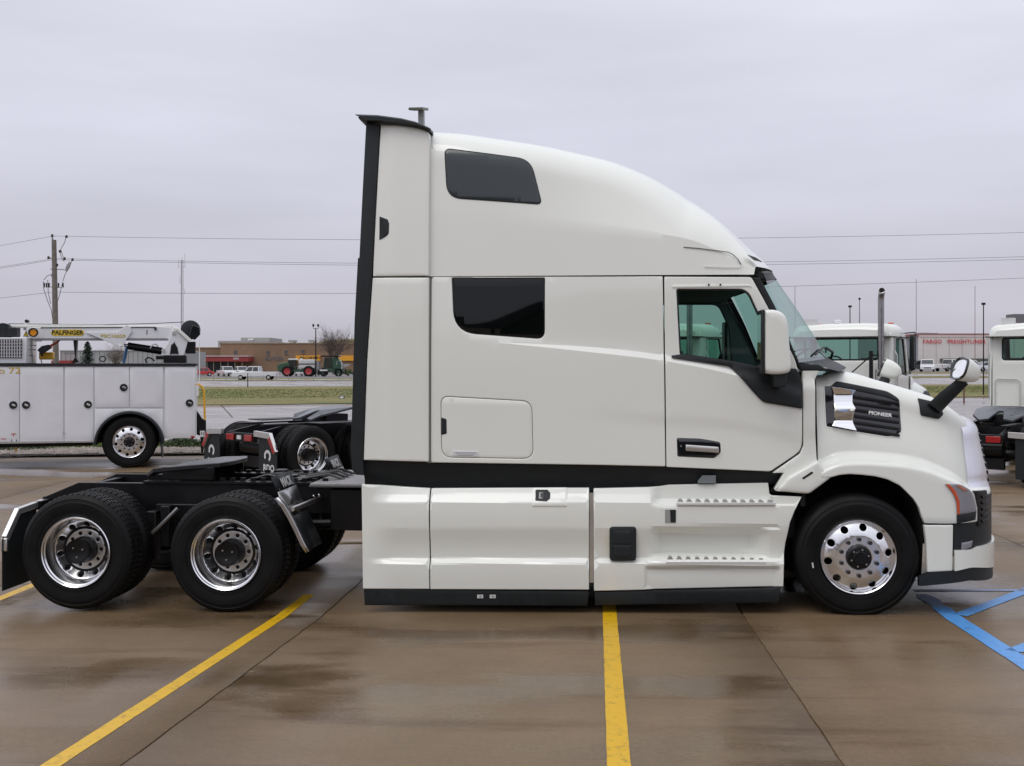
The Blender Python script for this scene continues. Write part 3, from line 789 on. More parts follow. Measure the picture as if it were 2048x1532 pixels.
trim = PX([(1343, 711), (1360, 708.5), (1461, 722), (1526, 735.5), (1594, 737), (1603, 757), (1604.5, 817.5), (1526, 804.5), (1508, 786), (1478, 751), (1460, 733), (1344, 715.5)], YS)
tm = relief(rnd(trim, [.01, .01, .03, .02, .02, .02, .01, .03, .03, .03, .03, .005], 3), off(door_y, -.022), [], .04, .008, .04)
obj('mirror_trim', tm, BLK, door, smooth=50); obj('mirror_trim', tm.flipped(YC), BLK, dlabel, smooth=50)
fr_in = relief(rnd(PX([(1345, 575.5), (1345, 569.5), (1500, 568.5), (1506, 575), (1499, 572.5), (1489, 573)], YS), .01, 2), off(door_y, -.006), [], .06, .004, .01)
obj('rain_lip', fr_in, WHITE, door, smooth=50)
for px in (1418, 1441): obj('screw_cap', MB().cyl(onY(px, 569, YS - .0) + Vector((0, .04, 0)), onY(px, 569, YS) + Vector((0, .005, 0)), .008, .008, 10), GBLK, door)
hr = relief(rnd(PX([(1353.5, 875.5), (1400, 877), (1441, 884), (1442, 905), (1429, 916.5), (1354.5, 913)], YS), [.015, .02, .02, .02, .02, .015], 3), off(door_y, -.004), [], .05, .005, .02)
hd = obj('handle_recess', hr, GBLK, door, smooth=50)
hb_ = relief(rnd(PX([(1371, 889), (1437, 893.5), (1437, 905.5), (1371, 901)], YS), .006, 2), off(door_y, -.03), [], .05, .006, .02)
obj('handle', hb_, SAT, hd, smooth=50)
obj('handle_inlay', relief(PX([(1375, 892.5), (1434, 897), (1434, 901), (1375, 896.5)], YS), off(door_y, -.032), [], .05, .001, .004), mat('warm_grey_inlay', (.33, .3, .27), .4), hd)
obj('key_lock', MB().cyl(onY(1362, 892, YS) + Vector((0, -.004, 0)), onY(1362, 892, YS) + Vector((0, -.012, 0)), .008, .008, 12), STEEL, hd)
# ---- cowl between door and bonnet
def cowl_y(x, z): return side_y(min(x, xd + .9), z) + .0
cw = PX([(1607, 740), (1606, 757), (1607.5, 892), (1600, 908), (1545, 946), (1568, 946), (1549, 979), (1616, 986), (1659, 954), (1634, 919), (1631, 860), (1631, 760), (1640, 742), (1628, 728), (1597, 728)], YS)
cm = relief(rnd(cw, .008, 2), off(cowl_y, .004), [], .05, .008, .05)
tp('cowl_side', cm, WHITE, smooth=50); tp('cowl_side', cm.flipped(YC), WHITE, smooth=50)
fl_ = PX([(1634, 919.5), (1660, 954.5), (1616, 987), (1549, 980.5), (1575, 953)], YS)
def flare_y(x, z): return Y0 + .005
fm_ = relief(rnd(fl_, [.02, .02, .03, .01, .03], 3), flare_y, [], .05, .02, .09)
tp('fender_extension', fm_, WHITE, smooth=50); tp('fender_extension', fm_.flipped(YC), WHITE, smooth=50)
tp('fender_slot', relief(rnd(PX([(1604, 956), (1624, 943), (1627, 946), (1607, 959)], Y0), .004, 2), lambda x, z: Y0 + .002, [], .05, .001, .01), DARK, smooth=0)
# ---- windscreen, pillars, dash
Xh0c = onY(1638, 850, 9.5).x
ws_side_t, ws_side_b = onY(1527, 549, YS + .03), onY(1599, 726, YS + .03)
ws_c_t, ws_c_b = onY(1546, 549, YC - .25), onY(1650, 716, YC - .4)
pil = relief(rnd(PX([(1506, 554.5), (1521, 554), (1560, 628), (1600, 727), (1640, 729), (1660, 742), (1604, 742), (1594, 722), (1543, 622)], YS), [.01, .01, .1, .02, .02, .01, .01, .05, .05], 3), lambda x, z: YS + .035 + .05 * max(0, (x - 1.2)) ** 2 * 0, [], .05, .006, .06)
tp('windscreen_pillar', pil, BLK, smooth=50); tp('windscreen_pillar', pil.flipped(YC), BLK, smooth=50)
rows = []; rowsg = []
for i in range(15):
    t = i / 14; ct = ws_side_t.lerp(ws_c_t, 0); row = []
    for j in range(21):
        q = -1 + 2 * j / 20; f = 1 - abs(q) ** 1.9
        top = Vector((ws_side_t.x + (ws_c_t.x - ws_side_t.x) * f, YC + q * (YC - YS - .05), ws_side_t.z + (ws_c_t.z - ws_side_t.z) * f))
        bot = Vector((ws_side_b.x + (ws_c_b.x + .08 - ws_side_b.x) * f, YC + q * (YC - YS - .04), ws_side_b.z + (ws_c_b.z - ws_side_b.z) * f))
        p = top.lerp(bot, t); p.x += .012 * sin(pi * t); p.z += .006 * sin(pi * t); row.append(tuple(p))
    rows.append(row)
wsc = tp('windscreen', MB().grid(rows), WSG, smooth=60)
band = [[tuple(Vector(p) + Vector((.004, 0, .004))) for p in r] for r in rows[:2]]
obj('windscreen_shade', MB().grid(band), BLK, wsc, smooth=60)
hd_t = MB().tube([tuple(Vector(p) + Vector((-.02, 0, -.005))) for p in rows[0]], .03, 8); tp('windscreen_header', hd_t, BLK, smooth=60)
bx('scuttle_panel', (ws_side_b.x - .05, 9.72, 1.2), (Xh0c + .3, 2 * YC - 9.72, 2.015), BLK)
# cowl deck under the windscreen
rows = []
for t in (0, .3, .6, 1):
    row = []
    for j in range(21):
        q = -1 + 2 * j / 20; f = 1 - abs(q) ** 1.9
        b = Vector(( ws_side_b.x + (ws_c_b.x + .08 - ws_side_b.x) * f - .04, YC + q * (YC - YS - .04), ws_side_b.z + (ws_c_b.z - ws_side_b.z) * f + .012))
        e_ = Vector((b.x * (1 - t) + t * (2.02 + .24 * f), b.y, b.z - .05 * t - .035 * t * t))
        row.append(tuple(e_))
    rows.append(row)
tp('cowl_deck', MB().grid(rows), BLK, smooth=60)
dash = MB(); xD = ws_side_b.x - .22
dash.prism([(xD - .28, 1.0), (xD + .35, 1.0), (xD + .35, 2.03), (xD - .02, 2.1), (xD - .22, 2.0)], YS + .12, 2 * YC - YS - .12)
tp('dashboard', dash, INTD, bevel=.02)
sw = MB(); c0 = Vector((xD - .3, 2 * YC - 10.1, 2.02)); 
sw.tube([c0 + Vector((.12 * sin(a) * .5, .22 * cos(a), .2 * sin(a))) for a in lin(0, 2 * pi, 25)], .015, 6); sw.cyl(c0, c0 + Vector((.25, 0, -.2)), .03, .03, 8)
tp('steering_wheel', sw, INTD)
for yy in (YS + .45, 2 * YC - YS - .55):
    s_ = MB(); xs_ = onY(1372, 700, 9.9).x
    s_.box((xs_ - .05, yy, 1.42), (.5, .5, .16)); s_.box((xs_ - .33, yy, 1.62), (.14, .48, .5), Matrix.Rotation(-.2, 3, 'Y')); s_.box((xs_ - .05, yy, 1.2), (.3, .4, .4))
    tp('seat', s_, INTD, bevel=.03)
hl = MB(); hl.span((xp, YS + .12, zr - .10), (onY(1500, 560, YS + .1).x, 2 * YC - YS - .12, zr + .01)); tp('headliner', hl, INTR, smooth=0)
fl2 = MB(); fl2.span((xp, YS + .1, zf), (ws_side_b.x + .1, 2 * YC - YS - .1, zf + .06)); tp('cab_floor', fl2, INTD, smooth=0)
# inner door linings, pillars between the windows
for s in (0, 1):
    lin_ = relief(PX([(1332, 558), (1503, 558), (1540, 622), (1588, 718), (1588, 930), (1332, 930)], YS), lambda x, z: YS + .1, [inset(dwin_r, -.0)], .12, 0, .01)
    if s: lin_ = lin_.flipped(YC)
    tp('door_lining', lin_, INTR, smooth=0)
# firewall
bx('firewall', (ws_side_b.x + .02, YS + .1, .9), (ws_side_b.x + .06, 2 * YC - YS - .1, 1.98), INTD)
# wipers on the windscreen
for (a, b, yy) in (((1650, 720), (1605, 705), 10.0),):
    pass
wp = MB()
def wsp(q, t, lift=.02):
    f = 1 - abs(q) ** 1.9
    top = Vector((ws_side_t.x + (ws_c_t.x - ws_side_t.x) * f, YC + q * (YC - YS - .05), ws_side_t.z + (ws_c_t.z - ws_side_t.z) * f))
    bot = Vector((ws_side_b.x + (ws_c_b.x + .08 - ws_side_b.x) * f, YC + q * (YC - YS - .04), ws_side_b.z + (ws_c_b.z - ws_side_b.z) * f))
    p = top.lerp(bot, t); p.x += .012 * sin(pi * t) + lift; p.z += .006 * sin(pi * t) + lift; return p
for q0 in (-.75, .05):
    w_ = MB(); w_.tube([wsp(q0 + .7 * k / 10, .955 - .06 * sin(pi * k / 10)) for k in range(11)], .009, 5)
    w_.tube([wsp(q0 + .62, 1.04, .01), wsp(q0 + .55, .99, .05), wsp(q0 + .35, .92, .035)], .012, 6)
    tp('wiper', w_, BLK)
# ---- door mirror
mh = [(1528, 624), (1534, 618.5), (1556, 620), (1570, 628), (1577, 645), (1580, 690), (1584, 733), (1580, 745), (1562, 749), (1536, 748), (1527, 740)]
YM = 9.18
M2 = PX(mh, YM)
mm_ = relief(rnd(M2, .03, 3), lambda x, z: YM, [], .04, .03, .20)
mo = tp('door_mirror', mm_, WHITE, smooth=50)
xm = onY(1528, 690, YM).x; z1, z0 = onY(1528, 620, YM).z, onY(1528, 746, YM).z
fr = MB().box((xm - .006, YM + .12, (z0 + z1) / 2), (.03, .25, z1 - z0 + .01)); obj('mirror_frame', fr, BLK, mo, bevel=.012)
gl = MB().box((xm - .022, YM + .12, (z0 + z1) / 2), (.004, .20, z1 - z0 - .07)); obj('mirror_glass', gl, CHR, mo)
ar = MB().prism([(onY(1545, 745, YM + .1).x, z0 + .02), (onY(1573, 745, YM + .1).x, z0 + .02), (onY(1570, 776, YM + .1).x, z0 - .12), (onY(1548, 776, YM + .1).x, z0 - .12)], YM + .04, YS + .02)
obj('mirror_arm', ar, BLK, mo, bevel=.012)
mf = MB().add(mm_.v, mm_.f).flipped(YC); mo2 = tp('door_mirror', mf, WHITE, smooth=50)
obj('mirror_frame', fr.flipped(YC), BLK, mo2); obj('mirror_arm', ar.flipped(YC), BLK, mo2)
# ---- black belt between cab and chassis skirts
bl = relief(PX([(727, 914), (862, 917), (1200, 924), (1540, 938), (1568, 945), (1552, 968), (1540, 985), (860, 985), (727, 975)], 9.53), lambda x, z: 9.53 + .05 * sstep(.02, -.02, z - onY(1000, 952, 9.53).z), [], .06, 0, .02)
tp('cab_sill', bl, BLK, smooth=40); tp('cab_sill', bl.flipped(YC), BLK, smooth=40)
tp('sill_bracket', relief(PX([(1396, 962), (1405, 951), (1432, 951), (1432, 967), (1396, 967)], 9.5), lambda x, z: 9.5, [], .1, .004, .03), mat('grey_plate', (.18, .2, .21), .4), smooth=0)
bx('cab_underside', (xb, 9.62, .62), (onY(1590, 950, 9.6).x, 2 * YC - 9.62, zf - .005), FRM)
# ---- chassis skirts with their relief
zz = lambda py, px=1000: onY(px, py, Y0).z
def sk_prof(pyeq):                              # depth by height
    c = [(975, .085), (990, .055), (1005, 0.0), (1030, -.004), (1056, 0.0), (1090, .035), (1117, .05), (1119, .048), (1127, .0), (1150, .004), (1185, .02)]
    return lerpc(c, pyeq)
def py_of(x, z):
    px = 1024 + F * ((x * CA + Y0 * SA) / (Y0 * CA - x * SA)); d = Y0 * CA - x * SA
    return px, HY + (H - z) / d * F
def skirt_y(x, z):
    px, py = py_of(x, z); y = sk_prof(py)
    f = sstep(728, 800, px)                      # relief fades out at the rear end
    y = y * f + .01 * (1 - f)
    # step recesses
    a = sstep(1295, 1330, px) * (1 - sstep(1535, 1572, px) * (1 if py > 1010 else 0))
    if px > 1290:
        s = [(970, .13), (1002, .12), (1010, .015), (1014, 0), (1052, 0), (1062, .05), (1072, .13), (1112, .15), (1119, .03), (1123, -.012), (1131, -.012), (1139, .03), (1160, .03), (1185, .045)]
        s2 = lerpc(s, py); b = sstep(1298, 1325, px)
        if py > 1119: b = sstep(1240, 1330, px)
        e_ = 1 - sstep(1500, 1545, px) if py > 1056 and py < 1119 else 1 - sstep(1548, 1566, px)
        if py < 1010: e_ = 1 if px < 1545 else 0
        b *= e_ if py >= 1010 else 1
        y = y * (1 - b) + s2 * b
        if px > 1545 and py < 1010: y = .03
    return Y0 + y
PYS = [976, 980, 985, 990, 995, 1000, 1003, 1006, 1009, 1012, 1016, 1025, 1035, 1045, 1052, 1057, 1062, 1067, 1072, 1080, 1090, 1100, 1110, 1115, 1118, 1120, 1122, 1125, 1128, 1132, 1136, 1140, 1150, 1160, 1170, 1180]
gz_ = sorted(zz(p, 1300) for p in PYS)
gx_ = lambda a, b, s: [onY(p, 1000, Y0).x for p in np.arange(a, b, s)]
def skirt(name, poly, r, xs, th=.03):
    q = relief(rnd(PX(poly, Y0), r, 3), skirt_y, [], .08, .007, th, gridx=xs, gridz=gz_)
    o = tp(name, q, WHITE, smooth=11); tp(name, q.flipped(YC), WHITE, smooth=11); return o
skirt('rear_skirt', [(722.5, 969), (760, 971.5), (800, 975.5), (857.5, 978.5), (858, 1179), (725, 1178)], .006, gx_(726, 857, 7))
mid_s = skirt('middle_skirt', [(860, 978.7), (1064, 977.7), (1178, 977.7), (1178, 1180.5), (860, 1179.5)], .006, gx_(864, 1178, 14))
stp = skirt('step_skirt', [(1187, 979), (1320, 976), (1340, 973), (1541, 969), (1544, 992), (1605, 994.5), (1590, 1020), (1580, 1045), (1572, 1088), (1568, 1130), (1567.5, 1174), (1188, 1183)], .006, gx_(1191, 1604, 6.5))
tp('fairing_seal', MB().span((onY(1179, 1000, 9.44).x, 9.45, onY(1180, 1165, 9.45).z), (onY(1187.5, 1000, 9.44).x, 9.5, onY(1180, 986, 9.45).z)), SAT)
bx('skirt_backing', (onY(740, 1000, 9.6).x, 9.62, .22), (onY(1560, 1000, 9.6).x, 2 * YC - 9.62, .98), DARK)
for a, b in (((727, 1181), (1178, 1183.5)), ((1189, 1185.5), (1562, 1177))):
    rk = relief(PX([(a[0], a[1] - 1), (b[0], b[1] - 1), (b[0] - 3, 1205.5 if b[0] > 1400 else 1212.5), (a[0] + 1, 1212)], Y0 + .02), lambda x, z: Y0 + .02 + .25 * max(0, .2 - z) * .5, [], .08, .006, .03)
    tp('lower_rubber_skirt', rk, BLK, smooth=50); tp('lower_rubber_skirt', rk.flipped(YC), BLK, smooth=50)
for px in (953, 978):
    o = tp('skirt_sticker', relief(PX([(px + 1, 1190), (px + 13, 1190), (px + 13, 1197), (px + 1, 1197)], Y0 + .016), lambda x, z: Y0 + .028, [], .1, 0, .006), mat('sticker_white', (.6, .6, .58), .5), smooth=0)
    obj('sticker_print', relief(PX([(px + 5, 1191.5), (px + 10, 1191.5), (px + 10, 1195.5), (px + 5, 1195.5)], Y0 + .016), lambda x, z: Y0 + .0265, [], .1, 0, .001), mat('small_print', (.3, .3, .32), .5), o, smooth=0)
lt = obj('latch_panel', relief(rnd(PX([(1064, 977.5), (1134, 977), (1134, 1013), (1064, 1012.5)], Y0), .01, 2), off(skirt_y, -.006), [], .05, .005, .02, gridz=gz_), WHITE, mid_s, smooth=32)
obj('latch', relief(rnd(PX([(1070.5, 981), (1094, 981), (1100, 987), (1100, 997), (1093, 1002.5), (1070.5, 1001)], Y0), .004, 2), off(skirt_y, -.014), [], .03, .004, .02), BLK, mid_s, smooth=50)
obj('latch', relief(rnd(PX([(1077, 985), (1088, 985), (1088, 998), (1077, 998)], Y0), .004, 2), off(skirt_y, -.019), [], .03, .003, .01), GBLK, mid_s, smooth=50)
obj('access_cover', relief(rnd(PX([(1219, 1053), (1272.5, 1053), (1272.5, 1121), (1219, 1121)], Y0), .03, 4), lambda x, z: Y0 - .012, [], .05, .008, .06), BLK, stp, smooth=50)
obj('access_cover_inset', relief(rnd(PX([(1227, 1062), (1262, 1062), (1262, 1088), (1227, 1088)], Y0), .02, 4), lambda x, z: Y0 - .017, [], .05, .003, .01), BLK, stp, smooth=50)
obj('access_cover_inset', relief(rnd(PX([(1227, 1089.5), (1262, 1089.5), (1262, 1114), (1227, 1114)], Y0), .02, 4), lambda x, z: Y0 - .017, [], .05, .003, .01), BLK, stp, smooth=50)
obj('step_pocket', relief(rnd(PX([(1330, 1019), (1352, 1019), (1352, 1046), (1330, 1046)], Y0), .006, 3), lambda x, z: Y0 - .003, [], .05, .001, .01), mat('pocket_shade_plastic', (.30, .30, .29), .6), stp, smooth=0)
obj('step_pocket_hole', relief(rnd(PX([(1340, 1019.5), (1351.5, 1019.5), (1351.5, 1044.5), (1341, 1044.5)], Y0), .003, 3), lambda x, z: Y0 - .005, [], .05, .001, .01), BLK, stp, smooth=0)
# the two treads with raised grip teeth
for (x0_, x1_, ytop, ybot) in ((1353, 1551, 1004, 1011), (1332, 1532, 1119.5, 1128)):
    a, b = onY(x0_, ybot, Y0), onY(x1_, ybot - 3, Y0); zt_ = onY(x0_, ybot - 4.5, Y0).z
    t_ = MB(); t_.prism([(a.x, a.z + .002), (b.x, a.z + .012), (b.x, a.z + .034), (a.x, a.z + .024)], Y0 - .014, Y0 + .0)
    t_.box(((a.x + b.x) / 2, Y0 + .06, a.z + .018), (b.x - a.x, .13, .012))
    o = tp('step_tread', t_, mat('bright_tread_aluminium', (.9, .9, .9), .35, .6), bevel=.002)
    g_ = MB(); n_ = 11
    for k in range(n_):
        xx = a.x + (b.x - a.x) * (k + .5) / n_; w_ = (b.x - a.x) / n_
        for yy in (.02, .055, .09): g_.prism([(xx - w_ * .36, a.z + .02), (xx + w_ * .36, a.z + .02), (xx + w_ * .15, a.z + .042), (xx - w_ * .15, a.z + .042)], Y0 + yy, Y0 + yy + .02)
    g_.xf(Matrix.Translation((0, 0, .014 if ytop > 1100 else .004))); obj('grip_teeth', g_, SAT, o)
# ---- bonnet: one lofted surface with wheel-arch flare and rounded nose
hsil = smoothc([(onY(*p).x, onY(*p).z) for p in ((1642, 746, 9.75), (1652, 741, 9.8), (1701, 743, 9.85), (1743, 756, 9.9), (1790, 769.5, 9.9), (1836, 783.5, 9.9), (1871, 796, 9.9), (1896, 807, 9.95), (1929, 822.5, 10.0), (1947, 833, 10.1), (1962, 845, 10.3))])
XN = onY(1885, 900, 9.45).x; XF = 3.50; EX = 2.2
arch = [(1660, 953.5), (1681, 948), (1700, 946.5), (1723, 948), (1750, 951), (1775, 957), (1801, 970), (1827, 996), (1838, 1013), (1844, 1032), (1847, 1045), (1895, 1046), (1908, 1046.5)]
archc = [tuple(p) for p in PX(arch, Y0)]
zfl = tcurve([(1640, 926), (1660, 917), (1680, 911), (1720, 909), (1760, 911), (1810, 916), (1850, 925), (1890, 941), (1920, 955), (1945, 972)], 9.5)
Xh0 = onY(1638, 850, 9.5).x
def plan(p):                                    # base curve of the nose: p 0..1 side part, 1..2 round the corner to the centre line
    if p <= 1: return Vector((Xh0 + (XN - Xh0) * p, Y0)), Vector((0, 1))
    a = (p - 1) * pi / 2; ex = 2 / EX
    x = XN + (XF - XN) * sin(a) ** ex; y = YC - (YC - Y0) * cos(a) ** ex
    n = Vector((-sin(a) ** 1.2 * .9, cos(a))).normalized(); return Vector((x, y)), n
def fl_amt(x, z):
    """how far the bonnet side lies inside the flare at this height"""
    zc = zfl(x); return .15 * sstep(-.075, .02, z - zc)
def hood_col(p):
    b, n = plan(p); xx = min(b.x, XN + .35)
    zb = lerpc(archc, b.x if p <= 1 else onY(1900, 1046, Y0).x)
    if p > 1: zb = onY(1900, 1046, Y0).z + .02 * (p - 1)
    zt = hsil(min(b.x, 3.28)) - .012
    rad = .16 - .05 * max(0, p - 1)
    pts = []
    zs_ = zt - rad
    zl = zfl(min(b.x, 3.2))
    nose = max(0, p - 1)
    for j in range(7): pts.append(zb + (zl - .085 - zb) * j / 7)
    for j in range(9): pts.append(zl - .085 + .12 * j / 8)
    for j in range(1, 13): pts.append(zl + .035 + (zs_ - zl - .035) * j / 12)
    row = []
    lip = []
    for z in pts:
        i = (.15 * sstep(-.08, .025, z - zl) + .06 * sstep(0, 1, (z - zl) / max(.05, zs_ - zl))) * (1 - nose)
        i += nose * .09 * max(0, (z - 1.15) / .4)
        q = b + n * i; row.append(Vector((q.x, min(q.y, YC), z)))
    i0 = i
    for j in range(1, 10):
        a = (pi / 2) * j / 9; ii = i0 + rad * 1.1 * (1 - cos(a)); q = b + n * ii; row.append(Vector((q.x, min(q.y, YC), zs_ + rad * sin(a))))
    last = row[-1]; spine = Vector((min(last.x, 3.3), YC, 0)); spine.x = last.x - nose * .0; spine.z = last.z + .03 * (1 - nose)
    for j in range(1, 7): t = j / 6; q = last.lerp(spine, t); q.z = last.z + (spine.z - last.z) * (1 - (1 - t) ** 2); row.append(q)
    # turned-under lip of the arch
    f = row[0]; lipr = [Vector((f.x - n.x * 0 + 0, f.y + .06, f.z - .004)), Vector((f.x, f.y + .004, f.z - .006))] if p <= 1 else [Vector((f.x + n.x * .06, f.y + n.y * .06, f.z - .004)), Vector((f.x + n.x * .004, f.y + .004 * n.y, f.z - .006))]
    return [tuple(v) for v in lipr + row]
cols = [hood_col(p) for p in [0, .012] + lin(.03, 1, 44) + lin(1.05, 2, 20)]
hm = MB().grid(cols, True); nh = len(cols[0])
hm.add(cols[0] , [tuple(range(nh))])
hm.mirror(YC); hood = tp('bonnet', hm, WHITE, smooth=38)
def hood_y(x, z):
    zl = zfl(min(x, 3.2)); zt = hsil(min(x, 3.28)) - .012; zs_ = zt - .16
    if x <= XN: p = (x - Xh0) / (XN - Xh0); yb = Y0; nose = 0
    else:
        s = min(1, (x - XN) / (XF - XN)) ** (EX / 2); a = math.asin(s); yb = YC - (YC - Y0) * cos(a) ** (2 / EX); nose = a / (pi / 2)
    i = (.15 * sstep(-.08, .025, z - zl) + .06 * sstep(0, 1, (z - zl) / max(.05, zs_ - zl))) * (1 - nose) + nose * .09 * max(0, (z - 1.15) / .4)
    if z > zs_: a = math.asin(min(1, (z - zs_) / .16)); i += .16 * 1.1 * (1 - cos(a))
    if x > XN: i *= 1 + 2.2 * nose
    return yb + i
# ---- air intake on the bonnet side
ik = rnd(PX([(1648, 771.5), (1661, 771), (1673, 761), (1777, 782), (1799, 797.5), (1801, 865), (1775, 873.5), (1650, 853)], 9.62), [.01, .015, .03, .04, .03, .03, .04, .02], 3)
fr_o = relief(inset(ik, -.008), off(hood_y, -.004), [inset(ik, .004)], .05, .003, .04)
tp('intake_frame', fr_o, WHITE, smooth=40)
ikb = relief(ik, off(hood_y, -.003), [], .05, .002, .01); ibase = tp('intake_grille', ikb, GBLK, smooth=40)
obj('intake_upper_blade', relief(PX([(1665, 771), (1674, 762.5), (1776, 783.5), (1798, 798.5), (1798, 803), (1770, 793), (1711, 781)], 9.6), off(hood_y, -.014), [], .05, .004, .02), BLK, ibase, smooth=50)
for k in range(6):
    yl = 797 + k * 12.6
    q = relief(PX([(1707, yl - 6.5), (1797, yl + 7.5), (1797, yl + 13), (1707, yl + .5)], 9.6), lambda x, z, k=k: hood_y(x, z) - .016 + .2 * 0, [], .05, .004, .02)
    obj('slat', q, FRM, ibase, smooth=50)
cp_ = PX([(1661.5, 773), (1710, 780.5), (1705, 790), (1704, 805), (1709, 817), (1705, 833), (1704, 845), (1709, 860), (1662, 851), (1667, 842), (1667, 786)], 9.6)
zcm = onY(1690, 815, 9.6).z
def chr_y(x, z):
    k = lerpc([(773, .0), (789, .045), (808, .03), (817, .0), (822, .035), (842, .05), (860, .0)], 729 + (H - z) / 9.4 * F)
    return hood_y(x, z) - .055 + k * .9
obj('chrome_trim', relief(cp_, chr_y, [], .015, .003, .03), CHR, ibase, smooth=24)
p_ = onY(1759, 828, 9.6); text('PIONEER', .041, face_cam((p_.x, hood_y(p_.x, p_.z) - .022, p_.z), 0, radians(7.5)), mat('silver_letters', (.85, .85, .85), .4, 0), ibase, 'lettering', .004, 1.05, 1.15, 0, .0015)
# ---- nose: chrome grille, headlamps, vents, bumper
def wrap(zb, zt, x0, out, ni=26, nz=6, lean=0, back=None, Yb=Y0):
    """band running from x0 on the near side round the nose, mirrored"""
    mb = MB(); cols = []
    P0 = []
    for k in range(160):
        p = 0.6 + 1.4 * k / 159; b, n = plan(p)
        if b.x >= x0: P0.append((p, b, n))
    step_ = max(1, len(P0) // ni); P0 = P0[::step_] + ([P0[-1]] if (len(P0) - 1) % step_ else [])
    for p, b, n in P0:
        col = []; nose = max(0, p - 1)
        for j in range(nz + 1):
            z = zb(p, b) + (zt(p, b) - zb(p, b)) * j / nz; q = b - n * out(p, z); col.append((q.x, min(q.y, YC), z))
        q = b - n * (out(p, zb(p, b)) - .045); q2 = b - n * (out(p, zt(p, b)) - .045); cols.append([(q.x, min(q.y, YC), zb(p, b))] + col + [(q2.x, min(q2.y, YC), zt(p, b))])
    mb.grid(cols, True); mb.add(cols[0], [tuple(range(len(cols[0])))]); mb.mirror(YC); return mb
zl_t = onY(1900, 966, 9.45).z
gt_x = onY(1957, 900, 9.6).x
def nose_in(p, z):
    nose = max(0, p - 1); rd = .16 - .05 * nose; zt = hsil(3.28) - .012; zs_ = zt - rd; nose = max(0, p - 1); zl = zfl(3.2)
    i = (.15 * (.5 + .5 * sstep(-.08, .025, z - zl)) + .06 * sstep(0, 1, (z - zl) / max(.05, zs_ - zl))) * (1 - nose) + nose * .09 * max(0, (z - 1.15) / .4)
    if z > zs_: i += 1.1 * rd * (1 - cos(math.asin(min(1, (z - zs_) / rd))))
    return i
gr_ = wrap(lambda p, b: .99, lambda p, b: hsil(3.28) - .03, 3.12, lambda p, z: .012 + .01 * sstep(1.0, 1.25, p) - nose_in(p, z), nz=20)
grl = tp('grille_surround', gr_, mat('brushed_chrome', (.82, .82, .86), .22, 1), smooth=40)
for k in range(7):
    z = 1.08 + k * .065
    bar = wrap(lambda p, b, z=z: z, lambda p, b, z=z: z + .028, 3.42, lambda p, z_: .034 - nose_in(p, z_), ni=10, nz=1)
    obj('grille_bar', bar, FRM, grl, smooth=40)
YH = 9.47
def nose_y(o=0): return lambda x, z: (Y0 if x <= XN else YC - (YC - Y0) * cos(math.asin(min(1, (x - XN) / (XF - XN)) ** (EX / 2))) ** (2 / EX)) + o
hl_ = rnd(PX([(1884, 965.5), (1916, 966.5), (1943, 981), (1953, 1010), (1955, 1023.5), (1908.5, 1026.5), (1906.5, 1000), (1898, 982)], YH), [.005, .03, .05, .03, .005, .005, .03, .03], 3)
hlo = tp('headlamp', relief(hl_, nose_y(-.012), [], .03, .006, .05), LENS, smooth=50)
am = rnd(PX([(1884.5, 966), (1893, 966.5), (1906, 980), (1914, 1000), (1915, 1026), (1909, 1026.3), (1907, 1000), (1898.5, 982)], YH), .005, 2)
obj('turn_signal', relief(am, nose_y(-.016), [], .03, .003, .02), AMB, hlo, smooth=50)
obj('turn_signal_stripe', relief(PX([(1905, 968), (1915, 968), (1934, 980), (1922, 981)], YH), nose_y(-.015), [], .03, .001, .01), mat('pale_orange_lens', (.4, .16, .1), .2, coat=1), hlo, smooth=50)
tp('side_vent_frame', relief(PX([(1930, 976), (1969, 979), (1977, 1000), (1978, 1046), (1940, 1046), (1940, 1010)], 9.7), nose_y(-.008), [], .03, .003, .04), FRM, smooth=50)
for k in range(5):
    yl = 987 + k * 12
    tp('vent_slat', relief(PX([(1951, yl), (1972, yl), (1974, yl + 5.5), (1954, yl + 5.5)], 9.7), nose_y(-.024), [], .03, .003, .02), BLK, smooth=50)
tp('headlamp_trim', relief(PX([(1908.5, 1027.5), (1955, 1024), (1953, 1040), (1909, 1045)], YH), nose_y(-.008), [], .03, .004, .04), BLK, smooth=50)
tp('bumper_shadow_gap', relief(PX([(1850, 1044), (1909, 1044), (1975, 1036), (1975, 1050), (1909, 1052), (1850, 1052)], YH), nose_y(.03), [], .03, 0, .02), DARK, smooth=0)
bt = tcurve([(1849, 1050.5), (1909, 1050.5)], Y0)
bump = relief(rnd(PX([(1849, 1050.5), (1907, 1050.5), (1905, 1142), (1855, 1144.5), (1853, 1085)], Y0), .006, 2), nose_y(0), [], .05, .006, .05)
tp('bumper_side', bump, WHITE, smooth=50); tp('bumper_side', bump.flipped(YC), WHITE, smooth=50)
xb1 = onY(1908, 1100, Y0).x
zt1, zt2, ztn = onY(1908, 1101.5, Y0).z, onY(1942, 1096, 9.5).z, onY(1984, 1065, 10.3).z
zx1, zx2 = onY(1942, 1096, 9.5).x, onY(1951, 1068, 9.55).x
zbb = smoothc([(onY(1908, 1142, Y0).x, onY(1908, 1142, Y0).z), (onY(1945, 1133, 9.5).x, onY(1945, 1133, 9.5).z), (3.56, onY(1981, 1121, 10.4).z)])
bw = wrap(lambda p, b: zbb(b.x), lambda p, b: zt1 + (zt2 - zt1) * .5 if b.x < zx1 else (zt2 + (ztn - zt2) * sstep(zx1, zx2, b.x)), xb1, lambda p, z: .012 + .03 * max(0, p - 1))
bmp = tp('bumper', bw, WHITE, smooth=40)
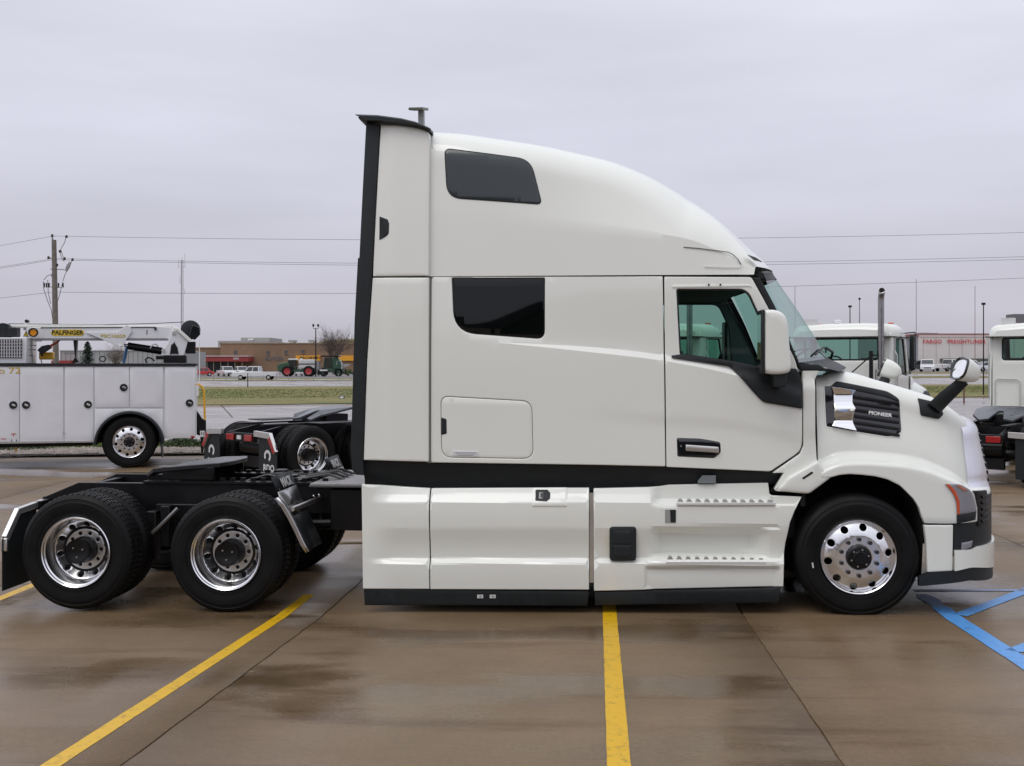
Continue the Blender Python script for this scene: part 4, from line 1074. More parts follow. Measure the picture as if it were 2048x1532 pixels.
bl_ = wrap(lambda p, b: lerpc([(onY(1845, 1172, Y0).x, onY(1845, 1172, Y0).z), (onY(1932, 1158, 9.5).x, onY(1932, 1158, 9.5).z), (3.6, onY(1973, 1137, 10.4).z)], b.x), lambda p, b: zbb(b.x) - .003 if b.x > xb1 else lerpc([(onY(1827, 1164, Y0).x, onY(1827, 1164, Y0).z + .02), (onY(1855, 1145, Y0).x, onY(1855, 1145, Y0).z), (xb1, zbb(xb1))], b.x), onY(1836, 1160, Y0).x, lambda p, z: .006 + .02 * max(0, p - 1))
tp('lower_bumper_lip', bl_, BLK, smooth=40)
pc = wrap(lambda p, b: zt2 - .06, lambda p, b: 1.0, xb1 + .005, lambda p, z: -.012 + .03 * max(0, p - 1)); tp('bumper_insert', pc, BLK, smooth=40)
fgl = relief(rnd(PX([(1917, 1083), (1943, 1080), (1939, 1092), (1916, 1098)], 9.5), .006, 2), nose_y(-.01), [], .03, .003, .02); tp('fog_lamp', fgl, LENS, smooth=50)
# ---- bonnet mirrors
def hood_mirror(flip):
    Yb = 9.62; objs = []
    base = relief(rnd(PX([(1836.5, 796), (1868, 803), (1888, 813), (1888, 829), (1876, 838), (1840, 830.5)], Yb), .012, 3), off(hood_y, -.02), [], .04, .01, .06)
    p0, p1, p2 = onY(1868, 817, 9.6), onY(1890, 795, 9.5), onY(1927, 762, 9.42)
    arm = MB(); rows = []
    for c, w, t in ((p0, .075, .05), (p1, .07, .045), (p2, .055, .035)):
        d = (p2 - p0).normalized(); u = Vector((-d.z, 0, d.x)); rows.append([tuple(c + u * w * cos(a) + Vector((0, 1, 0)) * t * sin(a)) for a in lin(0, 2 * pi, 13)])
    arm.grid(rows); arm.add(rows[-1][:-1], [tuple(reversed(range(12)))])
    c = onY(1932, 743, 9.42)
    hd_ = MB(); rows = []
    for i in range(9):                                  # shell: bowl opening to the rear (-x)
        t = i / 8; r_ = sqrt(max(0, 1 - t ** 2.2)); x = c.x - .055 + .19 * t - .0
        rows.append([(x + .02 * sin(a) * (1 - t), c.y + .085 * r_ * (abs(cos(a)) ** .7) * (1 if cos(a) > 0 else -1), c.z + .012 + (.1 * r_) * (abs(sin(a)) ** .7) * (1 if sin(a) > 0 else -1) - .02 * t) for a in lin(0, 2 * pi, 25)])
    hd_.grid(rows, True)
    frm_ = MB(); frm_.grid([[tuple(Vector(p) + Vector((-.0, 0, 0))) for p in rows[0]], [(p[0] - .025, c.y + (p[1] - c.y) * .98, c.z + (p[2] - c.z) * .98) for p in rows[0]], [(p[0] - .015, c.y + (p[1] - c.y) * .8, c.z + (p[2] - c.z) * .8) for p in rows[0]]])
    gls = MB(); gls.add([(p[0] - .014, c.y + (p[1] - c.y) * .82, c.z + (p[2] - c.z) * .82) for p in rows[0][:-1]], [tuple(range(24))])
    R_ = Matrix.Translation(c) @ Matrix.Rotation(radians(22), 4, 'Z') @ Matrix.Rotation(radians(12), 4, 'Y') @ Matrix.Translation(-c)
    for q in (hd_, frm_, gls): q.xf(R_)
    if flip: base, arm, hd_, frm_, gls = [q.flipped(YC) for q in (base, arm, hd_, frm_, gls)]
    o = tp('bonnet_mirror', hd_, WHITE, smooth=50); obj('mirror_base', base, BLK, o, smooth=50); obj('mirror_arm', arm, BLK, o, smooth=50)
    obj('mirror_frame', frm_, GBLK, o, smooth=50); obj('mirror_glass', gls, CHR, o, smooth=0)
hood_mirror(False); hood_mirror(True)
# ---- wheels
wf = wheel('front', truck, (0, 0, 0)); 
def place(o, px, py, Y, far=False):
    p = onY(px, py, Y); M = chain_inv(truck); q = M @ Vector((p.x, Y if not far else 2 * YC - Y, p.z)); o.location = q
place(wf, 1717, 1114, Y0 + .01); wf.rotation_euler = (0, 0, 0)
w2 = wheel('front', truck, (0, 0, 0), True, False); w2.location = (wf.location.x, 2 * YC - Y0 - .01 - YC, wf.location.z)
for px, py in ((450.5, 1110), (150, 1105)):
    a = wheel('rear', truck, (0, 0, 0)); place(a, px, py, Y0)
    b = wheel('rear', truck, (0, 0, 0), True, False); b.location = (a.location.x, YC - Y0, a.location.z)
ty = MB().box((0, 0, 0), (.012, .003, .045), Matrix.Rotation(-.15, 3, 'Y')); ty_ = obj('tyre_mark', ty, LETT, wf, w=False); ty_.location = (-.375, .002, -.075)
# wheel-house liner of the steer axle: an arched shell
lp = [Vector((onY(px, py, Y0).x, 0, onY(px, py, Y0).z)) for px, py in ((1562, 1170), (1566, 1100), (1580, 1040), (1610, 990), (1655, 958), (1700, 946), (1760, 950), (1810, 975), (1840, 1020), (1850, 1080), (1846, 1165))]
for s in (0, 1):
    lm = MB().grid([[(p.x, y, p.z + .012) for p in lp] for y in (Y0 + .05, Y0 + .7)])
    lm.add([(p.x, Y0 + .7, p.z) for p in lp], [tuple(range(len(lp)))])
    if s: lm = lm.flipped(YC)
    tp('wheel_house', lm, DARK, smooth=40)
bx('front_axle', (2.07, Y0 + .25, .38), (2.2, 2 * YC - Y0 - .25, .52), FRM)
# ---- frame, cross members, fifth wheel, drive-axle gear
ztF = onY(500, 967, 10.25).z
fr_ = []
for s in (-1, 1):
    y = YC + s * .42
    xr = onY(160, 966, 10.23).x; xe_ = onY(88, 1001, 10.23).x
    q = MB().prism([(xe_, ztF - .22), (xe_, ztF - .15), (xr, ztF), (2.9, ztF), (2.9, ztF - .27), (xr + .1, ztF - .27)], y - .035 * 1, y + .035)
    tp('frame_rail', q, FRM, bevel=.004)
cm_ = MB()
for x in (-4.95, -4.0, -3.95, -2.6, -2.2): cm_.box((x, YC, ztF - .13), (.07, .78, .2))
cm_.box((xe_ + .02, YC, ztF - .19), (.05, .86, .1)); tp('cross_member', cm_, FRM)
for px in (450.5, 150):
    x = onY(px, 1110, Y0).x; ax = MB().cyl((x, 9.75, .44), (x, 2 * YC - 9.75, .44), .075, .075, 12); ax.sphere((x, YC, .46), .24, 14, (1, 1, 1)); ax.box((x - .05, 10.2, .62), (.2, .3, .22)); ax.box((x - .05, 2 * YC - 10.2, .62), (.2, .3, .22))
    tp('drive_axle', ax, FRM)
    for s in (-1, 1): tp('air_spring', MB().cyl((x + .3, YC + s * .42, .42), (x + .3, YC + s * .42, .68), .13, .12, 16), FRM)
sh = MB().cyl((-3.95, YC, .5), (1.5, YC, .66), .05, .05, 10); tp('drive_shaft', sh, FRM)
hg = MB()
for k, (x, z0_, z1_) in enumerate(((-4.15, .3, .75), (-4.02, .42, .8), (-3.72, .25, .7))): hg.box((x, 9.95, (z0_ + z1_) / 2), (.09, .12, z1_ - z0_))
hg.box((-3.95, 10.15, .72), (.5, .06, .14)); tp('suspension_hanger', hg, FRM, bevel=.01)
sm_ = MB().tube([(-4.2, 9.9, .5), (-4.05, 9.85, .62), (-3.9, 9.9, .78)], .018, 8); tp('shock_absorber', sm_, mat('dull_steel', (.25, .25, .26), .4, .8))
# fifth wheel: horse-shoe plate with throat, tilted a little
zP = ztF + .165
xa, xb_ = onY(308, 940, 10.35).x, onY(470, 925, 10.35).x
def plate_xy(L_, Wd):
    # outline in xy: ramps to the rear, throat slot
    return [(-L_ * .5, -Wd * .30), (-L_ * .36, -Wd * .44), (L_ * .1, -Wd * .5), (L_ * .42, -Wd * .42), (L_ * .5, -Wd * .2), (L_ * .5, Wd * .2), (L_ * .42, Wd * .42), (L_ * .1, Wd * .5), (-L_ * .36, Wd * .44), (-L_ * .5, Wd * .30), (-L_ * .46, Wd * .13), (-L_ * .1, Wd * .05), (-L_ * .05, 0), (-L_ * .1, -Wd * .05), (-L_ * .46, -Wd * .13)]
def fifth_wheel(parent, c, L_=.98, Wd=.98, tilt=-.06, w=True, m=None):
    mb = MB(); mb.prism(plate_xy(L_, Wd), -.03, .012, 'z')
    n = len(mb.v) // 2
    for k in range(len(mb.v)):
        x, y, z = mb.v[k]
        if x < -L_ * .3: mb.v[k] = (x, y, z - (abs(x) - L_ * .3) * .45)
    mb.xf(Matrix.Translation(c) @ Matrix.Rotation(tilt, 4, 'Y'))
    o = obj('fifth_wheel_plate', mb, m or mat('greasy_black_steel', (.035, .036, .04), .3, .5, var=.4, vscale=4), parent, w=w, bevel=.006, smooth=30)
    for s in (-1, 1):
        q = MB(); q.box((.05, s * Wd * .44, -.07), (L_ * .6, .03, .12)); q.box((.1, s * Wd * .40, -.16), (.26, .06, .18)); q.box((.0, s * Wd * .40, -.235), (.9, .09, .03))
        q.xf(Matrix.Translation(c)); obj('fifth_wheel_base', q, FRM, parent, w=w, bevel=.005)
    return o
fifth_wheel(truck, Vector(((xa + xb_) / 2 - .06, YC, zP)), L_=.84, tilt=-.05)
for k in range(4):
    yy = 10.35 + k * .17; tp('air_line', MB().tube([(-3.5, yy, ztF - .02), (-3.2, yy + .03, ztF + .07 - .01 * k), (-2.9, yy - .04, ztF + .03), (-2.6, yy + .05, ztF + .08), (-2.3, yy, ztF - .02)], .014, 6), FRM if k % 2 else mat('dark_hose', (.03, .03, .035), .35))
for x, y, s in ((-3.0, 10.5, .12), (-2.75, 10.85, .16), (-3.25, 11.0, .11)): tp('valve_box', MB().box((x, y, ztF - .0), (s, s * 1.2, .13)), FRM, bevel=.01)
tp('light_bracket', MB().box((-2.95, 10.3, ztF + .02), (.3, .05, .03), Matrix.Rotation(-.3, 3, 'Y')), SAT)
sr = MB().box((-3.4, YC - .42, ztF + .012), (1.9, .12, .02)); sr.box((-3.4, YC + .42, ztF + .012), (1.9, .12, .02))
for k in range(17):
    for s in (-1, 1): sr.box((-4.2 + k * .1, YC + s * .39, ztF + .04), (.05, .03, .03))
tp('slider_rail', sr, FRM)
# deck plate behind the sleeper: ribbed
dk0, dk1 = onY(632, 970, 10.2).x, onY(770, 970, 9.9).x
dk = tp('deck_plate', MB().span((dk0, 9.95, ztF + .005), (dk1, 2 * YC - 10.0, ztF + .02)), mat('wet_grey_deck', (.14, .14, .145), .3, .5))
for k in range(16):
    y = 9.99 + k * .085; obj('deck_rib', MB().span((dk0, y, ztF + .021), (dk1, y + .035, ztF + .034)), SAT, dk, smooth=0)
bx('battery_box', (onY(655, 1000, 9.9).x, 10.0, ztF - .40), (onY(722, 1000, 9.9).x - .005, 10.2, ztF - .02), FRM, bevel=.01)
gh = MB()
for dx, dz in ((0, 0), (.05, .01), (.03, -.03)): p = onY(630, 991, 10.18); gh.sphere((p.x + dx, p.y - .03, p.z + dz), .014, 8)
tp('air_fitting', gh, CHR)
# quarter fenders in front of the drive wheels, lettered mud guards
def guard(flip):
    near = [(543, 954), (549, 969), (556, 984)]; near2 = [(556, 984), (566, 1010), (580, 1036), (594, 1066), (606, 1092), (612, 1106)]
    def sheet_(pts, yb, th=.006):
        P_ = [onY(*p, 9.43) for p in pts]; rows = [[(p.x, y, p.z) for p in P_] for y in (9.43, yb)]; return MB().grid(rows)
    a = sheet_(near, 10.02); b = sheet_(near2[:3], 10.02); c = sheet_(near2[2:], 10.0)
    edge_ = MB(); P_ = [onY(*p, 9.43) for p in [(549, 999)] + near2[2:]]
    P_ = [onY(*p, 9.42) for p in [(548, 998), (562, 1014), (576, 1038), (590, 1066), (602, 1092), (611, 1106)]]
    rows = [[(p.x + dx, y, p.z + dz) for p in P_] for y, dx, dz in ((9.46, -.0, 0), (9.42, 0, 0), (9.415, .03, .014), (9.43, .045, .02))]
    edge_.grid(rows)
    p0, p1 = onY(587, 1017, 9.5), onY(643, 996, 10.15)
    tb = MB().cyl((p0.x, 9.45, p0.z), (p1.x, 10.22, p1.z + .0), .022, .022, 12)
    if flip: a, b, c, edge_, tb = [q.flipped(YC) for q in (a, b, c, edge_, tb)]
    g = tp('mud_guard', c, BLK, smooth=50, solid=.008)
    obj('guard_sheet', b, STEEL, g, smooth=50, solid=.004); fl_ = obj('guard_flap', a, BLK, g, smooth=50, solid=.006)
    obj('guard_edge', edge_, STEEL, g, smooth=50, solid=.003); obj('guard_tube', tb, SAT, g)
    # word on the flap: lies in the flap's plane, reads across the truck
    A_, B2 = onY(543, 954, 9.43), onY(556, 984, 9.43); up_ = (A_ - B2).normalized(); ax_ = Vector((0, 1, 0)); nrm_ = ax_.cross(up_)
    cen = (A_ + B2) / 2 + Vector((0, .30, 0)) - up_ * 0
    if flip: cen.y = 2 * YC - cen.y; 
    if nrm_.x > 0: nrm_ = -nrm_
    M_ = Matrix(((ax_.x, up_.x, 0, cen.x), (ax_.y, up_.y, 0, cen.y), (ax_.z, up_.z, 0, cen.z), (0, 0, 0, 1)))
    zax = ax_.cross(up_); 
    M_ = Matrix(((ax_.x, up_.x, zax.x, 0), (ax_.y, up_.y, zax.y, 0), (ax_.z, up_.z, zax.z, 0), (0, 0, 0, 1)))
    front = cen + zax * .016 - up_ * .012
    text('MACK', .115, Matrix.Translation(front) @ M_, LETT, g, 'lettering', .001, 1.0, .95, 0, .004)
    for k in range(4):
        yy = (9.5 + k * .15); yy = 2 * YC - yy if flip else yy; q = onY(555, 981, 9.43)
        obj('rivet', MB().sphere((q.x - .006, yy, q.z), .008, 6), SAT, g)
guard(False); guard(True)
# rear mud flaps on angled brackets
XR = -5.32
def rflap(flip, sx=XR):
    pl = [(9.41, .09), (9.41, .55), (9.62, .775), (10.0, .79), (10.0, .09)]
    f_ = MB().prism(pl, sx, sx + .008, 'x')
    br = [(9.42, .575), (9.64, .80), (10.1, .825), (10.1, .765), (9.67, .742), (9.47, .53)]
    b_ = MB(); n = len(br)
    b_.prism(br, sx - .012, sx + .035, 'x')
    c_ = MB().box((sx + .01, 9.435, .50), (.06, .03, .12))
    ar_ = MB().span((sx, 9.98, .74), (sx + .06, 10.25, .82))
    if flip: f_, b_, c_, ar_ = [q.flipped(YC) for q in (f_, b_, c_, ar_)]
    o = tp('mud_flap', f_, BLK); obj('flap_bracket', b_, mat('bright_bracket', (.75, .74, .73), .3, .85), o, bevel=.006); obj('bracket_end', c_, SAT, o, bevel=.01); obj('bracket_arm', ar_, FRM, o)
rflap(False); rflap(True)
tl = MB().box((xe_ - .02, YC, ztF - .2), (.03, .5, .08)); tp('tail_lamp_bar', tl, REDL, bevel=.005)
# ================================================================== things behind the truck
def local(px0, d, z0=None, phi=0):
    """a working frame at distance d, turned by phi from facing the viewer: a point of the photo -> (x, z) on its plane y = LP.y"""
    b = at(px0, HY, d); g = zg(b.x, b.y) if z0 is None else z0; X0 = (px0 - CX) / F * d
    def LP(px, py):
        r = (px - CX) / F; xo, do = X0 - LP.y * sin(phi), d + LP.y * cos(phi)
        t = (r * do - xo) / (cos(phi) - r * sin(phi)); dd = do + t * sin(phi)
        return (t, H + (HY - py) / F * dd - g)
    LP.y = 0
    return Vector((b.x, b.y, g)), LP
def lo_(name, mb, m, parent, **k): return obj(name, mb, m, parent, w=False, **k)
flat = lambda y: (lambda x, z: y)
# ------------------------------------------------------------------ crane service truck
WIN0 = mat('cab_window_glass', (.02, .025, .028), .08)
PH = radians(15); base, LP = local(259, 22.6, None, PH)
ct = thing('crane_service_truck', 'white mechanics truck with tool cabinets and roof crane at the left edge', 'truck', base, A + PH)
def q4(a, b): return [LP(a[0], a[1]), LP(b[0], a[1]), LP(b[0], b[1]), LP(a[0], b[1])]
def qp(*pts): return [LP(*p) for p in pts]
zt = LP(0, 731)[1]
body = MB()
xl, xr = LP(-330, 0)[0], LP(391, 0)[0]
wx, wz = LP(259, 889); wr = 66 / F * 22.6
for yy0, yy1 in ((.03, 2.38),):
    body.prism([(xl, zt), (xr, zt), (xr, LP(0, 878)[1]), (wx + wr + .02, LP(0, 879)[1])] + [(wx + (wr + .0) * cos(a), wz + (wr + .0) * sin(a)) for a in lin(.12, pi - .06, 14)] + [LP(190, 885), LP(-330, 891)], yy0, yy1)
lo_('body', body, WHITE2, ct, smooth=20)
def cab_panel(pts, **k):
    return lo_(k.get('n', 'cabinet_door'), relief(pts, flat(.0), [], .3, .006, .03), WHITE2, ct)
doors = []
for pts in ([(-100, 734), (38.2, 734), (38.6, 884.5), (-100, 886)], [(39.6, 734), (126.5, 734), (126.5, 883), (39.8, 884.5)], [(130, 734), (187, 734), (187, 881.5), (130, 883)],
            [(189, 734), (258, 734), (258, 815.5), (189, 815.5)], [(260, 734), (326, 734), (326, 815.5), (260, 815.5)], [(330.5, 734), (391, 734), (391, 876), (330.5, 877)]):
    doors.append(cab_panel(qp(*pts)))
arcp = [(wx + wr * cos(a), wz + wr * sin(a)) for a in lin(.18, pi - .1, 18)]
lo_('wheel_panel', relief([LP(326, 817), LP(189, 817), LP(189, 881)] + list(reversed([p for p in arcp if p[0] < LP(322, 0)[0]])) + [LP(326, 870)], flat(.004), [], .3, .004, .02), WHITE2, ct)
for (px, py), dr in zip(((26.6, 810), (52, 810), (176, 809), (247.5, 775), (379, 806)), (doors[0], doors[1], doors[2], doors[3], doors[5])):
    x, z = LP(px, py); h = lo_('latch', MB().cyl((x, -.002, z), (x, -.02, z), .078, .075, 20), BLK, dr)
    lo_('latch_handle', MB().box((x + .012, -.032, z - .004), (.07, .02, .035), Matrix.Rotation(.5, 3, 'Y')), CHR, h, bevel=.006)
lo_('top_rail', MB().prism(qp((-330, 726), (392.5, 727), (392.5, 732), (-330, 732)), -.02, 2.4), BLK, ct)
lo_('lower_rail', MB().prism(qp((-330, 886), (190, 881.5), (190, 884.5), (-330, 893)), -.01, .1), SAT, ct)
lo_('underframe', MB().prism(qp((-330, 893), (180, 886), (180, 893), (-330, 903)), .25, 2.0), FRM, ct)
# the truck's cab, beyond the left edge of the photo
xc_ = xl - .15
cbm = MB().prism([(xc_, .95), (xc_, 2.75), (xc_ - .15, 2.9), (xc_ - 1.3, 2.88), (xc_ - 1.65, 2.0), (xc_ - 2.7, 1.75), (xc_ - 2.95, 1.5), (xc_ - 3.0, .7), (xc_ - 1.6, .7), (xc_ - 1.5, .95)], .1, 2.3); cbo = lo_('cab', cbm, WHITE2, ct, bevel=.05)
for y_ in (.085, 2.3): lo_('cab_window', MB().prism([(xc_ - .45, 2.05), (xc_ - 1.5, 2.05), (xc_ - 1.25, 2.7), (xc_ - .45, 2.7)], y_, y_ + .015), WIN0, cbo)
lo_('bonnet_arch', MB().lathe([(.56, -.02), (.64, -.02), (.64, .3), (.56, .3)], (xc_ - 2.2, .06, .56), 28), BLK, ct)
wheel('front', ct, (xc_ - 2.2, .0, .525), False, False); wheel('front', ct, (xc_ - 2.2, 2.4, .525), True, False)
lo_('frame_rail', MB().span((xc_ - 3.0, .7, .6), (LP(390, 0)[0], 1.7, .85)), FRM, ct)
# wheel arch
fl = MB(); rows = []
for a in lin(.0, pi, 24):
    rows.append([(wx + r_ * cos(a), y, wz + r_ * sin(a) * 1.0) for r_, y in ((wr * .93, .05), (wr * .93, -.1), (wr * .95, -.115), (wr * 1.0, -.11), (wr * 1.02, -.02), (wr * 1.02, .03))])
fl.grid(rows, True); lo_('wheel_arch', fl, BLK, ct, smooth=50)
well = MB(); well.grid([[(wx + wr * .95 * cos(a), y, wz + wr * .95 * sin(a)) for a in lin(0, pi, 16)] for y in (.0, .7)]); well.add([(wx + wr * .95 * cos(a), .7, wz + wr * .95 * sin(a)) for a in lin(0, pi, 16)], [tuple(range(16))])
lo_('wheel_well', well, DARK, ct, smooth=50)
wl = wheel('front', ct, (wx, -.06, .525)); wl.scale = (1.04, 1, 1.04)
wl2 = wheel('rear', ct, (wx, 2.45, .525), True, False)
lo_('mud_flap', MB().box((LP(321, 0)[0], .3, LP(0, 893)[1]), (.02, .55, .58), Matrix.Rotation(-.12, 3, 'Y')), BLK, ct)
lo_('marker_lamp', MB().prism(q4((382, 872), (389, 876)), -.01, .0), REDL, ct)
# rear bumper, step and yellow hand rail
rb = MB(); rb.prism(qp((393, 822), (399, 830), (404, 838), (412, 842), (412, 872), (406, 906), (402, 906), (400, 872), (393, 870)), .1, .35); lo_('rear_bumper', rb, FRM, ct, bevel=.01)
lo_('warning_plate', MB().prism(q4((400, 862), (409, 874)), .07, .095), TAPEW, ct)
for k in (0, 1): x, z = LP(403 + k * 3.4, 867 + k); lo_('warning_print', MB().box((x, .066, z), (.012, .004, .07)), mat('black_print', (.02, .02, .02), .5), ct)
lo_('rear_light_panel', MB().prism(q4((392.5, 770), (397, 792)), .0, .1), WHITE2, ct)
hp = [Vector((LP(a - 1.5, b)[0], .1, LP(a, b)[1])) for a, b in ((393, 769), (399, 769.5), (405, 773), (409, 780), (410, 800), (411, 840))]
lo_('hand_rail', MB().tube(hp, .022, 8), YEL, ct)
lo_('step_bracket', MB().tube([Vector((LP(a, b)[0], .15, LP(a, b)[1])) for a, b in ((404, 842), (402, 850), (406, 852))], .02, 6), SAT, ct)
lo_('hanging_strap', MB().box((LP(27, 0)[0], .3, LP(0, 900)[1]), (.03, .03, .12)), YEL, ct)
# generator cabinet with louvres
LP.y = .3
gen = lo_('generator_cabinet', MB().prism(qp((-60, 675), (53, 675), (53, 727), (-60, 727)), .3, 1.6), WHITE2, ct, bevel=.015)
lo_('louvre_panel', MB().prism(q4((-20, 677.5), (44, 716)), .285, .3), mat('dark_louvre', (.05, .05, .055), .6), gen)
for k in range(12):
    x = LP(-17 + k * 5.2, 0)[0]; lo_('louvre', MB().box((x, .275, LP(0, 696.5)[1]), (.022, .025, .38)), mat('light_grey_louvre', (.45, .45, .47), .5), gen)
for k in range(6): lo_('louvre_rail', MB().box((LP(12, 0)[0], .27, LP(0, 680 + k * 6.6)[1]), (.66, .012, .012)), MATS['light_grey_louvre'], gen)
lo_('hose_reel', MB().cyl((LP(2, 0)[0], .5, LP(0, 661)[1]), (LP(2, 0)[0], .9, LP(0, 661)[1]), .16, .16, 20), BLK, ct)
lo_('black_housing', MB().prism(q4((12, 654), (31, 673)), .45, .9), BLK, ct, bevel=.02)
LP.y = .78
# crane: boom, wedge, ram, mast, winch drum, base, rest
cy0, cy1 = .75, 1.15
boom = MB().prism(qp((53, 655.5), (77, 654), (320, 653), (352, 656), (352, 679), (53, 679)), cy0, cy1); bo = lo_('boom', boom, WHITE2, ct, bevel=.01)
lo_('boom_cap', MB().prism(qp((0, 650), (130, 649), (350, 651.5), (352, 655), (77, 654), (0, 657)), cy0 + .02, cy1 - .02), WHITE, ct, bevel=.01)
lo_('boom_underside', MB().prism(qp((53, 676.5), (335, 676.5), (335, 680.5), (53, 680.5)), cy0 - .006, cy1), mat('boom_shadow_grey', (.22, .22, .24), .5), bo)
lo_('boom_line', MB().prism(qp((82, 654.5), (311, 653.5), (311, 655.2), (82, 656.2)), cy0 - .012, cy0), BLK, bo)
lo_('boom_stop', MB().prism(q4((309, 654), (313, 660)), cy0 - .03, cy0), BLK, bo)
lo_('boom_mark', MB().prism(q4((293.3, 660), (295, 669)), cy0 - .004, cy0), BLK, bo)
ov = [LP(108, 659.5), LP(162, 659.5)]; oc = []
for cx_, s in ((162, 1), (109, -1)):
    c = LP(cx_, 665.5); r_ = 6.2 / F * 22.6; oc += [(c[0] + s * r_ * cos(a), c[1] + r_ * sin(a) * s * (1)) for a in lin(-pi / 2, pi / 2, 9)]
badge = lo_('badge', MB().prism(oc, cy0 - .008, cy0 - .001), mat('badge_yellow', (.72, .5, .02), .5), bo)
def ltext(s, size, px, py, y, m, parent, root, **k):
    x, z = LP(px, py); p = Matrix.LocRotScale(root.location, root.rotation_euler, None) @ Vector((x, y, z))
    return text(s, size, Matrix.LocRotScale(p, root.rotation_euler, None) @ Matrix.Rotation(pi / 2, 4, 'X'), m, parent, 'lettering', **k)
ltext('PALFINGER', .125, 135.5, 665.6, cy0 - .010, mat('black_print', (.02, .02, .02), .5), badge, ct, sx=.98, bold=.004)
wedge = lo_('boom_bracket', MB().prism(qp((172, 665), (236, 664), (251, 651), (256, 650), (262, 655), (264, 664), (250, 684), (246, 694), (240, 694)), cy0 - .04, cy0 - .01), WHITE2, ct, bevel=.006)
ltext('PSC10629', .095, 227, 672.5, cy0 - .044, mat('dull_gold_print', (.55, .45, .14), .5), wedge, ct, sx=1.25, bold=.003)
lo_('pivot_pin', MB().cyl((*LP(240.5, 690.5)[:1], cy0 - .05, LP(240.5, 690.5)[1]), (LP(240.5, 0)[0], cy0, LP(0, 690.5)[1]), .035, .035, 12), SAT, wedge)
a = LP(254, 691.5); b = LP(323, 702)
lo_('lift_ram', MB().cyl((a[0], .95, a[1]), (b[0], .95, b[1]), .078, .078, 16), FRM, ct); a2 = LP(247, 690); lo_('ram_rod', MB().cyl((a2[0], .95, a2[1]), (a[0] + .05, .95, a[1]), .035, .035, 12), CHR, ct)
lo_('ram_fitting', MB().tube([Vector((LP(x_, y_)[0], .86, LP(x_, y_)[1])) for x_, y_ in ((300, 697), (304, 690), (311, 688), (316, 693))], .013, 6), SAT, ct)
mast = lo_('mast', MB().prism(qp((347, 655), (356, 655), (383, 679), (376, 683), (372, 697), (368, 711), (358, 711), (357, 696), (350, 684), (343, 690), (340, 711), (322, 711), (327, 698), (334, 690), (340, 676)), cy0 - .06, cy1 + .05), WHITE2, ct, bevel=.01)
lo_('mast_opening', MB().prism(qp((341, 708), (343, 691), (350, 686), (356, 696), (357, 708)), cy0 - .064, cy0 - .05), DARK, mast)
lo_('mast_flange', MB().prism(qp((352, 659), (356, 656), (385, 681), (378, 683)), cy0 - .12, cy0 - .06), WHITE, mast, bevel=.004)
for p_ in ((348, 666), (327, 701)): x, z = LP(*p_); lo_('pivot_pin', MB().cyl((x, cy0 - .09, z), (x, cy0 - .06, z), .04, .04, 12), SAT, mast)
x, z = LP(381, 659.5)
dr = lo_('winch_drum', MB().lathe([(0, -.0), (.16, -.0), (.2, .02), (.205, .05), (.205, .3), (.15, .33), (0, .33)], (x, cy0 - .02, z), 28), BLK, ct, smooth=40)
lo_('drum_guard', MB().prism(qp((385, 650), (399, 655), (401, 669), (390, 680), (376, 676)), cy0 - .05, cy0 - .02), GBLK, dr, bevel=.01)
lo_('control_box', MB().prism(qp((373, 684), (391, 683), (391, 707), (371, 707)), cy0, cy1), FRM, ct, bevel=.01)
lo_('crane_base', MB().prism(q4((328, 711), (373, 726)), .5, 1.4), FRM, ct, bevel=.01)
lo_('base_step', MB().prism(q4((313, 712), (328, 719)), .55, .8), FRM, ct)
hs = [Vector((LP(a_, b_)[0], .6, LP(a_, b_)[1])) for a_, b_ in ((294, 726), (292, 719), (297, 715), (304, 717), (310, 722))]
lo_('hose', MB().tube(hs, .018, 6), BLK, ct)
lo_('boom_rest', MB().prism(qp((145, 668), (154, 668), (153, 690), (151.5, 715), (158, 725), (143, 725), (149.5, 715), (147, 690)), .8, 1.05), FRM, ct, bevel=.006)
lo_('beacon', MB().cyl((LP(70, 0)[0], .55, LP(0, 665)[1]), (LP(70, 0)[0], .65, LP(0, 665)[1]), .068, .06, 16), mat('amber_beacon', (.8, .3, .01), .2, coat=1), ct)
lo_('beacon_guard', MB().lathe([(.07, 0), (.095, 0), (.095, .06), (.07, .06)], (LP(70, 0)[0], .53, LP(0, 665)[1]), 20), BLK, ct)
tr_ = lo_('warning_triangle', MB().prism(qp((48, 673.5), (59, 673.5), (54, 661)), .66, .67), BLK, ct)
lo_('triangle_face', MB().prism(qp((50, 672.3), (57.3, 672.3), (54, 664)), .65, .66), mat('badge_yellow', (.72, .5, .02), .5), tr_)
lo_('triangle_mark', MB().prism(qp((53.3, 671.5), (54.8, 671.5), (54.6, 667), (53.5, 667)), .645, .65), BLK, tr_)
lo_('boom_tip', MB().prism(qp((45, 660), (49, 645), (54, 645), (54, 660)), .85, 1.0), WHITE2, ct, bevel=.006)
x, z = LP(52, 642); lo_('tip_sheave', MB().cyl((x, .82, z), (x, 1.02, z), .035, .035, 12), BLK, ct)
lo_('cable', MB().tube([Vector((LP(a_, b_)[0], .95, LP(a_, b_)[1])) for a_, b_ in ((14, 647), (200, 649), (300, 646.5), (366, 643.5))], .008, 5), FRM, ct)
hk = lo_('hook_block', MB().prism(qp((73, 700), (82, 692), (96, 689), (102, 695), (92, 702), (85, 706), (82, 713), (78, 705)), .85, 1.0), BLK, ct, bevel=.01)
lo_('hook_sling', MB().tube([Vector((LP(a_, b_)[0], .9, LP(a_, b_)[1])) for a_, b_ in ((95, 695), (104, 689), (112, 685), (120, 679))], [.03, .025, .02, .012], 6), mat('red_sling', (.45, .06, .03), .6), ct)
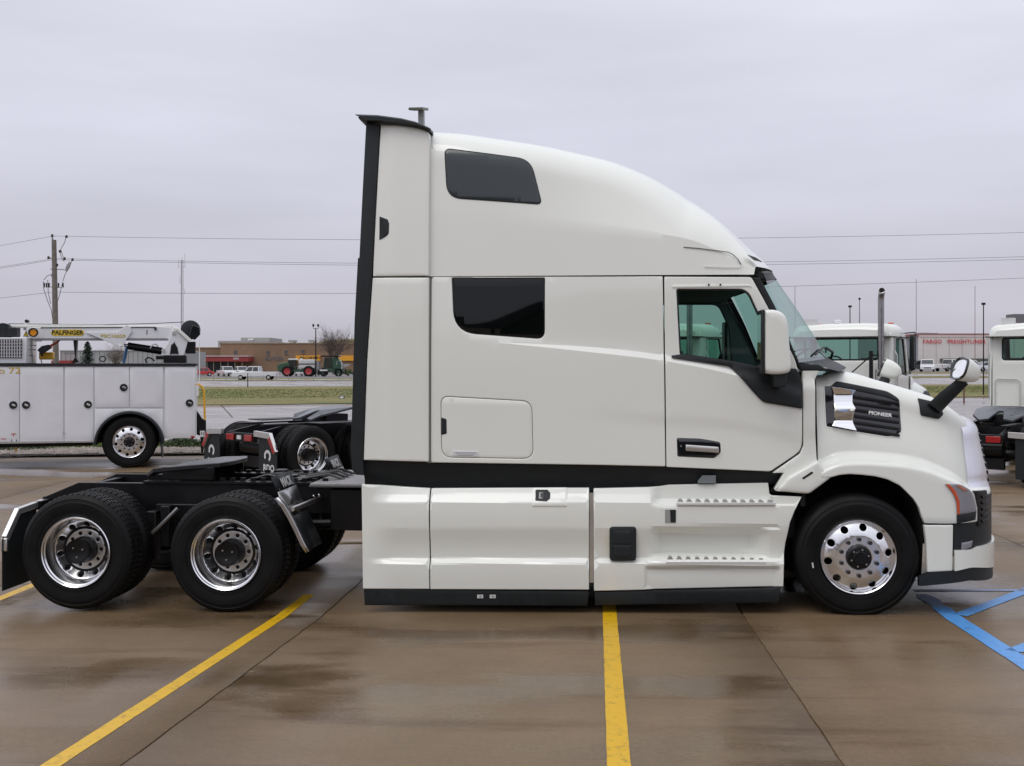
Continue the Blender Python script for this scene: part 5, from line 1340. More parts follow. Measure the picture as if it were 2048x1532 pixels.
lo_('yellow_case', MB().prism(q4((73, 704), (101, 719)), 1.1, 1.4), mat('tool_yellow', (.85, .46, .02), .45), ct, bevel=.02)
fr_ = MB()
for p_ in (((64, 683), (66, 725)), ((54, 690), (74, 691)), ((54, 698), (73, 700)), ((52, 710), (68, 712)), ((83, 719), (85, 726)), ((70, 682), (85, 682))):
    a_, b_ = LP(*p_[0]), LP(*p_[1]); fr_.cyl((a_[0], .7, a_[1]), (b_[0], .7, b_[1]), .012, .012, 6)
lo_('rack_bar', fr_, mat('dull_steel', (.25, .25, .26), .4, .8), ct, kind='stuff')
lo_('blue_hose', MB().tube([Vector((LP(a_, b_)[0], 1.3, LP(a_, b_)[1])) for a_, b_ in ((250, 692), (247, 708), (243, 726))], .03, 8), mat('blue_hose', (.06, .22, .5), .5), ct)
rg = MB(); c_ = LP(208, 718); rg.tube([Vector((c_[0] + .06 * cos(a), .5, c_[1] + .055 * sin(a))) for a in lin(0, 2 * pi, 17)], .012, 6); lo_('tie_down_ring', rg, BLK, ct)
LP.y = 0
ltext('Pro 72', .17, 8, 741.5, -.006, mat('gold_print', (.62, .42, .06), .5), doors[0], ct, sx=1.35, bold=.001)
for (px, py, s) in ((27, 867, 'x'), (7, 877, 'x')): lo_('red_decal', MB().prism(q4((px - 5, py), (px + 5, py + 1.6)), -.004, -.001), mat('red_print', (.5, .04, .04), .5), doors[0])
dc = MB()
for a_ in ((22.5, 879), (32.5, 879)): dc.prism(q4(a_, (a_[0] + 1.6, 885)), -.004, -.001)
lo_('decal_mark', dc, MATS['black_print'], doors[0], kind='stuff')
lo_('red_arrow', MB().prism(qp((27, 874), (28.5, 869), (25.5, 869)), -.004, -.001), mat('red_print', (.5, .04, .04), .5), doors[0])

# ------------------------------------------------------------------ tractor chassis with day cab (four of them in the row behind)
def tractor(root):
    ln = lambda n, mb, m, **k: lo_(n, mb, m, root, **k)
    zr_ = 1.0
    for s in (-1, 1):
        rl = MB().prism([(0, zr_ - .2), (0, zr_ - .1), (.55, zr_), (6.2, zr_), (6.2, zr_ - .27), (.45, zr_ - .27)], s * .42 - .035, s * .42 + .035); ln('frame_rail', rl, FRM, bevel=.006)
    ln('rear_cross_member', MB().box((-.0, 0, zr_ - .19), (.08, .92, .16)), FRM, bevel=.008)
    for s in (-1, 1): ln('tail_lamp', MB().box((-.055, s * .3, zr_ - .19), (.03, .24, .11)), REDL, bevel=.006)
    ln('plate_lamp', MB().box((-.055, 0, zr_ - .19), (.02, .13, .07)), LETT)
    cm = MB()
    for x in (1.2, 2.8): cm.box((x, 0, zr_ - .14), (.07, .8, .2)); ln('cross_member', cm, FRM); cm = MB()
    for x in (.68, 2.0):
        ln('drive_axle', MB().cyl((x, -.9, .5), (x, .9, .5), .08, .08, 10).sphere((x, 0, .5), .24, 12), FRM)
        wheel('rear', root, (x, -1.22, .515), False, False); wheel('rear', root, (x, 1.22, .515), True, False)
    for s in (-1, 1):
        f = ln('mud_flap', MB().prism([(s * 1.22, .14), (s * 1.22, .66), (s * 1.04, .9), (s * .66, .9), (s * .66, .14)], -.06, -.05, 'x'), BLK)
        ln('flap_bracket', MB().prism([(s * 1.23, .62), (s * 1.05, .93), (s * .55, .95), (s * .55, .85), (s * .99, .83), (s * 1.17, .57)], -.1, -.04, 'x'), MATS['bright_bracket'], bevel=.004)
        tp_ = MB().prism([(s * 1.225, .61), (s * 1.06, .86), (s * 1.0, .82), (s * 1.165, .58)], -.106, -.101, 'x'); lo_('reflector', tp_, REDL, f)
        # round emblem and letters
        em = MB(); n = 20; r0, r1 = .055, .105; aa = lin(radians(-60), radians(215), n)
        em.add([(-.066, s * .0 + s * .94 - 0 + r * cos(a) * -1, .53 + r * sin(a)) for a in aa for r in (r0, r1)], [(2 * i, 2 * i + 1, 2 * i + 3, 2 * i + 2) for i in range(n - 1)])
        lo_('emblem', em, LETT, f, smooth=0)
        text_local('RDO', .16, (-.066, s * .94 - .04, .27), f)
    ln('air_tank', MB().cyl((.32, -.38, .62), (.32, .38, .62), .15, .15, 16), FRM); ln('rear_spring_box', MB().box((.3, 0, .36), (.12, .8, .2)), FRM)
    rmp = MB()
    for s in (-1, 1): rmp.box((1.0, s * .42, zr_ + .03), (1.7, .12, .03))
    ln('slider_rail', rmp, FRM)
    for s in (-1, 1): ln('quarter_fender', MB().box((1.34, s * .95, 1.06), (.95, .5, .02)), FRM, bevel=.005)
    mb = MB(); mb.prism(plate_xy(1.0, .98), -.03, .012, 'z')
    for k in range(len(mb.v)):
        x, y, z = mb.v[k]
        if x < -.3: mb.v[k] = (x, y, z - (abs(x) - .3) * .5)
    mb.xf(Matrix.Translation((1.75, 0, 1.24)) @ Matrix.Rotation(-.13, 4, 'Y')); ln('fifth_wheel_plate', mb, mat('greasy_grey_steel', (.10, .105, .12), .25, .5, var=.3, vscale=4), bevel=.006, smooth=30)
    ln('fifth_wheel_base', MB().box((1.8, 0, 1.1), (.5, .8, .16)), FRM, bevel=.01)
    # cab
    X0 = 5.0
    zf_, zb_, zt_ = 1.05, 1.9, 2.93
    def sec(x, w, zt, r, zb=1.05):
        pts = [(-w, zb), (-w - .0, 1.9)]
        pts += [(-w + .05 * (z - 1.9) / (zt - 1.9), z) for z in lin(2.1, zt - r, 3)]
        w2 = w - .05
        pts += [(-w2 + r * (1 - cos(a)), zt - r + r * sin(a)) for a in lin(.2, pi / 2, 6)] + [(-w2 * .4, zt + .03)]
        return [(x, y, z) for y, z in pts] + [(x, -y, z) for y, z in reversed(pts)]
    rows = [sec(X0 + 0.000, 1.0, 2.86, .25), sec(X0 + 0.022, 1.05, 2.92, .22), sec(X0 + 0.089, 1.07, 2.95, .2), sec(X0 + 0.740, 1.07, 2.98, .2), sec(X0 + 0.999, 1.06, 2.95, .2), sec(X0 + 1.125, 1.02, 2.87, .22), sec(X0 + 1.184, .97, 2.78, .2)]
    # walls with real openings: rear wall, side walls, roof
    rear = [(-1.06, 1.05), (1.06, 1.05), (1.06, 2.0), (1.02, 2.72), (-1.02, 2.72), (-1.06, 2.0)]
    bw = [(-.82, 2.2), (.80, 2.2), (.80, 2.69), (-.82, 2.69)]; bwr = rnd(bw, .07, 4)
    q = relief(rnd(rear, [.02, .02, .1, .06, .06, .1], 2), flat(0), [bwr], .3, .03, .05)
    # the relief lies in xz facing -y; turn it to face -x
    T_ = Matrix(((0, 1, 0, X0), (-1, 0, 0, 0), (0, 0, 1, 0), (0, 0, 0, 1)))
    cab = lo_('cab_rear_wall', q.xf(T_), WHITE, root, smooth=50)
    gw = relief(inset(bwr, -.02), flat(.02), [inset(bwr, .03)], .3, 0, .01); lo_('window_seal', gw.xf(T_), BLK, cab)
    gg = relief(inset(bwr, -.01), flat(.03), [], .3, 0, 0); lo_('window_glass', gg.xf(T_), GRN, cab)
    em = MB().cyl((X0 - .0, -.35, 1.75), (X0 - .02, -.35, 1.75), .085, .085, 20); e_ = lo_('emblem_ring', em, mat('dull_steel', (.25, .25, .26), .4, .8), cab); lo_('emblem_face', MB().cyl((X0 - .02, -.35, 1.75), (X0 - .024, -.35, 1.75), .06, .06, 20), LETT, cab)
    for s in (-1, 1):
        side = [(X0 + 0.000, 1.05), (X0 + 1.258, 1.05), (X0 + 1.517, 1.9), (X0 + 1.147, 2.8), (X0 + 0.000, 2.8)]
        dw = rnd([(X0 + 0.370, 1.95), (X0 + 1.347, 1.85), (X0 + 1.051, 2.68), (X0 + 0.370, 2.68)], .06, 4)
        q = relief(rnd(side, .04, 2), flat(-1.07), [dw], .3, .01, .05); g_ = relief(inset(dw, -.01), flat(-1.04), [], .3, 0, 0)
        sl = relief(inset(dw, -.02), flat(-1.055), [inset(dw, .025)], .3, 0, .01)
        if s > 0: q, g_, sl = q.flipped(0), g_.flipped(0), sl.flipped(0)
        w_ = lo_('cab_side', q, WHITE, root, smooth=50); lo_('window_glass', g_, GRN, w_); lo_('window_seal', sl, BLK, w_)
        lo_('door_gap', MB().box((X0 + 0.311, s * 1.072, 1.9), (.012, .004, 1.6)), GRV, w_)
        lo_('grab_handle', MB().tube([(X0 + 0.222, s * 1.09, 1.3), (X0 + 0.222, s * 1.14, 1.4), (X0 + 0.222, s * 1.14, 2.3), (X0 + 0.222, s * 1.09, 2.4)], .016, 6), SAT, w_)
    rf = MB(); rr_ = []
    for x, w, zt, r in ((X0 - .03, .98, 2.84, .12), (X0 + 0.015, 1.06, 2.93, .18), (X0 + 0.089, 1.1, 2.97, .2), (X0 + 0.740, 1.1, 3.0, .2), (X0 + 1.036, 1.09, 2.96, .2), (X0 + 1.199, 1.04, 2.87, .18), (X0 + 1.273, .98, 2.78, .1)):
        rr_.append([(x, -w, 2.7)] + [(x, -w + r * (1 - cos(a)), zt - r + r * sin(a)) for a in lin(0, pi / 2, 6)] + [(x, -.4, zt + .03), (x, .4, zt + .03)] + [(x, w - r * (1 - cos(a)), zt - r + r * sin(a)) for a in lin(pi / 2, 0, 6)] + [(x, w, 2.7)])
    rf.grid(rr_, True); rf.add(rr_[0], [tuple(range(len(rr_[0])))]); rf.add(rr_[-1], [tuple(reversed(range(len(rr_[-1]))))])
    roof_ = lo_('cab_roof', rf, WHITE, root, smooth=50)
    lo_('drip_moulding', MB().box((X0 + 0.592, 0, 2.705), (1.66, 2.2, .02)), GRV, roof_)
    lo_('air_horn', MB().cyl((X0 + 0.259, .25, 3.06), (X0 + 0.666, .25, 3.06), .03, .06, 10).box((X0 + 0.370, .25, 3.02), (.05, .05, .06)), CHR, roof_)
    lo_('horn_mount', MB().box((X0 + 0.259, .75, 3.05), (.2, .25, .14)), LETT, roof_)
    for y in (-.8, 0, .8): lo_('roof_lamp', MB().box((X0 + 0.999, y, 3.01), (.12, .1, .06)), AMB, roof_, bevel=.01)
    lo_('antenna', MB().cyl((X0 + 0.518, -.25, 3.0), (X0 + 0.518, -.25, 3.55), .008, .006, 5).sphere((X0 + 0.518, -.25, 3.56), .03, 6), FRM, roof_)
    wsg = MB().add([(X0 + 1.539, -1.04, 1.92), (X0 + 1.539, 1.04, 1.92), (X0 + 1.184, .98, 2.8), (X0 + 1.184, -.98, 2.8)], [(0, 1, 2, 3)]); ln('windscreen', wsg, GRN, smooth=0)
    for s in (-1, 1): ln('windscreen_pillar', MB().cyl((X0 + 1.539, s * 1.05, 1.9), (X0 + 1.184, s * 1.0, 2.8), .045, .045, 6), BLK)
    ln('dashboard', MB().span((X0 + 1.110, -1.0, 1.1), (X0 + 1.517, 1.0, 1.98)), INTD, bevel=.03)
    ln('steering_wheel', MB().tube([(X0 + 1.036 + .06 * sin(a), .5 + .23 * cos(a), 2.1 + .2 * sin(a)) for a in lin(0, 2 * pi, 19)], .018, 6), INTD)
    for s in (-1, 1): ln('seat', MB().box((X0 + 0.407, s * .55, 1.85), (.16, .5, .8)).box((X0 + 0.592, s * .55, 1.5), (.5, .5, .15)), INTD, bevel=.04)
    ln('cab_floor', MB().span((X0 + 0.037, -1.03, 1.05), (X0 + 1.480, 1.03, 1.1)), INTD)
    # bonnet
    rows = []
    for x, w, zt, zb in ((X0 + 1.480, 1.0, 2.0, 1.0), (X0 + 1.950, .98, 1.97, 1.0), (X0 + 2.450, .96, 1.92, 1.0), (X0 + 2.850, .92, 1.8, 1.0), (X0 + 3.070, .86, 1.6, .9), (X0 + 3.150, .78, 1.2, .6)):
        rows.append([(x, -w, zb)] + [(x, -w + .3 * (1 - cos(a)), zt - .3 + .3 * sin(a)) for a in lin(0, pi / 2, 6)] + [(x, w - .3 * (1 - cos(a)), zt - .3 + .3 * sin(a)) for a in lin(pi / 2, 0, 6)] + [(x, w, zb)])
    bm = MB().grid(rows, True); bm.add(rows[-1], [tuple(reversed(range(len(rows[-1]))))]); bn = ln('bonnet', bm, WHITE, smooth=50)
    ln('bumper', MB().box((X0 + 3.170, 0, .62), (.25, 2.3, .36)), WHITE, bevel=.04)
    for s in (-1, 1):
        wc = X0 + 2.400; ar = []
        for a in lin(-.1, pi + .05, 14): ar.append([(wc + r_ * cos(a), s * y, .52 + r_ * 1.38 * sin(a)) for r_, y in ((.66, .85), (.66, 1.2), (.69, 1.22), (.76, 1.18), (.86, .95))])
        ln('wheel_fender', MB().grid(ar, s < 0), WHITE, smooth=60)
        ar = [[(wc + r_ * cos(a), s * y, .52 + r_ * 1.38 * sin(a)) for r_, y in ((.60, 1.18), (.60, 1.24), (.70, 1.24), (.72, 1.21))] for a in lin(-.1, pi + .05, 14)]
        ln('arch_moulding', MB().grid(ar, s < 0), BLK, smooth=60)
        lo_('intake', MB().box((X0 + 1.700, s * 1.0, 1.68), (.26, .03, .34)), BLK, bn, bevel=.02)
        wheel('front', root, (wc, s * 1.2, .515), s > 0, False)
        mr = ln('door_mirror', MB().box((X0 + 1.184, s * 1.22, 2.38), (.12, .13, .78)), BLK, bevel=.04)
        lo_('mirror_glass', MB().box((X0 + 1.136, s * 1.22, 2.38), (.006, .1, .7)), CHR, mr)
        lo_('mirror_back', MB().box((X0 + 1.236, s * 1.22, 2.38), (.03, .11, .72)), WHITE, mr, bevel=.02)
        am = MB().tube([(X0 + 1.184, s * 1.0, 2.8), (X0 + 1.184, s * 1.27, 2.82), (X0 + 1.184, s * 1.3, 2.74)], .014, 6); lo_('mirror_arm', am, BLK, mr)
        lo_('mirror_arm', MB().tube([(X0 + 1.184, s * 1.07, 1.9), (X0 + 1.184, s * 1.3, 2.02)], .014, 6), SAT, mr)
        ln('step_box', MB().box((X0 + 0.777, s * .95, .72), (1.6, .5, .5)), SAT if s > 0 else BLK, bevel=.03)
        ln('grille_panel', MB().box((X0 + 3.190, s * .35, 1.1), (.03, .5, .5)), CHR)
    # exhaust stack with curved tip, heat shield, brace
    sx_, sy_ = X0 - .22, -.92
    st = MB().cyl((sx_, sy_, .8), (sx_, sy_, 3.5), .065, .065, 16, False)
    st.tube([(sx_, sy_, 3.5), (sx_ - .005, sy_ - .01, 3.58), (sx_ - .05, sy_ - .03, 3.64), (sx_ - .12, sy_ - .05, 3.67)], .065, 16)
    stk = ln('exhaust_stack', st, mat('dull_chrome', (.34, .33, .34), .22, 1, var=.15, vscale=9), smooth=50)
    lo_('stack_opening', MB().cyl((sx_ - .121, sy_ - .05, 3.67), (sx_ - .124, sy_ - .051, 3.671), .061, .061, 16), DARK, stk)
    lo_('muffler', MB().cyl((sx_, sy_, 1.0), (sx_, sy_, 2.0), .12, .12, 16), SAT, stk)
    ln('stack_post', MB().box((sx_ - .02, sy_ + .2, 1.65), (.07, .07, 1.5)), FRM)
    ln('stack_brace', MB().cyl((sx_ - .02, sy_ + .2, 2.3), (sx_ + .1, sy_ + 1.2, 1.45), .014, .014, 6).cyl((sx_, sy_ + .2, 2.3), (sx_, sy_, 2.32), .014, .014, 6), FRM)
    hz_ = MB()
    for k, m_ in ((0, 'green'), (1, 'black')):
        pts = [(X0 - .03, .25 + k * .1, 1.45), (X0 - .3, .15 + k * .1, 1.2), (X0 - .55, .05, 1.12 - .05 * k), (X0 - .7, -.2 + k * .3, 1.25), (X0 - .3, -.35 + k * .2, 1.35), (X0 - .03, -.3 + .1 * k, 1.4)]
        ln('air_hose', MB().tube(pts, .014, 6), mat('green_hose', (.03, .2, .07), .4) if k == 0 else BLK)
    ln('rear_grab_frame', MB().tube([(X0 - .04, .95, 1.1), (X0 - .04, .95, 1.75), (X0 - .04, .9, 1.8), (X0 - .04, .5, 1.8), (X0 - .04, .45, 1.75), (X0 - .04, .45, 1.1)], .014, 6), LETT)
    ln('fuel_tank', MB().cyl((X0 - 1.1, -.9, .72), (X0 + 0.148, -.9, .72), .3, .3, 24), SAT, bevel=.01)
    ln('fuel_tank', MB().cyl((X0 - 1.1, .9, .72), (X0 + 0.148, .9, .72), .3, .3, 24), SAT, bevel=.01)
def text_local(s, size, p, parent):
    cu = bpy.data.curves.new('t', 'FONT'); cu.body = s; cu.size = size; cu.extrude = .001; cu.align_x = 'CENTER'; cu.offset = .006; cu.resolution_u = 3
    t = bpy.data.objects.new('t', cu); COL.objects.link(t); dg = bpy.context.evaluated_depsgraph_get(); dg.update()
    me = bpy.data.meshes.new_from_object(t.evaluated_get(dg)); bpy.data.objects.remove(t)
    me.transform(Matrix.Translation(p) @ Matrix(((0, 0, -1, 0), (-1, 0, 0, 0), (0, 1, 0, 0), (0, 0, 0, 1)))); me.materials.clear(); me.materials.append(LETT)
    o = bpy.data.objects.new('lettering', me); COL.objects.link(o); o.parent = parent; return o
GRPT = 'day cab tractors in the row behind'
def camxy(x, d): v = Vector((x * CA - d * SA, x * SA + d * CA, 0)); v.z = zg(v.x, v.y); return v
ra = A + radians(45)
tA = thing('tractor_truck', 'black tractor chassis with lettered mud flaps between the crane truck and the sleeper truck', 'truck', camxy(-4.84, 19.7), ra, GRPT)
tractor(tA)
rb_ = A + radians(90 - 34)
copy_thing(tA, camxy(4.38, 19.85), A + radians(56), 'white day cab tractor with tall chrome exhaust seen above the bonnet of the sleeper truck', GRPT)
copy_thing(tA, camxy(8.14, 19.3), A + radians(52), 'white day cab tractor with grey fifth wheel plate at the right edge of the photo', GRPT)
copy_thing(tA, camxy(.35, 20.0), rb_, 'white day cab tractor seen only through the door window of the sleeper truck', GRPT)
# ------------------------------------------------------------------ buildings
BRN = mat('brown_brick_wall', (.22, .14, .088), .85, var=.12, vscale=.6); 
def bldg(px0, px1, top, d, depth, m, label, name='building', z0=None, cat='building'):
    c = at((px0 + px1) / 2, HY, d); g = zg(c.x, c.y) if z0 is None else z0
    w = (px1 - px0) / F * d; h = H + (HY - top) / F * d - g
    t = thing(name, label, cat, (c.x, c.y, g), A)
    def Q(px, py): return ((px - (px0 + px1) / 2) / F * d, H + (HY - py) / F * d - g)
    lo_('wall', MB().span((-w / 2, 0, 0), (w / 2, depth, h)), m, t, smooth=0)
    return t, Q, h, w
def slab(t, Q, a, b, m, name, y0=-.1, y1=0, par=None):
    p, q = Q(*a), Q(*b); return lo_(name, MB().span((p[0], y0, q[1]), (q[0], y1, p[1])), m, par or t, smooth=0)
st_, Q, h, w = bldg(441, 1010, 686.5, 292, 40, BRN, 'long brown brick machinery store far behind the sleeper truck')
slab(st_, Q, (375, 695), (441, 747), BRN, 'wall', 3, 40)
slab(st_, Q, (374, 694), (441, 695.5), mat('tan_coping', (.35, .28, .2), .8), 'coping', 2.8, 40)
slab(st_, Q, (441, 685.5), (1010, 687), MATS['tan_coping'], 'coping', -.2, 40)
RED = mat('dark_red_fascia', (.28, .035, .035), .6); PALE = mat('pale_fascia', (.5, .42, .4), .7); DG = mat('dark_entrance', (.05, .055, .06), .4); WIN = mat('far_window', (.07, .08, .09), .2)
cn = slab(st_, Q, (378, 713.5), (507, 723), RED, 'canopy', -6, 0); slab(st_, Q, (378, 711.5), (507, 713.5), PALE, 'canopy_edge', -6.2, 0, cn)
text('SERVICE', 1.0, Matrix.Translation(st_.location) @ Matrix.Rotation(A, 4, 'Z') @ Matrix.Translation((Q(483, 0)[0], -6.05, Q(0, 717.5)[1])) @ Matrix.Rotation(pi / 2, 4, 'X'), mat('faded_sign_grey', (.35, .25, .25), .6), cn) if False else None
slab(st_, Q, (478, 715), (489, 719.5), mat('faded_sign', (.4, .3, .3), .6), 'canopy_sign', -6.06, -6, cn)
slab(st_, Q, (396, 723), (470, 746), DG, 'entrance', -.2, 0)
for px in (398, 412, 425, 438, 452, 466, 480, 494): slab(st_, Q, (px, 723), (px + .8, 746), MATS['tan_coping'], 'post', -5.6, -5.2)
for px, py in ((468, 702), (533, 702), (569, 701), (603, 700)): wf_ = slab(st_, Q, (px, py), (px + 6, py + 6.5), WIN, 'window', -.12, 0); slab(st_, Q, (px - .6, py + 6.5), (px + 6.6, py + 7.1), MATS['tan_coping'], 'sill', -.3, 0, wf_)
bn_ = slab(st_, Q, (592, 711), (641, 721.5), mat('yellow_banner', (.72, .33, .02), .6), 'banner', -.5, 0); bn2 = slab(st_, Q, (677, 711), (740, 721.5), MATS['yellow_banner'], 'banner', -.5, 0)
def btext(s, size, px, py, Q, t, m, par, y=-.55, **k):
    p = Q(px, py); Mx = Matrix.LocRotScale(t.location, t.rotation_euler, None) @ Matrix.Translation((p[0], y, p[1])) @ Matrix.Rotation(pi / 2, 4, 'X'); return text(s, size, Mx, m, par, **k)
btext('MACHINERY', 1.0, 621, 716, Q, st_, MATS['black_print'], bn_, sx=1.0, bold=.02)
btext('BUTLER', 1.35, 549, 717.5, Q, st_, mat('grey_sign_letters', (.12, .12, .14), .6), st_, y=-.2, sx=1.05, bold=.03)
for a_, b_ in (((506, 683), (514, 687)), ((567, 679), (580, 683)), ((570, 683), (577, 687)), ((608, 678.5), (621, 683)), ((611, 683), (618, 687)), ((455, 685), (462, 690))): slab(st_, Q, a_, b_, mat('roof_unit_grey', (.32, .33, .33), .6), 'roof_unit', 6, 10)
fb, Q2, h, w = bldg(436, 537, 681.5, 420, 30, mat('pale_block_wall', (.36, .36, .35), .8, var=.1), 'pale flat roofed block rising behind the brown store')
slab(fb, Q2, (479, 675), (537, 682), MATS['pale_block_wall'], 'upper_storey', 2, 25); slab(fb, Q2, (495, 677.5), (505, 680.5), TAPEW, 'roof_dome', .5, 2)
for k in range(12): slab(fb, Q2, (440 + k * 8, 685), (444 + k * 8, 688.5), WIN, 'window', -.15, 0)
gb, Q3, h, w = bldg(120, 331, 701, 190, 25, mat('grey_panel_wall', (.33, .335, .33), .7, var=.08, vscale=.3), 'low grey panelled warehouse seen under the crane boom')
for k in range(22): slab(gb, Q3, (122 + k * 9.6, 702), (122.5 + k * 9.6, 738), mat('panel_seam', (.2, .2, .2), .8), 'panel_seam', -.05, 0)
slab(gb, Q3, (119, 700), (331, 701.3), LETT, 'coping', -.15, 20); rdp = slab(gb, Q3, (112, 721), (150, 730), RED, 'red_awning', -2, 0)
slab(gb, Q3, (128, 703.5), (150, 706.5), mat('faded_letters', (.24, .24, .25), .7), 'faded_sign', -.08, 0)
fr1, Q4, h, w = bldg(1838, 2260, 668.5, 240, 40, mat('pale_concrete_wall', (.64, .60, .57), .8, var=.05, vscale=.4), 'long pale dealership wall with red lettering at the right')
slab(fr1, Q4, (1837, 667), (2261, 669.2), mat('red_brown_coping', (.28, .1, .09), .6), 'coping', -.2, 40)
slab(fr1, Q4, (1838, 669.2), (2260, 674), mat('pinkish_band', (.66, .54, .52), .7), 'upper_band', -.12, 0)
for k in range(16): slab(fr1, Q4, (1846 + k * 26, 674), (1846.5 + k * 26, 742), mat('panel_seam', (.2, .2, .2), .8), 'panel_seam', -.03, 0)
for a_, b_ in (((1858, 664), (1877, 667)), ((1881, 664.5), (1894, 667))): slab(fr1, Q4, a_, b_, MATS['roof_unit_grey'], 'roof_unit', 5, 9)
slab(fr1, Q4, (1880, 717), (2260, 724), mat('dark_shrub_strip', (.10, .11, .09), .9), 'loading_dock', -.6, 0)
btext('FARGO', 1.2, 1864, 683.5, Q4, fr1, mat('red_sign_letters', (.6, .04, .05), .5), fr1, y=-.25, sx=.98, bold=.022, spacing=1.08)
btext('FREIGHTLINER', 1.2, 1932, 683.5, Q4, fr1, MATS['red_sign_letters'], fr1, y=-.25, sx=1.0, bold=.022, spacing=1.08)
wb, Q5, h, w = bldg(1780, 1836, 673, 215, 20, mat('grey_metal_wall', (.27, .28, .29), .6, var=.06), 'small grey metal workshop beside the lettered dealership')
slab(wb, Q5, (1779, 671), (1837, 673.2), MATS['red_brown_coping'], 'roof_edge', -.5, 20)
for k in range(6): slab(wb, Q5, (1801 + k * 5, 676), (1801.4 + k * 5, 715), MATS['panel_seam'], 'panel_seam', -.03, 0)
slab(wb, Q5, (1803, 718), (1824, 740), WIN, 'roller_door', -.05, 0)
ub = bldg(2026, 2062, 628, 250, 4, DG, 'x', 'rooftop_plant')[0]; bpy.data.objects.remove([c for c in COL.objects if c.parent == ub][0]); 
ub.location = at(2040, HY, 250); ub['label'] = 'dark boxy plant unit standing above the roof of the lettered dealership'; ub['category'] = 'plant unit'
ub.location.z = H + (HY - 668) / F * 250
hh = (668 - 628) / F * 250
lo_('cabinet', MB().span((-1.4, 0, 1.2), (3.2, 4, hh)), mat('plant_grey', (.14, .15, .16), .6), ub, smooth=0); lo_('duct', MB().cyl((-2.6, 1, 2.0), (-.9, 1, 2.0), .7, .7, 12), SAT, ub); lo_('support_frame', MB().span((-1.2, .3, -1), (3, 3.6, 1.2)), FRM, ub)
# a showroom stands behind the viewer and is mirrored in the dark sleeper glass
sh_ = thing('showroom_building', 'low dark fronted showroom behind the viewer, mirrored in the lower sleeper window', 'building', (0, -26, zg(0, -26)), 0)
obj('wall', MB().span((-34, -40, 0), (36, -26, 5.5)), mat('showroom_wall', (.06, .06, .06), .8, var=.1, vscale=.3), sh_, smooth=0)
obj('parapet', MB().span((-6, -26.0, 5.5), (10, -25.6, 6.3)), MATS['showroom_wall'], sh_, smooth=0)
for k in range(9):
    f_ = obj('window', MB().span((-30 + k * 7, -25.95, .9), (-25 + k * 7, -25.7, 3.8)), WIN, sh_, smooth=0); obj('window_frame', MB().span((-30.1 + k * 7, -25.7, 3.8), (-24.9 + k * 7, -25.6, 3.95)), LETT, f_)
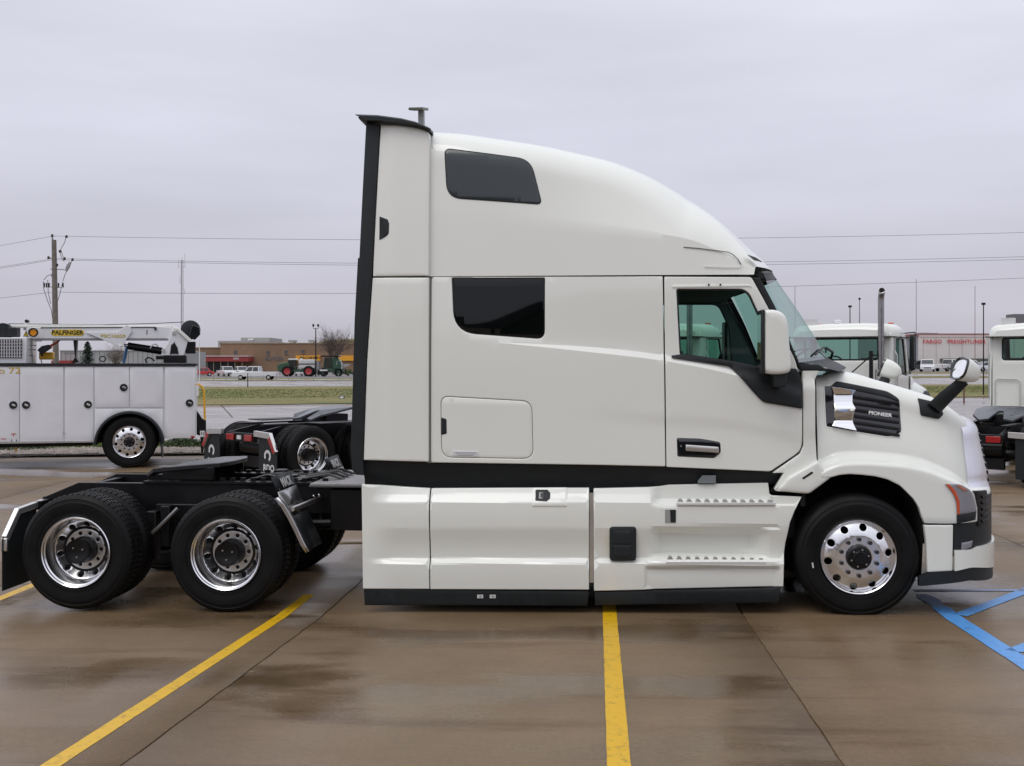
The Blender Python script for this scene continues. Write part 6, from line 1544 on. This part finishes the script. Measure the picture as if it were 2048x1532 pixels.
# ------------------------------------------------------------------ cars
def car(kind, col, L_=4.7, Wd=1.85, Hh=1.5, name='parked_car'):
    r = bpy.data.objects.new(name, None); COL.objects.link(r); hb = Hh * .58; g0 = .28
    P = {'sedan': ([(0, .35), (.0, hb * .8), (.25, hb), (L_ * .72, hb * .98), (L_ - .1, hb * .78), (L_, hb * .6), (L_, .3)], [(.55, hb), (1.1, Hh), (L_ * .52, Hh), (L_ * .72, hb)]),
         'suv': ([(0, .4), (0, hb), (L_ * .74, hb), (L_ - .1, hb * .85), (L_, hb * .7), (L_, .35)], [(.1, hb), (.3, Hh), (L_ * .58, Hh), (L_ * .75, hb)]),
         'pickup': ([(0, .5), (0, hb * 1.02), (L_ * .74, hb * 1.02), (L_ - .15, hb * .93), (L_, hb * .8), (L_, .42)], [(L_ * .37, hb), (L_ * .40, Hh), (L_ * .62, Hh), (L_ * .74, hb)])}[kind]
    m = mat('car_' + '%02d%02d%02d' % tuple(int(c * 99) for c in col), col, .3, coat=.8)
    lp = P[0]; lo_('body', MB().prism(lp, -Wd / 2, Wd / 2), m, r, bevel=.06)
    cabp = P[1]; cb = MB(); n = len(cabp); ins = .16
    cb.add([(x, -Wd / 2 + (.05 if z < Hh - .01 else ins), z) for x, z in cabp] + [(x, Wd / 2 - (.05 if z < Hh - .01 else ins), z) for x, z in cabp], [tuple(range(n)), tuple(range(2 * n - 1, n - 1, -1))] + [(i, i + n, (i + 1) % n + n, (i + 1) % n) for i in range(n)])
    for i, f in enumerate(cb.f): cb.f[i] = tuple(reversed(f))
    lo_('cabin', cb, m, r, bevel=.04)
    gm_ = mat('dark_car_glass', (.015, .02, .022), .08, coat=1)
    (x0, z0), (x1, z1), (x2, z2), (x3, z3) = cabp
    def lerp(a, b, t): return a + (b - a) * t
    for s in (-1, 1):
        for a, b in ((.1, .47), (.53, .92)):
            v = []
            for tx, tz in ((a, .14), (b, .14), (b, .86), (a, .86)):
                xb_, xt_ = lerp(x0, x3, tx), lerp(x1, x2, tx); x = lerp(xb_, xt_, tz); z = lerp(z0, z1, tz); y = Wd / 2 - lerp(.05, ins, tz) + .012
                v.append((x, s * y, z))
            lo_('side_window', MB().add(v, [(0, 1, 2, 3) if s < 0 else (3, 2, 1, 0)]), gm_, r, smooth=0, solid=.01)
    for (xa, za, xb_, zb_, nm) in ((x3, z3, x2, z2, 'windscreen'), (x0, z0, x1, z1, 'rear_window')):
        s = 1 if nm == 'windscreen' else -1; v = []
        for ty, t in ((-1, .12), (1, .12), (1, .88), (-1, .88)):
            w_ = Wd / 2 - lerp(.05, ins, t) - .08; v.append((lerp(xa, xb_, t) + s * .02, ty * w_, lerp(za, zb_, t) + .01))
        lo_(nm, MB().add(v, [(0, 1, 2, 3) if s > 0 else (3, 2, 1, 0)]), gm_, r, smooth=0, solid=.01)
    for x in (L_ * .18, L_ * .80):
        for s in (-1, 1):
            w_ = lo_('wheel', MB().cyl((x, s * (Wd / 2 - .2), .34), (x, s * (Wd / 2 + .01), .34), .34, .34, 18), RUB, r); lo_('rim', MB().cyl((x, s * (Wd / 2), .34), (x, s * (Wd / 2 + .025), .34), .2, .18, 14), SAT, w_)
    for s in (-1, 1):
        lo_('headlight', MB().box((L_ - .02, s * Wd * .36, hb * .68), (.08, .34, .14)), mat('clear_lamp', (.6, .6, .62), .1, coat=1), r, bevel=.02); lo_('tail_light', MB().box((.0, s * Wd * .42, hb * .8), (.06, .16, .26)), REDL, r, bevel=.02)
    if kind == 'pickup':
        lo_('bed_opening', MB().span((.12, -Wd / 2 + .12, hb * 1.02 - .02), (L_ * .36, Wd / 2 - .12, hb * 1.02 + .008)), DARK, r, smooth=0)
    lo_('grille', MB().box((L_, 0, hb * .55), (.04, Wd * .5, .16)), BLK, r)
    return r
def putcar(r, px, d, head, label, group=None, cat='car', z=None):
    p = at(px, HY, d); r.location = (p.x, p.y, zg(p.x, p.y) + .03 if z is None else z); r.rotation_euler = (0, 0, A + radians(head)); tag(r, label, cat, group); return r
GC = 'cars and pickups parked along the far lots'
c = car('pickup', (.62, .63, .66), 6.1, 2.0, 1.85, 'pickup_truck'); putcar(c, 556, 150, 180, 'silver pickup truck driving left along the highway', None, 'pickup')
c = car('sedan', (.5, .03, .03), 4.6, 1.85, 1.5); putcar(c, 428, 196, 200, 'small red car parked left of the white pickups before the store', GC)
pk = car('pickup', (.7, .7, .72), 5.6, 2.0, 1.75, 'parked_pickup'); putcar(pk, 444, 196, 300, 'white pickup parked nose on, next to the red car', GC, 'pickup')
c = copy_thing(pk, at(473, HY, 198), A + radians(300), 'white pickup parked nose on, partly behind the driving silver pickup', GC); c.location.z = .03; c['category'] = 'pickup'
c = car('suv', (.05, .055, .06), 4.8, 1.9, 1.7); putcar(c, 394, 200, 200, 'dark car parked at the far end beside the crane truck rail', GC)
c = car('suv', (.7, .7, .72), 4.9, 1.95, 1.75); putcar(c, 598, 200, 300, 'small white car between the wheels of the green sprayer', GC)
c = car('suv', (.72, .72, .74), 5.0, 2.0, 1.85); putcar(c, 1854, 168, 250, 'white sport utility car parked nose on below the red letter F', GC)
c = car('suv', (.04, .045, .05), 4.8, 1.9, 1.7); putcar(c, 1838, 166, 100, 'dark car parked left of the white one below the lettered wall', GC)
c = car('pickup', (.7, .7, .7), 5.6, 2.0, 1.9, 'parked_pickup'); putcar(c, 1876, 170, 30, 'white box sided pickup parked side on below the lettered wall', GC, 'pickup')
c = car('sedan', (.12, .13, .14), 4.6, 1.85, 1.45); putcar(c, 1896, 172, 285, 'dark grey car parked nose on between the white pickup and the bonnet mirror', GC)
c = car('suv', (.66, .67, .7), 4.9, 1.95, 1.8); putcar(c, 1912, 175, 5, 'pale car parked behind the bonnet mirror', GC)
c = car('sedan', (.66, .67, .7), 4.7, 1.9, 1.5); putcar(c, 1950, 168, 0, 'white car parked just left of the black mirror of the right hand tractor', GC)
# ------------------------------------------------------------------ farm machines
GR2 = mat('machine_green', (.028, .075, .036), .45, var=.1); RR = mat('red_wheel_rim', (.36, .03, .035), .45)
def bigwheel(r, x, y, rad, rim=RR):
    w_ = lo_('wheel', MB().lathe([(rad * .62, .0), (rad * .9, -.02), (rad, .06), (rad, .44), (rad * .9, .52), (rad * .62, .5)], (x, y, rad), 28), RUB, r, smooth=40)
    lo_('rim', MB().lathe([(rad * .62, .02), (rad * .5, .08), (rad * .3, .12), (0, .1)], (x, y, rad), 20), rim, w_, smooth=40); return w_
s1 = thing('crop_sprayer', 'green crop sprayer with red wheel rims and a grey tank', 'sprayer', (0, 0, 0)); p = at(592, HY, 190); s1.location = (p.x, p.y, .03); s1.rotation_euler = (0, 0, A)
k_ = 190 / F
def S(px, py): return ((px - 592) * k_, H - .03 + (HY - py) * k_)
lo_('hood', MB().prism([S(553, 732), S(558, 727), (S(574, 724)), S(578, 727), S(578, 745), S(556, 744)], .2, 1.9), GR2, s1, bevel=.12)
cb = lo_('cab', MB().prism([S(574, 738), S(577, 720), S(591, 720), S(593, 738)], .3, 1.8), CLR, s1, bevel=.08)
lo_('cab_roof', MB().prism([S(575, 720), S(577, 717), S(591, 717), S(592.5, 720)], .2, 1.9), LETT, s1, bevel=.05)
for px in (575.5, 583.5, 591): lo_('cab_pillar', MB().prism([S(px, 738), S(px + 1, 738), S(px + 1, 719), S(px, 719)], .25, .4), FRM, s1)
lo_('chassis', MB().prism([S(560, 744), S(560, 738), S(632, 738), S(632, 744)], .4, 1.7), GR2, s1, bevel=.05)
lo_('tank', MB().prism([S(596, 722), S(600, 719), S(628, 719), S(630, 722), S(630, 737), S(597, 737)], .2, 1.9), mat('tank_grey', (.5, .5, .5), .5), s1, bevel=.15)
lo_('tank_band', MB().prism([S(596, 727), S(630, 727), S(630, 729), S(596, 729)], .17, .2), FRM, s1)
lo_('tank_lid', MB().cyl((S(600, 0)[0], 1, S(0, 719)[1]), (S(600, 0)[0], 1, S(0, 716.5)[1]), .25, .25, 12), LETT, s1)
for px in (574, 617): bigwheel(s1, S(px, 0)[0], -.1, .93); bigwheel(s1, S(px, 0)[0], 1.7, .93)
lo_('boom_frame', MB().prism([S(632, 722), S(637, 722), S(637, 748), S(632, 748)], .3, 1.8), mat('boom_grey', (.3, .3, .3), .5), s1)
s2 = thing('crop_sprayer', 'dark green farm machine with black roof and folded boom parked right of the lamp post', 'sprayer', (0, 0, 0)); p = at(592, HY, 190); s2.location = (p.x, p.y, .03); s2.rotation_euler = (0, 0, A)
DGR = mat('dark_machine_green', (.02, .06, .035), .4)
lo_('cab', MB().prism([S(646, 735), S(648, 715), S(662, 715), S(664, 735)], .2, 1.9), CLR, s2, bevel=.1)
lo_('roof', MB().prism([S(640, 713.5), S(644, 710.5), S(676, 710.5), S(681, 714)], .0, 2.2), FRM, s2, bevel=.06)
lo_('body', MB().prism([S(664, 738), S(664, 716), S(672, 714), S(680, 722), S(683, 738)], .2, 1.9), DGR, s2, bevel=.1)
lo_('engine_cover', MB().prism([S(642, 745), S(642, 734), S(686, 736), S(686, 744)], .3, 1.8), DGR, s2, bevel=.06)
lo_('platform', MB().prism([S(640, 742), S(640, 739), S(655, 739), S(655, 742)], -.3, 2.4), LETT, s2)
for px in (635, 648, 670, 680): lo_('leg', MB().prism([S(px, 739), S(px + 3, 739), S(px + 3.5, 751), S(px - .5, 751)], .2, .6), FRM, s2)
for px in (647, 676): bigwheel(s2, S(px, 0)[0], .2, .72, DGR)
lo_('folded_boom', MB().prism([S(680, 735), S(684, 728), S(698, 728), S(699, 730), S(690, 734)], .5, .8), mat('boom_grey', (.3, .3, .3), .5), s2)
lo_('hose_loop', MB().tube([Vector((S(x, 0)[0], .3, S(0, y)[1])) for x, y in ((672, 730), (674, 722), (680, 721), (684, 728), (683, 738))], .12, 6), mat('pale_pipe', (.4, .42, .44), .5), s2)
# ------------------------------------------------------------------ trees
BARK = mat('bare_bark', (.13, .10, .085), .9, var=.2)
def bare_tree(px, d, top, wpx, label, z0=0, seed=1, n0=6):
    rnd_ = random.Random(seed); p = at(px, HY, d); h = H + (HY - top) / F * d; wd = wpx / F * d / 2
    t = thing('bare_tree', label, 'tree', (p.x, p.y, zg(p.x, p.y)), A); cr = MB(); tk = MB()
    tk.tube([(0, 0, 0), (.05, 0, h * .15), (0, .05, h * .3)], [h * .03, h * .024, h * .02], 8)
    def br(o, dr, ln, r, lev):
        pts = [o]; dd = dr.copy()
        for k in range(3): dd = (dd + Vector((rnd_.uniform(-.18, .18), rnd_.uniform(-.18, .18), rnd_.uniform(-.02, .14)))).normalized(); pts.append(pts[-1] + dd * ln / 3)
        cr.tube(pts, [r, r * .8, r * .6, r * .35], 4 if lev else 5)
        if lev >= 4: return
        for k in range(5 if lev < 2 else 4):
            q = pts[1 + (k % 3)]; a = rnd_.uniform(0, 6.3); s_ = dd.orthogonal().normalized(); s_ = (Matrix.Rotation(a, 3, dd) @ s_)
            br(q, (dd * .8 + s_ * rnd_.uniform(.4, .9)).normalized(), ln * rnd_.uniform(.5, .72), r * .48, lev + 1)
    for k in range(n0):
        a = 2 * pi * k / n0 + rnd_.uniform(-.3, .3); br(Vector((0, 0, h * rnd_.uniform(.2, .3))), Vector((cos(a) * .55 * wd / (h * .4), sin(a) * .4, 1)).normalized(), h * .38, h * .013, 0)
    lo_('trunk', tk, BARK, t, smooth=60); lo_('crown', cr, BARK, t, smooth=60); return t
bare_tree(667, 235, 649, 92, 'bare spreading tree behind the farm machines, against the sky', seed=4, n0=9)
bare_tree(232, 165, 683, 60, 'bare twiggy tree between the spruce and the crane mast', seed=9, n0=5)
def leafy(px, d, top, wpx, hpx, col, label, n=1600, seed=2, name='leafy_tree'):
    rnd_ = random.Random(seed); p = at(px, HY, d); k = d / F; t = thing(name, label, 'tree', (p.x, p.y, zg(p.x, p.y)), A)
    zt_ = H + (HY - top) * k; zc = zt_ - hpx * k / 2; cr = MB(); cl = [(rnd_.uniform(-.45, .45) * wpx * k, rnd_.uniform(-.3, .3) * wpx * k, zc + rnd_.uniform(-.3, .3) * hpx * k, rnd_.uniform(.16, .28) * wpx * k) for _ in range(14)]
    for _ in range(n):
        x, y, z, r_ = rnd_.choice(cl); v = Vector((rnd_.gauss(0, 1), rnd_.gauss(0, 1), rnd_.gauss(0, 1))).normalized() * r_ * rnd_.uniform(.5, 1); c_ = Vector((x, y, z)) + Vector((v.x, v.y, v.z * .7)); s = k * rnd_.uniform(.7, 1.6)
        a = Vector((rnd_.uniform(-1, 1), rnd_.uniform(-1, 1), rnd_.uniform(-1, 1))).normalized() * s; b = a.orthogonal().normalized() * s * .7; cr.add([c_ - a, c_ + b, c_ + a, c_ - b], [(0, 1, 2, 3)])
    lo_('crown', cr, mat('leaf_' + str(int(col[0] * 1000)), col, .8, var=.4, vscale=1.2), t, smooth=0); tk = MB()
    for q in cl[:5]: tk.tube([(0, 0, 0), (q[0] * .3, 0, zc * .5), (q[0], q[1], q[2])], [.16, .1, .04], 5)
    lo_('trunk', tk, BARK, t, smooth=60)
leafy(655, 330, 679, 30, 14, (.26, .22, .07), 'yellowing tree top showing over the brown store left of the bare tree')
leafy(690, 330, 678, 36, 14, (.24, .2, .07), 'yellowing tree top showing over the brown store right of the bare tree', seed=5)
leafy(697, 200, 737, 20, 13, (.06, .09, .035), 'dark green bush at the foot of the farm machine', 900, 8, 'bush')
def spruce(px, d, top, wpx, label, seed=3):
    rnd_ = random.Random(seed); p = at(px, HY, d); h = H + (HY - top) / F * d; w = wpx / F * d / 2
    t = thing('spruce_tree', label, 'tree', (p.x, p.y, zg(p.x, p.y)), A); lo_('trunk', MB().cyl((0, 0, 0), (0, 0, h * .97), .1, .015, 7), BARK, t)
    cr = MB()
    for i in range(34):
        z = h * (.08 + .9 * i / 34); r_ = w * (1 - (z / h)) ** .8 * 1.1 + .06
        for j in range(11):
            a = rnd_.uniform(0, 6.3); rr_ = r_ * rnd_.uniform(.7, 1.12); e_ = Vector((cos(a) * rr_, sin(a) * rr_, z - rr_ * .18 + rnd_.uniform(-.05, .05)))
            o = Vector((0, 0, z + .08))
            for k in range(7):
                q = o.lerp(e_, (k + 1) / 7); s = .13 * (1.2 - k / 9); n_ = Vector((-sin(a), cos(a), 0)) * s
                cr.add([q - n_ + Vector((0, 0, -.05)), q + Vector((cos(a) * s * .8, sin(a) * s * .8, .02)), q + n_ + Vector((0, 0, -.05)), q - Vector((cos(a) * s, sin(a) * s, -.06))], [(0, 1, 2, 3)])
    lo_('crown', cr, mat('spruce_needles', (.04, .06, .045), .8, var=.4, vscale=3), t, smooth=0)
spruce(175, 120, 681, 50, 'dark blue green spruce seen under the crane boom')
# ------------------------------------------------------------------ utility pole, wires, masts and lamps
WOOD = mat('weathered_pole_wood', (.17, .15, .13), .85, var=.25, vscale=3); WIRE = mat('wire', (.12, .12, .13), .6); GALV = mat('galvanised_steel', (.3, .31, .32), .5, .7)
base, LP = local(110, 60.)
up_ = thing('utility_pole', 'wooden power pole with transformers fittings behind the crane truck', 'utility pole', base, A)
D3 = lambda px, py, y=0: Vector((LP(px, py)[0], y, LP(px, py)[1]))
lo_('pole', MB().tube([D3(113, 786), D3(110.5, 640), D3(108, 480)], [.165, .15, .125], 12), WOOD, up_, smooth=50)
lo_('pole_extension', MB().tube([D3(106, 490), D3(104.5, 472)], .05, 8), GALV, up_)
for a_, b_, r_ in (((104, 517), (96, 514), .035), ((101, 538), (128, 539), .03), ((92, 573), (122, 575), .025)): lo_('bracket', MB().cyl(D3(*a_), D3(*b_), r_, r_, 8), GALV, up_)
for px, py in ((97, 515), (104.5, 471), (120, 502.5), (105, 550.5), (133, 473), (129, 517), (145, 519), (114, 530)): lo_('insulator', MB().lathe([(.0, -.08), (.05, -.08), (.08, -.03), (.05, 0), (.08, .03), (.03, .08)], (0, 0, 0), 10).xf(Matrix.Translation(D3(px, py)) @ Matrix.Rotation(pi / 2, 4, 'X')), mat('brown_insulator', (.07, .05, .05), .3), up_)
for (px, py), rt in (((134, 535), .35), ((137, 531), .4)): lo_('fuse_cutout', MB().box(D3(px, py), (.12, .1, .42), Matrix.Rotation(rt, 3, 'Y')), mat('fuse_grey', (.35, .35, .36), .5), up_, bevel=.02)
for pts in ([(88, 563), (89, 578), (96, 600), (104, 620), (107, 640)], [(97, 560), (98, 585), (103, 608)], [(127, 564), (122, 585), (116, 605), (115, 610)], [(133, 475), (131, 485), (123, 499), (128, 515)], [(145, 522), (140, 536), (132, 548), (127, 563)], [(105, 549), (96, 552), (89, 560)], [(122, 505), (124, 515), (130, 524)]):
    lo_('riser_cable', MB().tube([D3(*p, -.1) for p in pts], .018, 5), WIRE, up_)
for px in (88.5, 93, 98, 117, 126): lo_('arrester', MB().cyl(D3(px, 566), D3(px, 575), .045, .04, 8), BLK, up_)
rp_b, LPr = local(2190, 60.)
rp = thing('utility_pole', 'wooden power pole carrying the wires beyond the right edge', 'utility pole', rp_b, A); lo_('pole', MB().tube([(0, 0, 0), (0, 0, 9.5)], [.165, .13], 12), WOOD, rp); lo_('cross_arm', MB().cyl((-.5, 0, 8.1), (.5, 0, 8.1), .04, .04, 8), GALV, rp)
lp_b, LPl = local(-420, 86.)
lpo = thing('utility_pole', 'wooden power pole carrying the wires beyond the left edge', 'utility pole', lp_b, A); lo_('pole', MB().tube([(0, 0, 0), (0, 0, 9.3)], [.165, .13], 12), WOOD, lpo); lo_('cross_arm', MB().cyl((-.5, 0, 7.9), (.5, 0, 7.9), .04, .04, 8), GALV, lpo)
def wire(pa, pb, sag, label, r=.010):
    n = 40; mb = MB(); mb.tube([pa.lerp(pb, t) - Vector((0, 0, 4 * sag * t * (1 - t))) for t in lin(0, 1, n)], r, 5)
    o = obj('power_line', mb, WIRE); return tag(o, label, 'power line', 'power lines along the road')
for py, z2, zl_, sag, nm in ((472, 9.42, 9.25, .35, 'topmost power line running across the sky'), (517, 8.1, 7.95, .38, 'upper wire of the close pair crossing the sky at middle height'), (519.5, 7.95, 7.8, .40, 'lower wire of the close pair crossing the sky at middle height'), (584, 7.0, 6.3, .42, 'lowest thin power line crossing the sky')):
    a_ = at(106, py, 60); b_ = Vector((rp_b.x, rp_b.y, z2)); c_ = Vector((lp_b.x, lp_b.y, zl_))
    wire(a_, b_, sag, nm + ', right of the pole'); wire(a_, c_, .25, nm + ', left of the pole')
def post(name, px, top, d, r, label, cat, m=GALV, bot=None, head=None):
    p = at(px, HY, d); g = zg(p.x, p.y); h = H + (HY - top) / F * d - g; t = thing(name, label, cat, (p.x, p.y, g), A)
    lo_('pole', MB().cyl((0, 0, 0), (0, 0, h), r, r * .7, 8), m, t)
    if head: lo_('lamp_head', MB().box((0, 0, h + head * .3), (head * 1.6, head, head)), FRM, t, bevel=head * .2)
    return t, h
post('light_pole', 1700, 614, 150, .09, 'slim dark lamp pole showing above the cab roof left of the exhaust', 'light pole', FRM, head=.28)
post('light_pole', 1967, 609, 76, .05, 'dark lamp pole beside the black mirror of the right hand tractor', 'light pole', FRM, head=.16)
post('flag_pole', 1832.5, 558, 200, .07, 'tall thin grey pole above the left end of the lettered wall', 'pole')
post('flag_pole', 1950, 572, 200, .06, 'tall thin reddish pole above the middle of the lettered wall', 'pole', mat('rusty_pole', (.2, .09, .07), .7))
post('flag_pole', 1590, 572, 200, .07, 'tall thin pole just in front of the windscreen against the sky', 'pole')
post('light_pole', 399, 680, 120, .06, 'pale slender pole rising beside the crane drum', 'light pole', LETT)
post('marker_post', 495.5, 746, 101, .05, 'short dark marker post on the lawn before the driving pickup', 'post', FRM)
post('marker_post', 1928, 764, 60, .05, 'brown post under the bonnet mirror beyond the service road', 'post', mat('brown_post', (.12, .06, .05), .7))
t, h = post('street_lamp', 631.5, 657, 190, .12, 'double headed lamp post between the two farm machines', 'lamp post', FRM)
for s in (-1, 1):
    lo_('lamp_arm', MB().tube([(0, 0, h), (s * .42, 0, h), (s * .42, 0, h + .35)], .05, 6), FRM, t); lo_('lamp_head', MB().box((s * .42, 0, h + .55), (.32, .32, .42)), FRM, t, bevel=.05)
gp = None
for k in range(13):
    p = onG(402 + k * 25, 762.5); 
    if gp is None:
        gp = obj('guard_post', MB().cyl((0, 0, 0), (0, 0, .75), .045, .045, 6), GALV); gp.location = p; tag(gp, 'short steel guard post, first from the left beside the highway', 'post', 'guard posts along the highway'); continue
    q = gp.copy(); COL.objects.link(q); q.location = p; q['label'] = 'short steel guard post in the row below the driving pickup and farm machines'
for o in [x for x in COL.objects if x.name.startswith('guard_post')]: o['label'] = 'short steel guard post in the evenly spaced row along the highway'
p = onG(684, 798); ub2 = thing('utility_box', 'small grey box with a white plate on the lawn beside the sleeper truck', 'box', p, A); lo_('housing', MB().box((0, 0, .1), (.32, .2, .2)), mat('box_grey', (.12, .13, .14), .6), ub2, bevel=.01); lo_('plate', MB().box((0, -.102, .1), (.2, .006, .1)), TAPEW, ub2)
base, LP = local(364, 420.)
ms = thing('radio_mast', 'tall thin lattice radio mast in the haze above the crane drum', 'mast', base, A)
mh_ = LP(0, 520)[1]; lg = MB()
for a in (0, 2.09, 4.19):
    lo_('mast_leg', MB().cyl((.55 * cos(a), .55 * sin(a), 0), (.4 * cos(a), .4 * sin(a), mh_), .09, .09, 5), mat('mast_grey', (.3, .3, .32), .6), ms)
for i in range(44):
    z = mh_ * i / 44
    for a in (0, 2.09, 4.19): lg.cyl((.5 * cos(a), .5 * sin(a), z), (.5 * cos(a + 2.09), .5 * sin(a + 2.09), z + mh_ / 44), .035, .035, 3)
lo_('lattice', lg, MATS['mast_grey'], ms, kind='stuff')
an = MB()
for dx, z0_, z1_ in ((-1.3, mh_ - 3, mh_ + .2), (0, mh_, mh_ + 1), (1.1, mh_ - 3, mh_ + 2.5), (-.8, mh_ - 9, mh_ - 6), (1.0, mh_ - 13, mh_ - 11)):
    lo_('aerial', MB().cyl((dx, 0, z0_), (dx, 0, z1_), .08, .06, 5), MATS['mast_grey'], ms); lo_('aerial_arm', MB().cyl((0, 0, z0_ + .3), (dx, 0, z0_ + .3), .05, .05, 4), MATS['mast_grey'], ms)
for o in list(COL.objects):
    if o.name.startswith('pole_extension'): pass
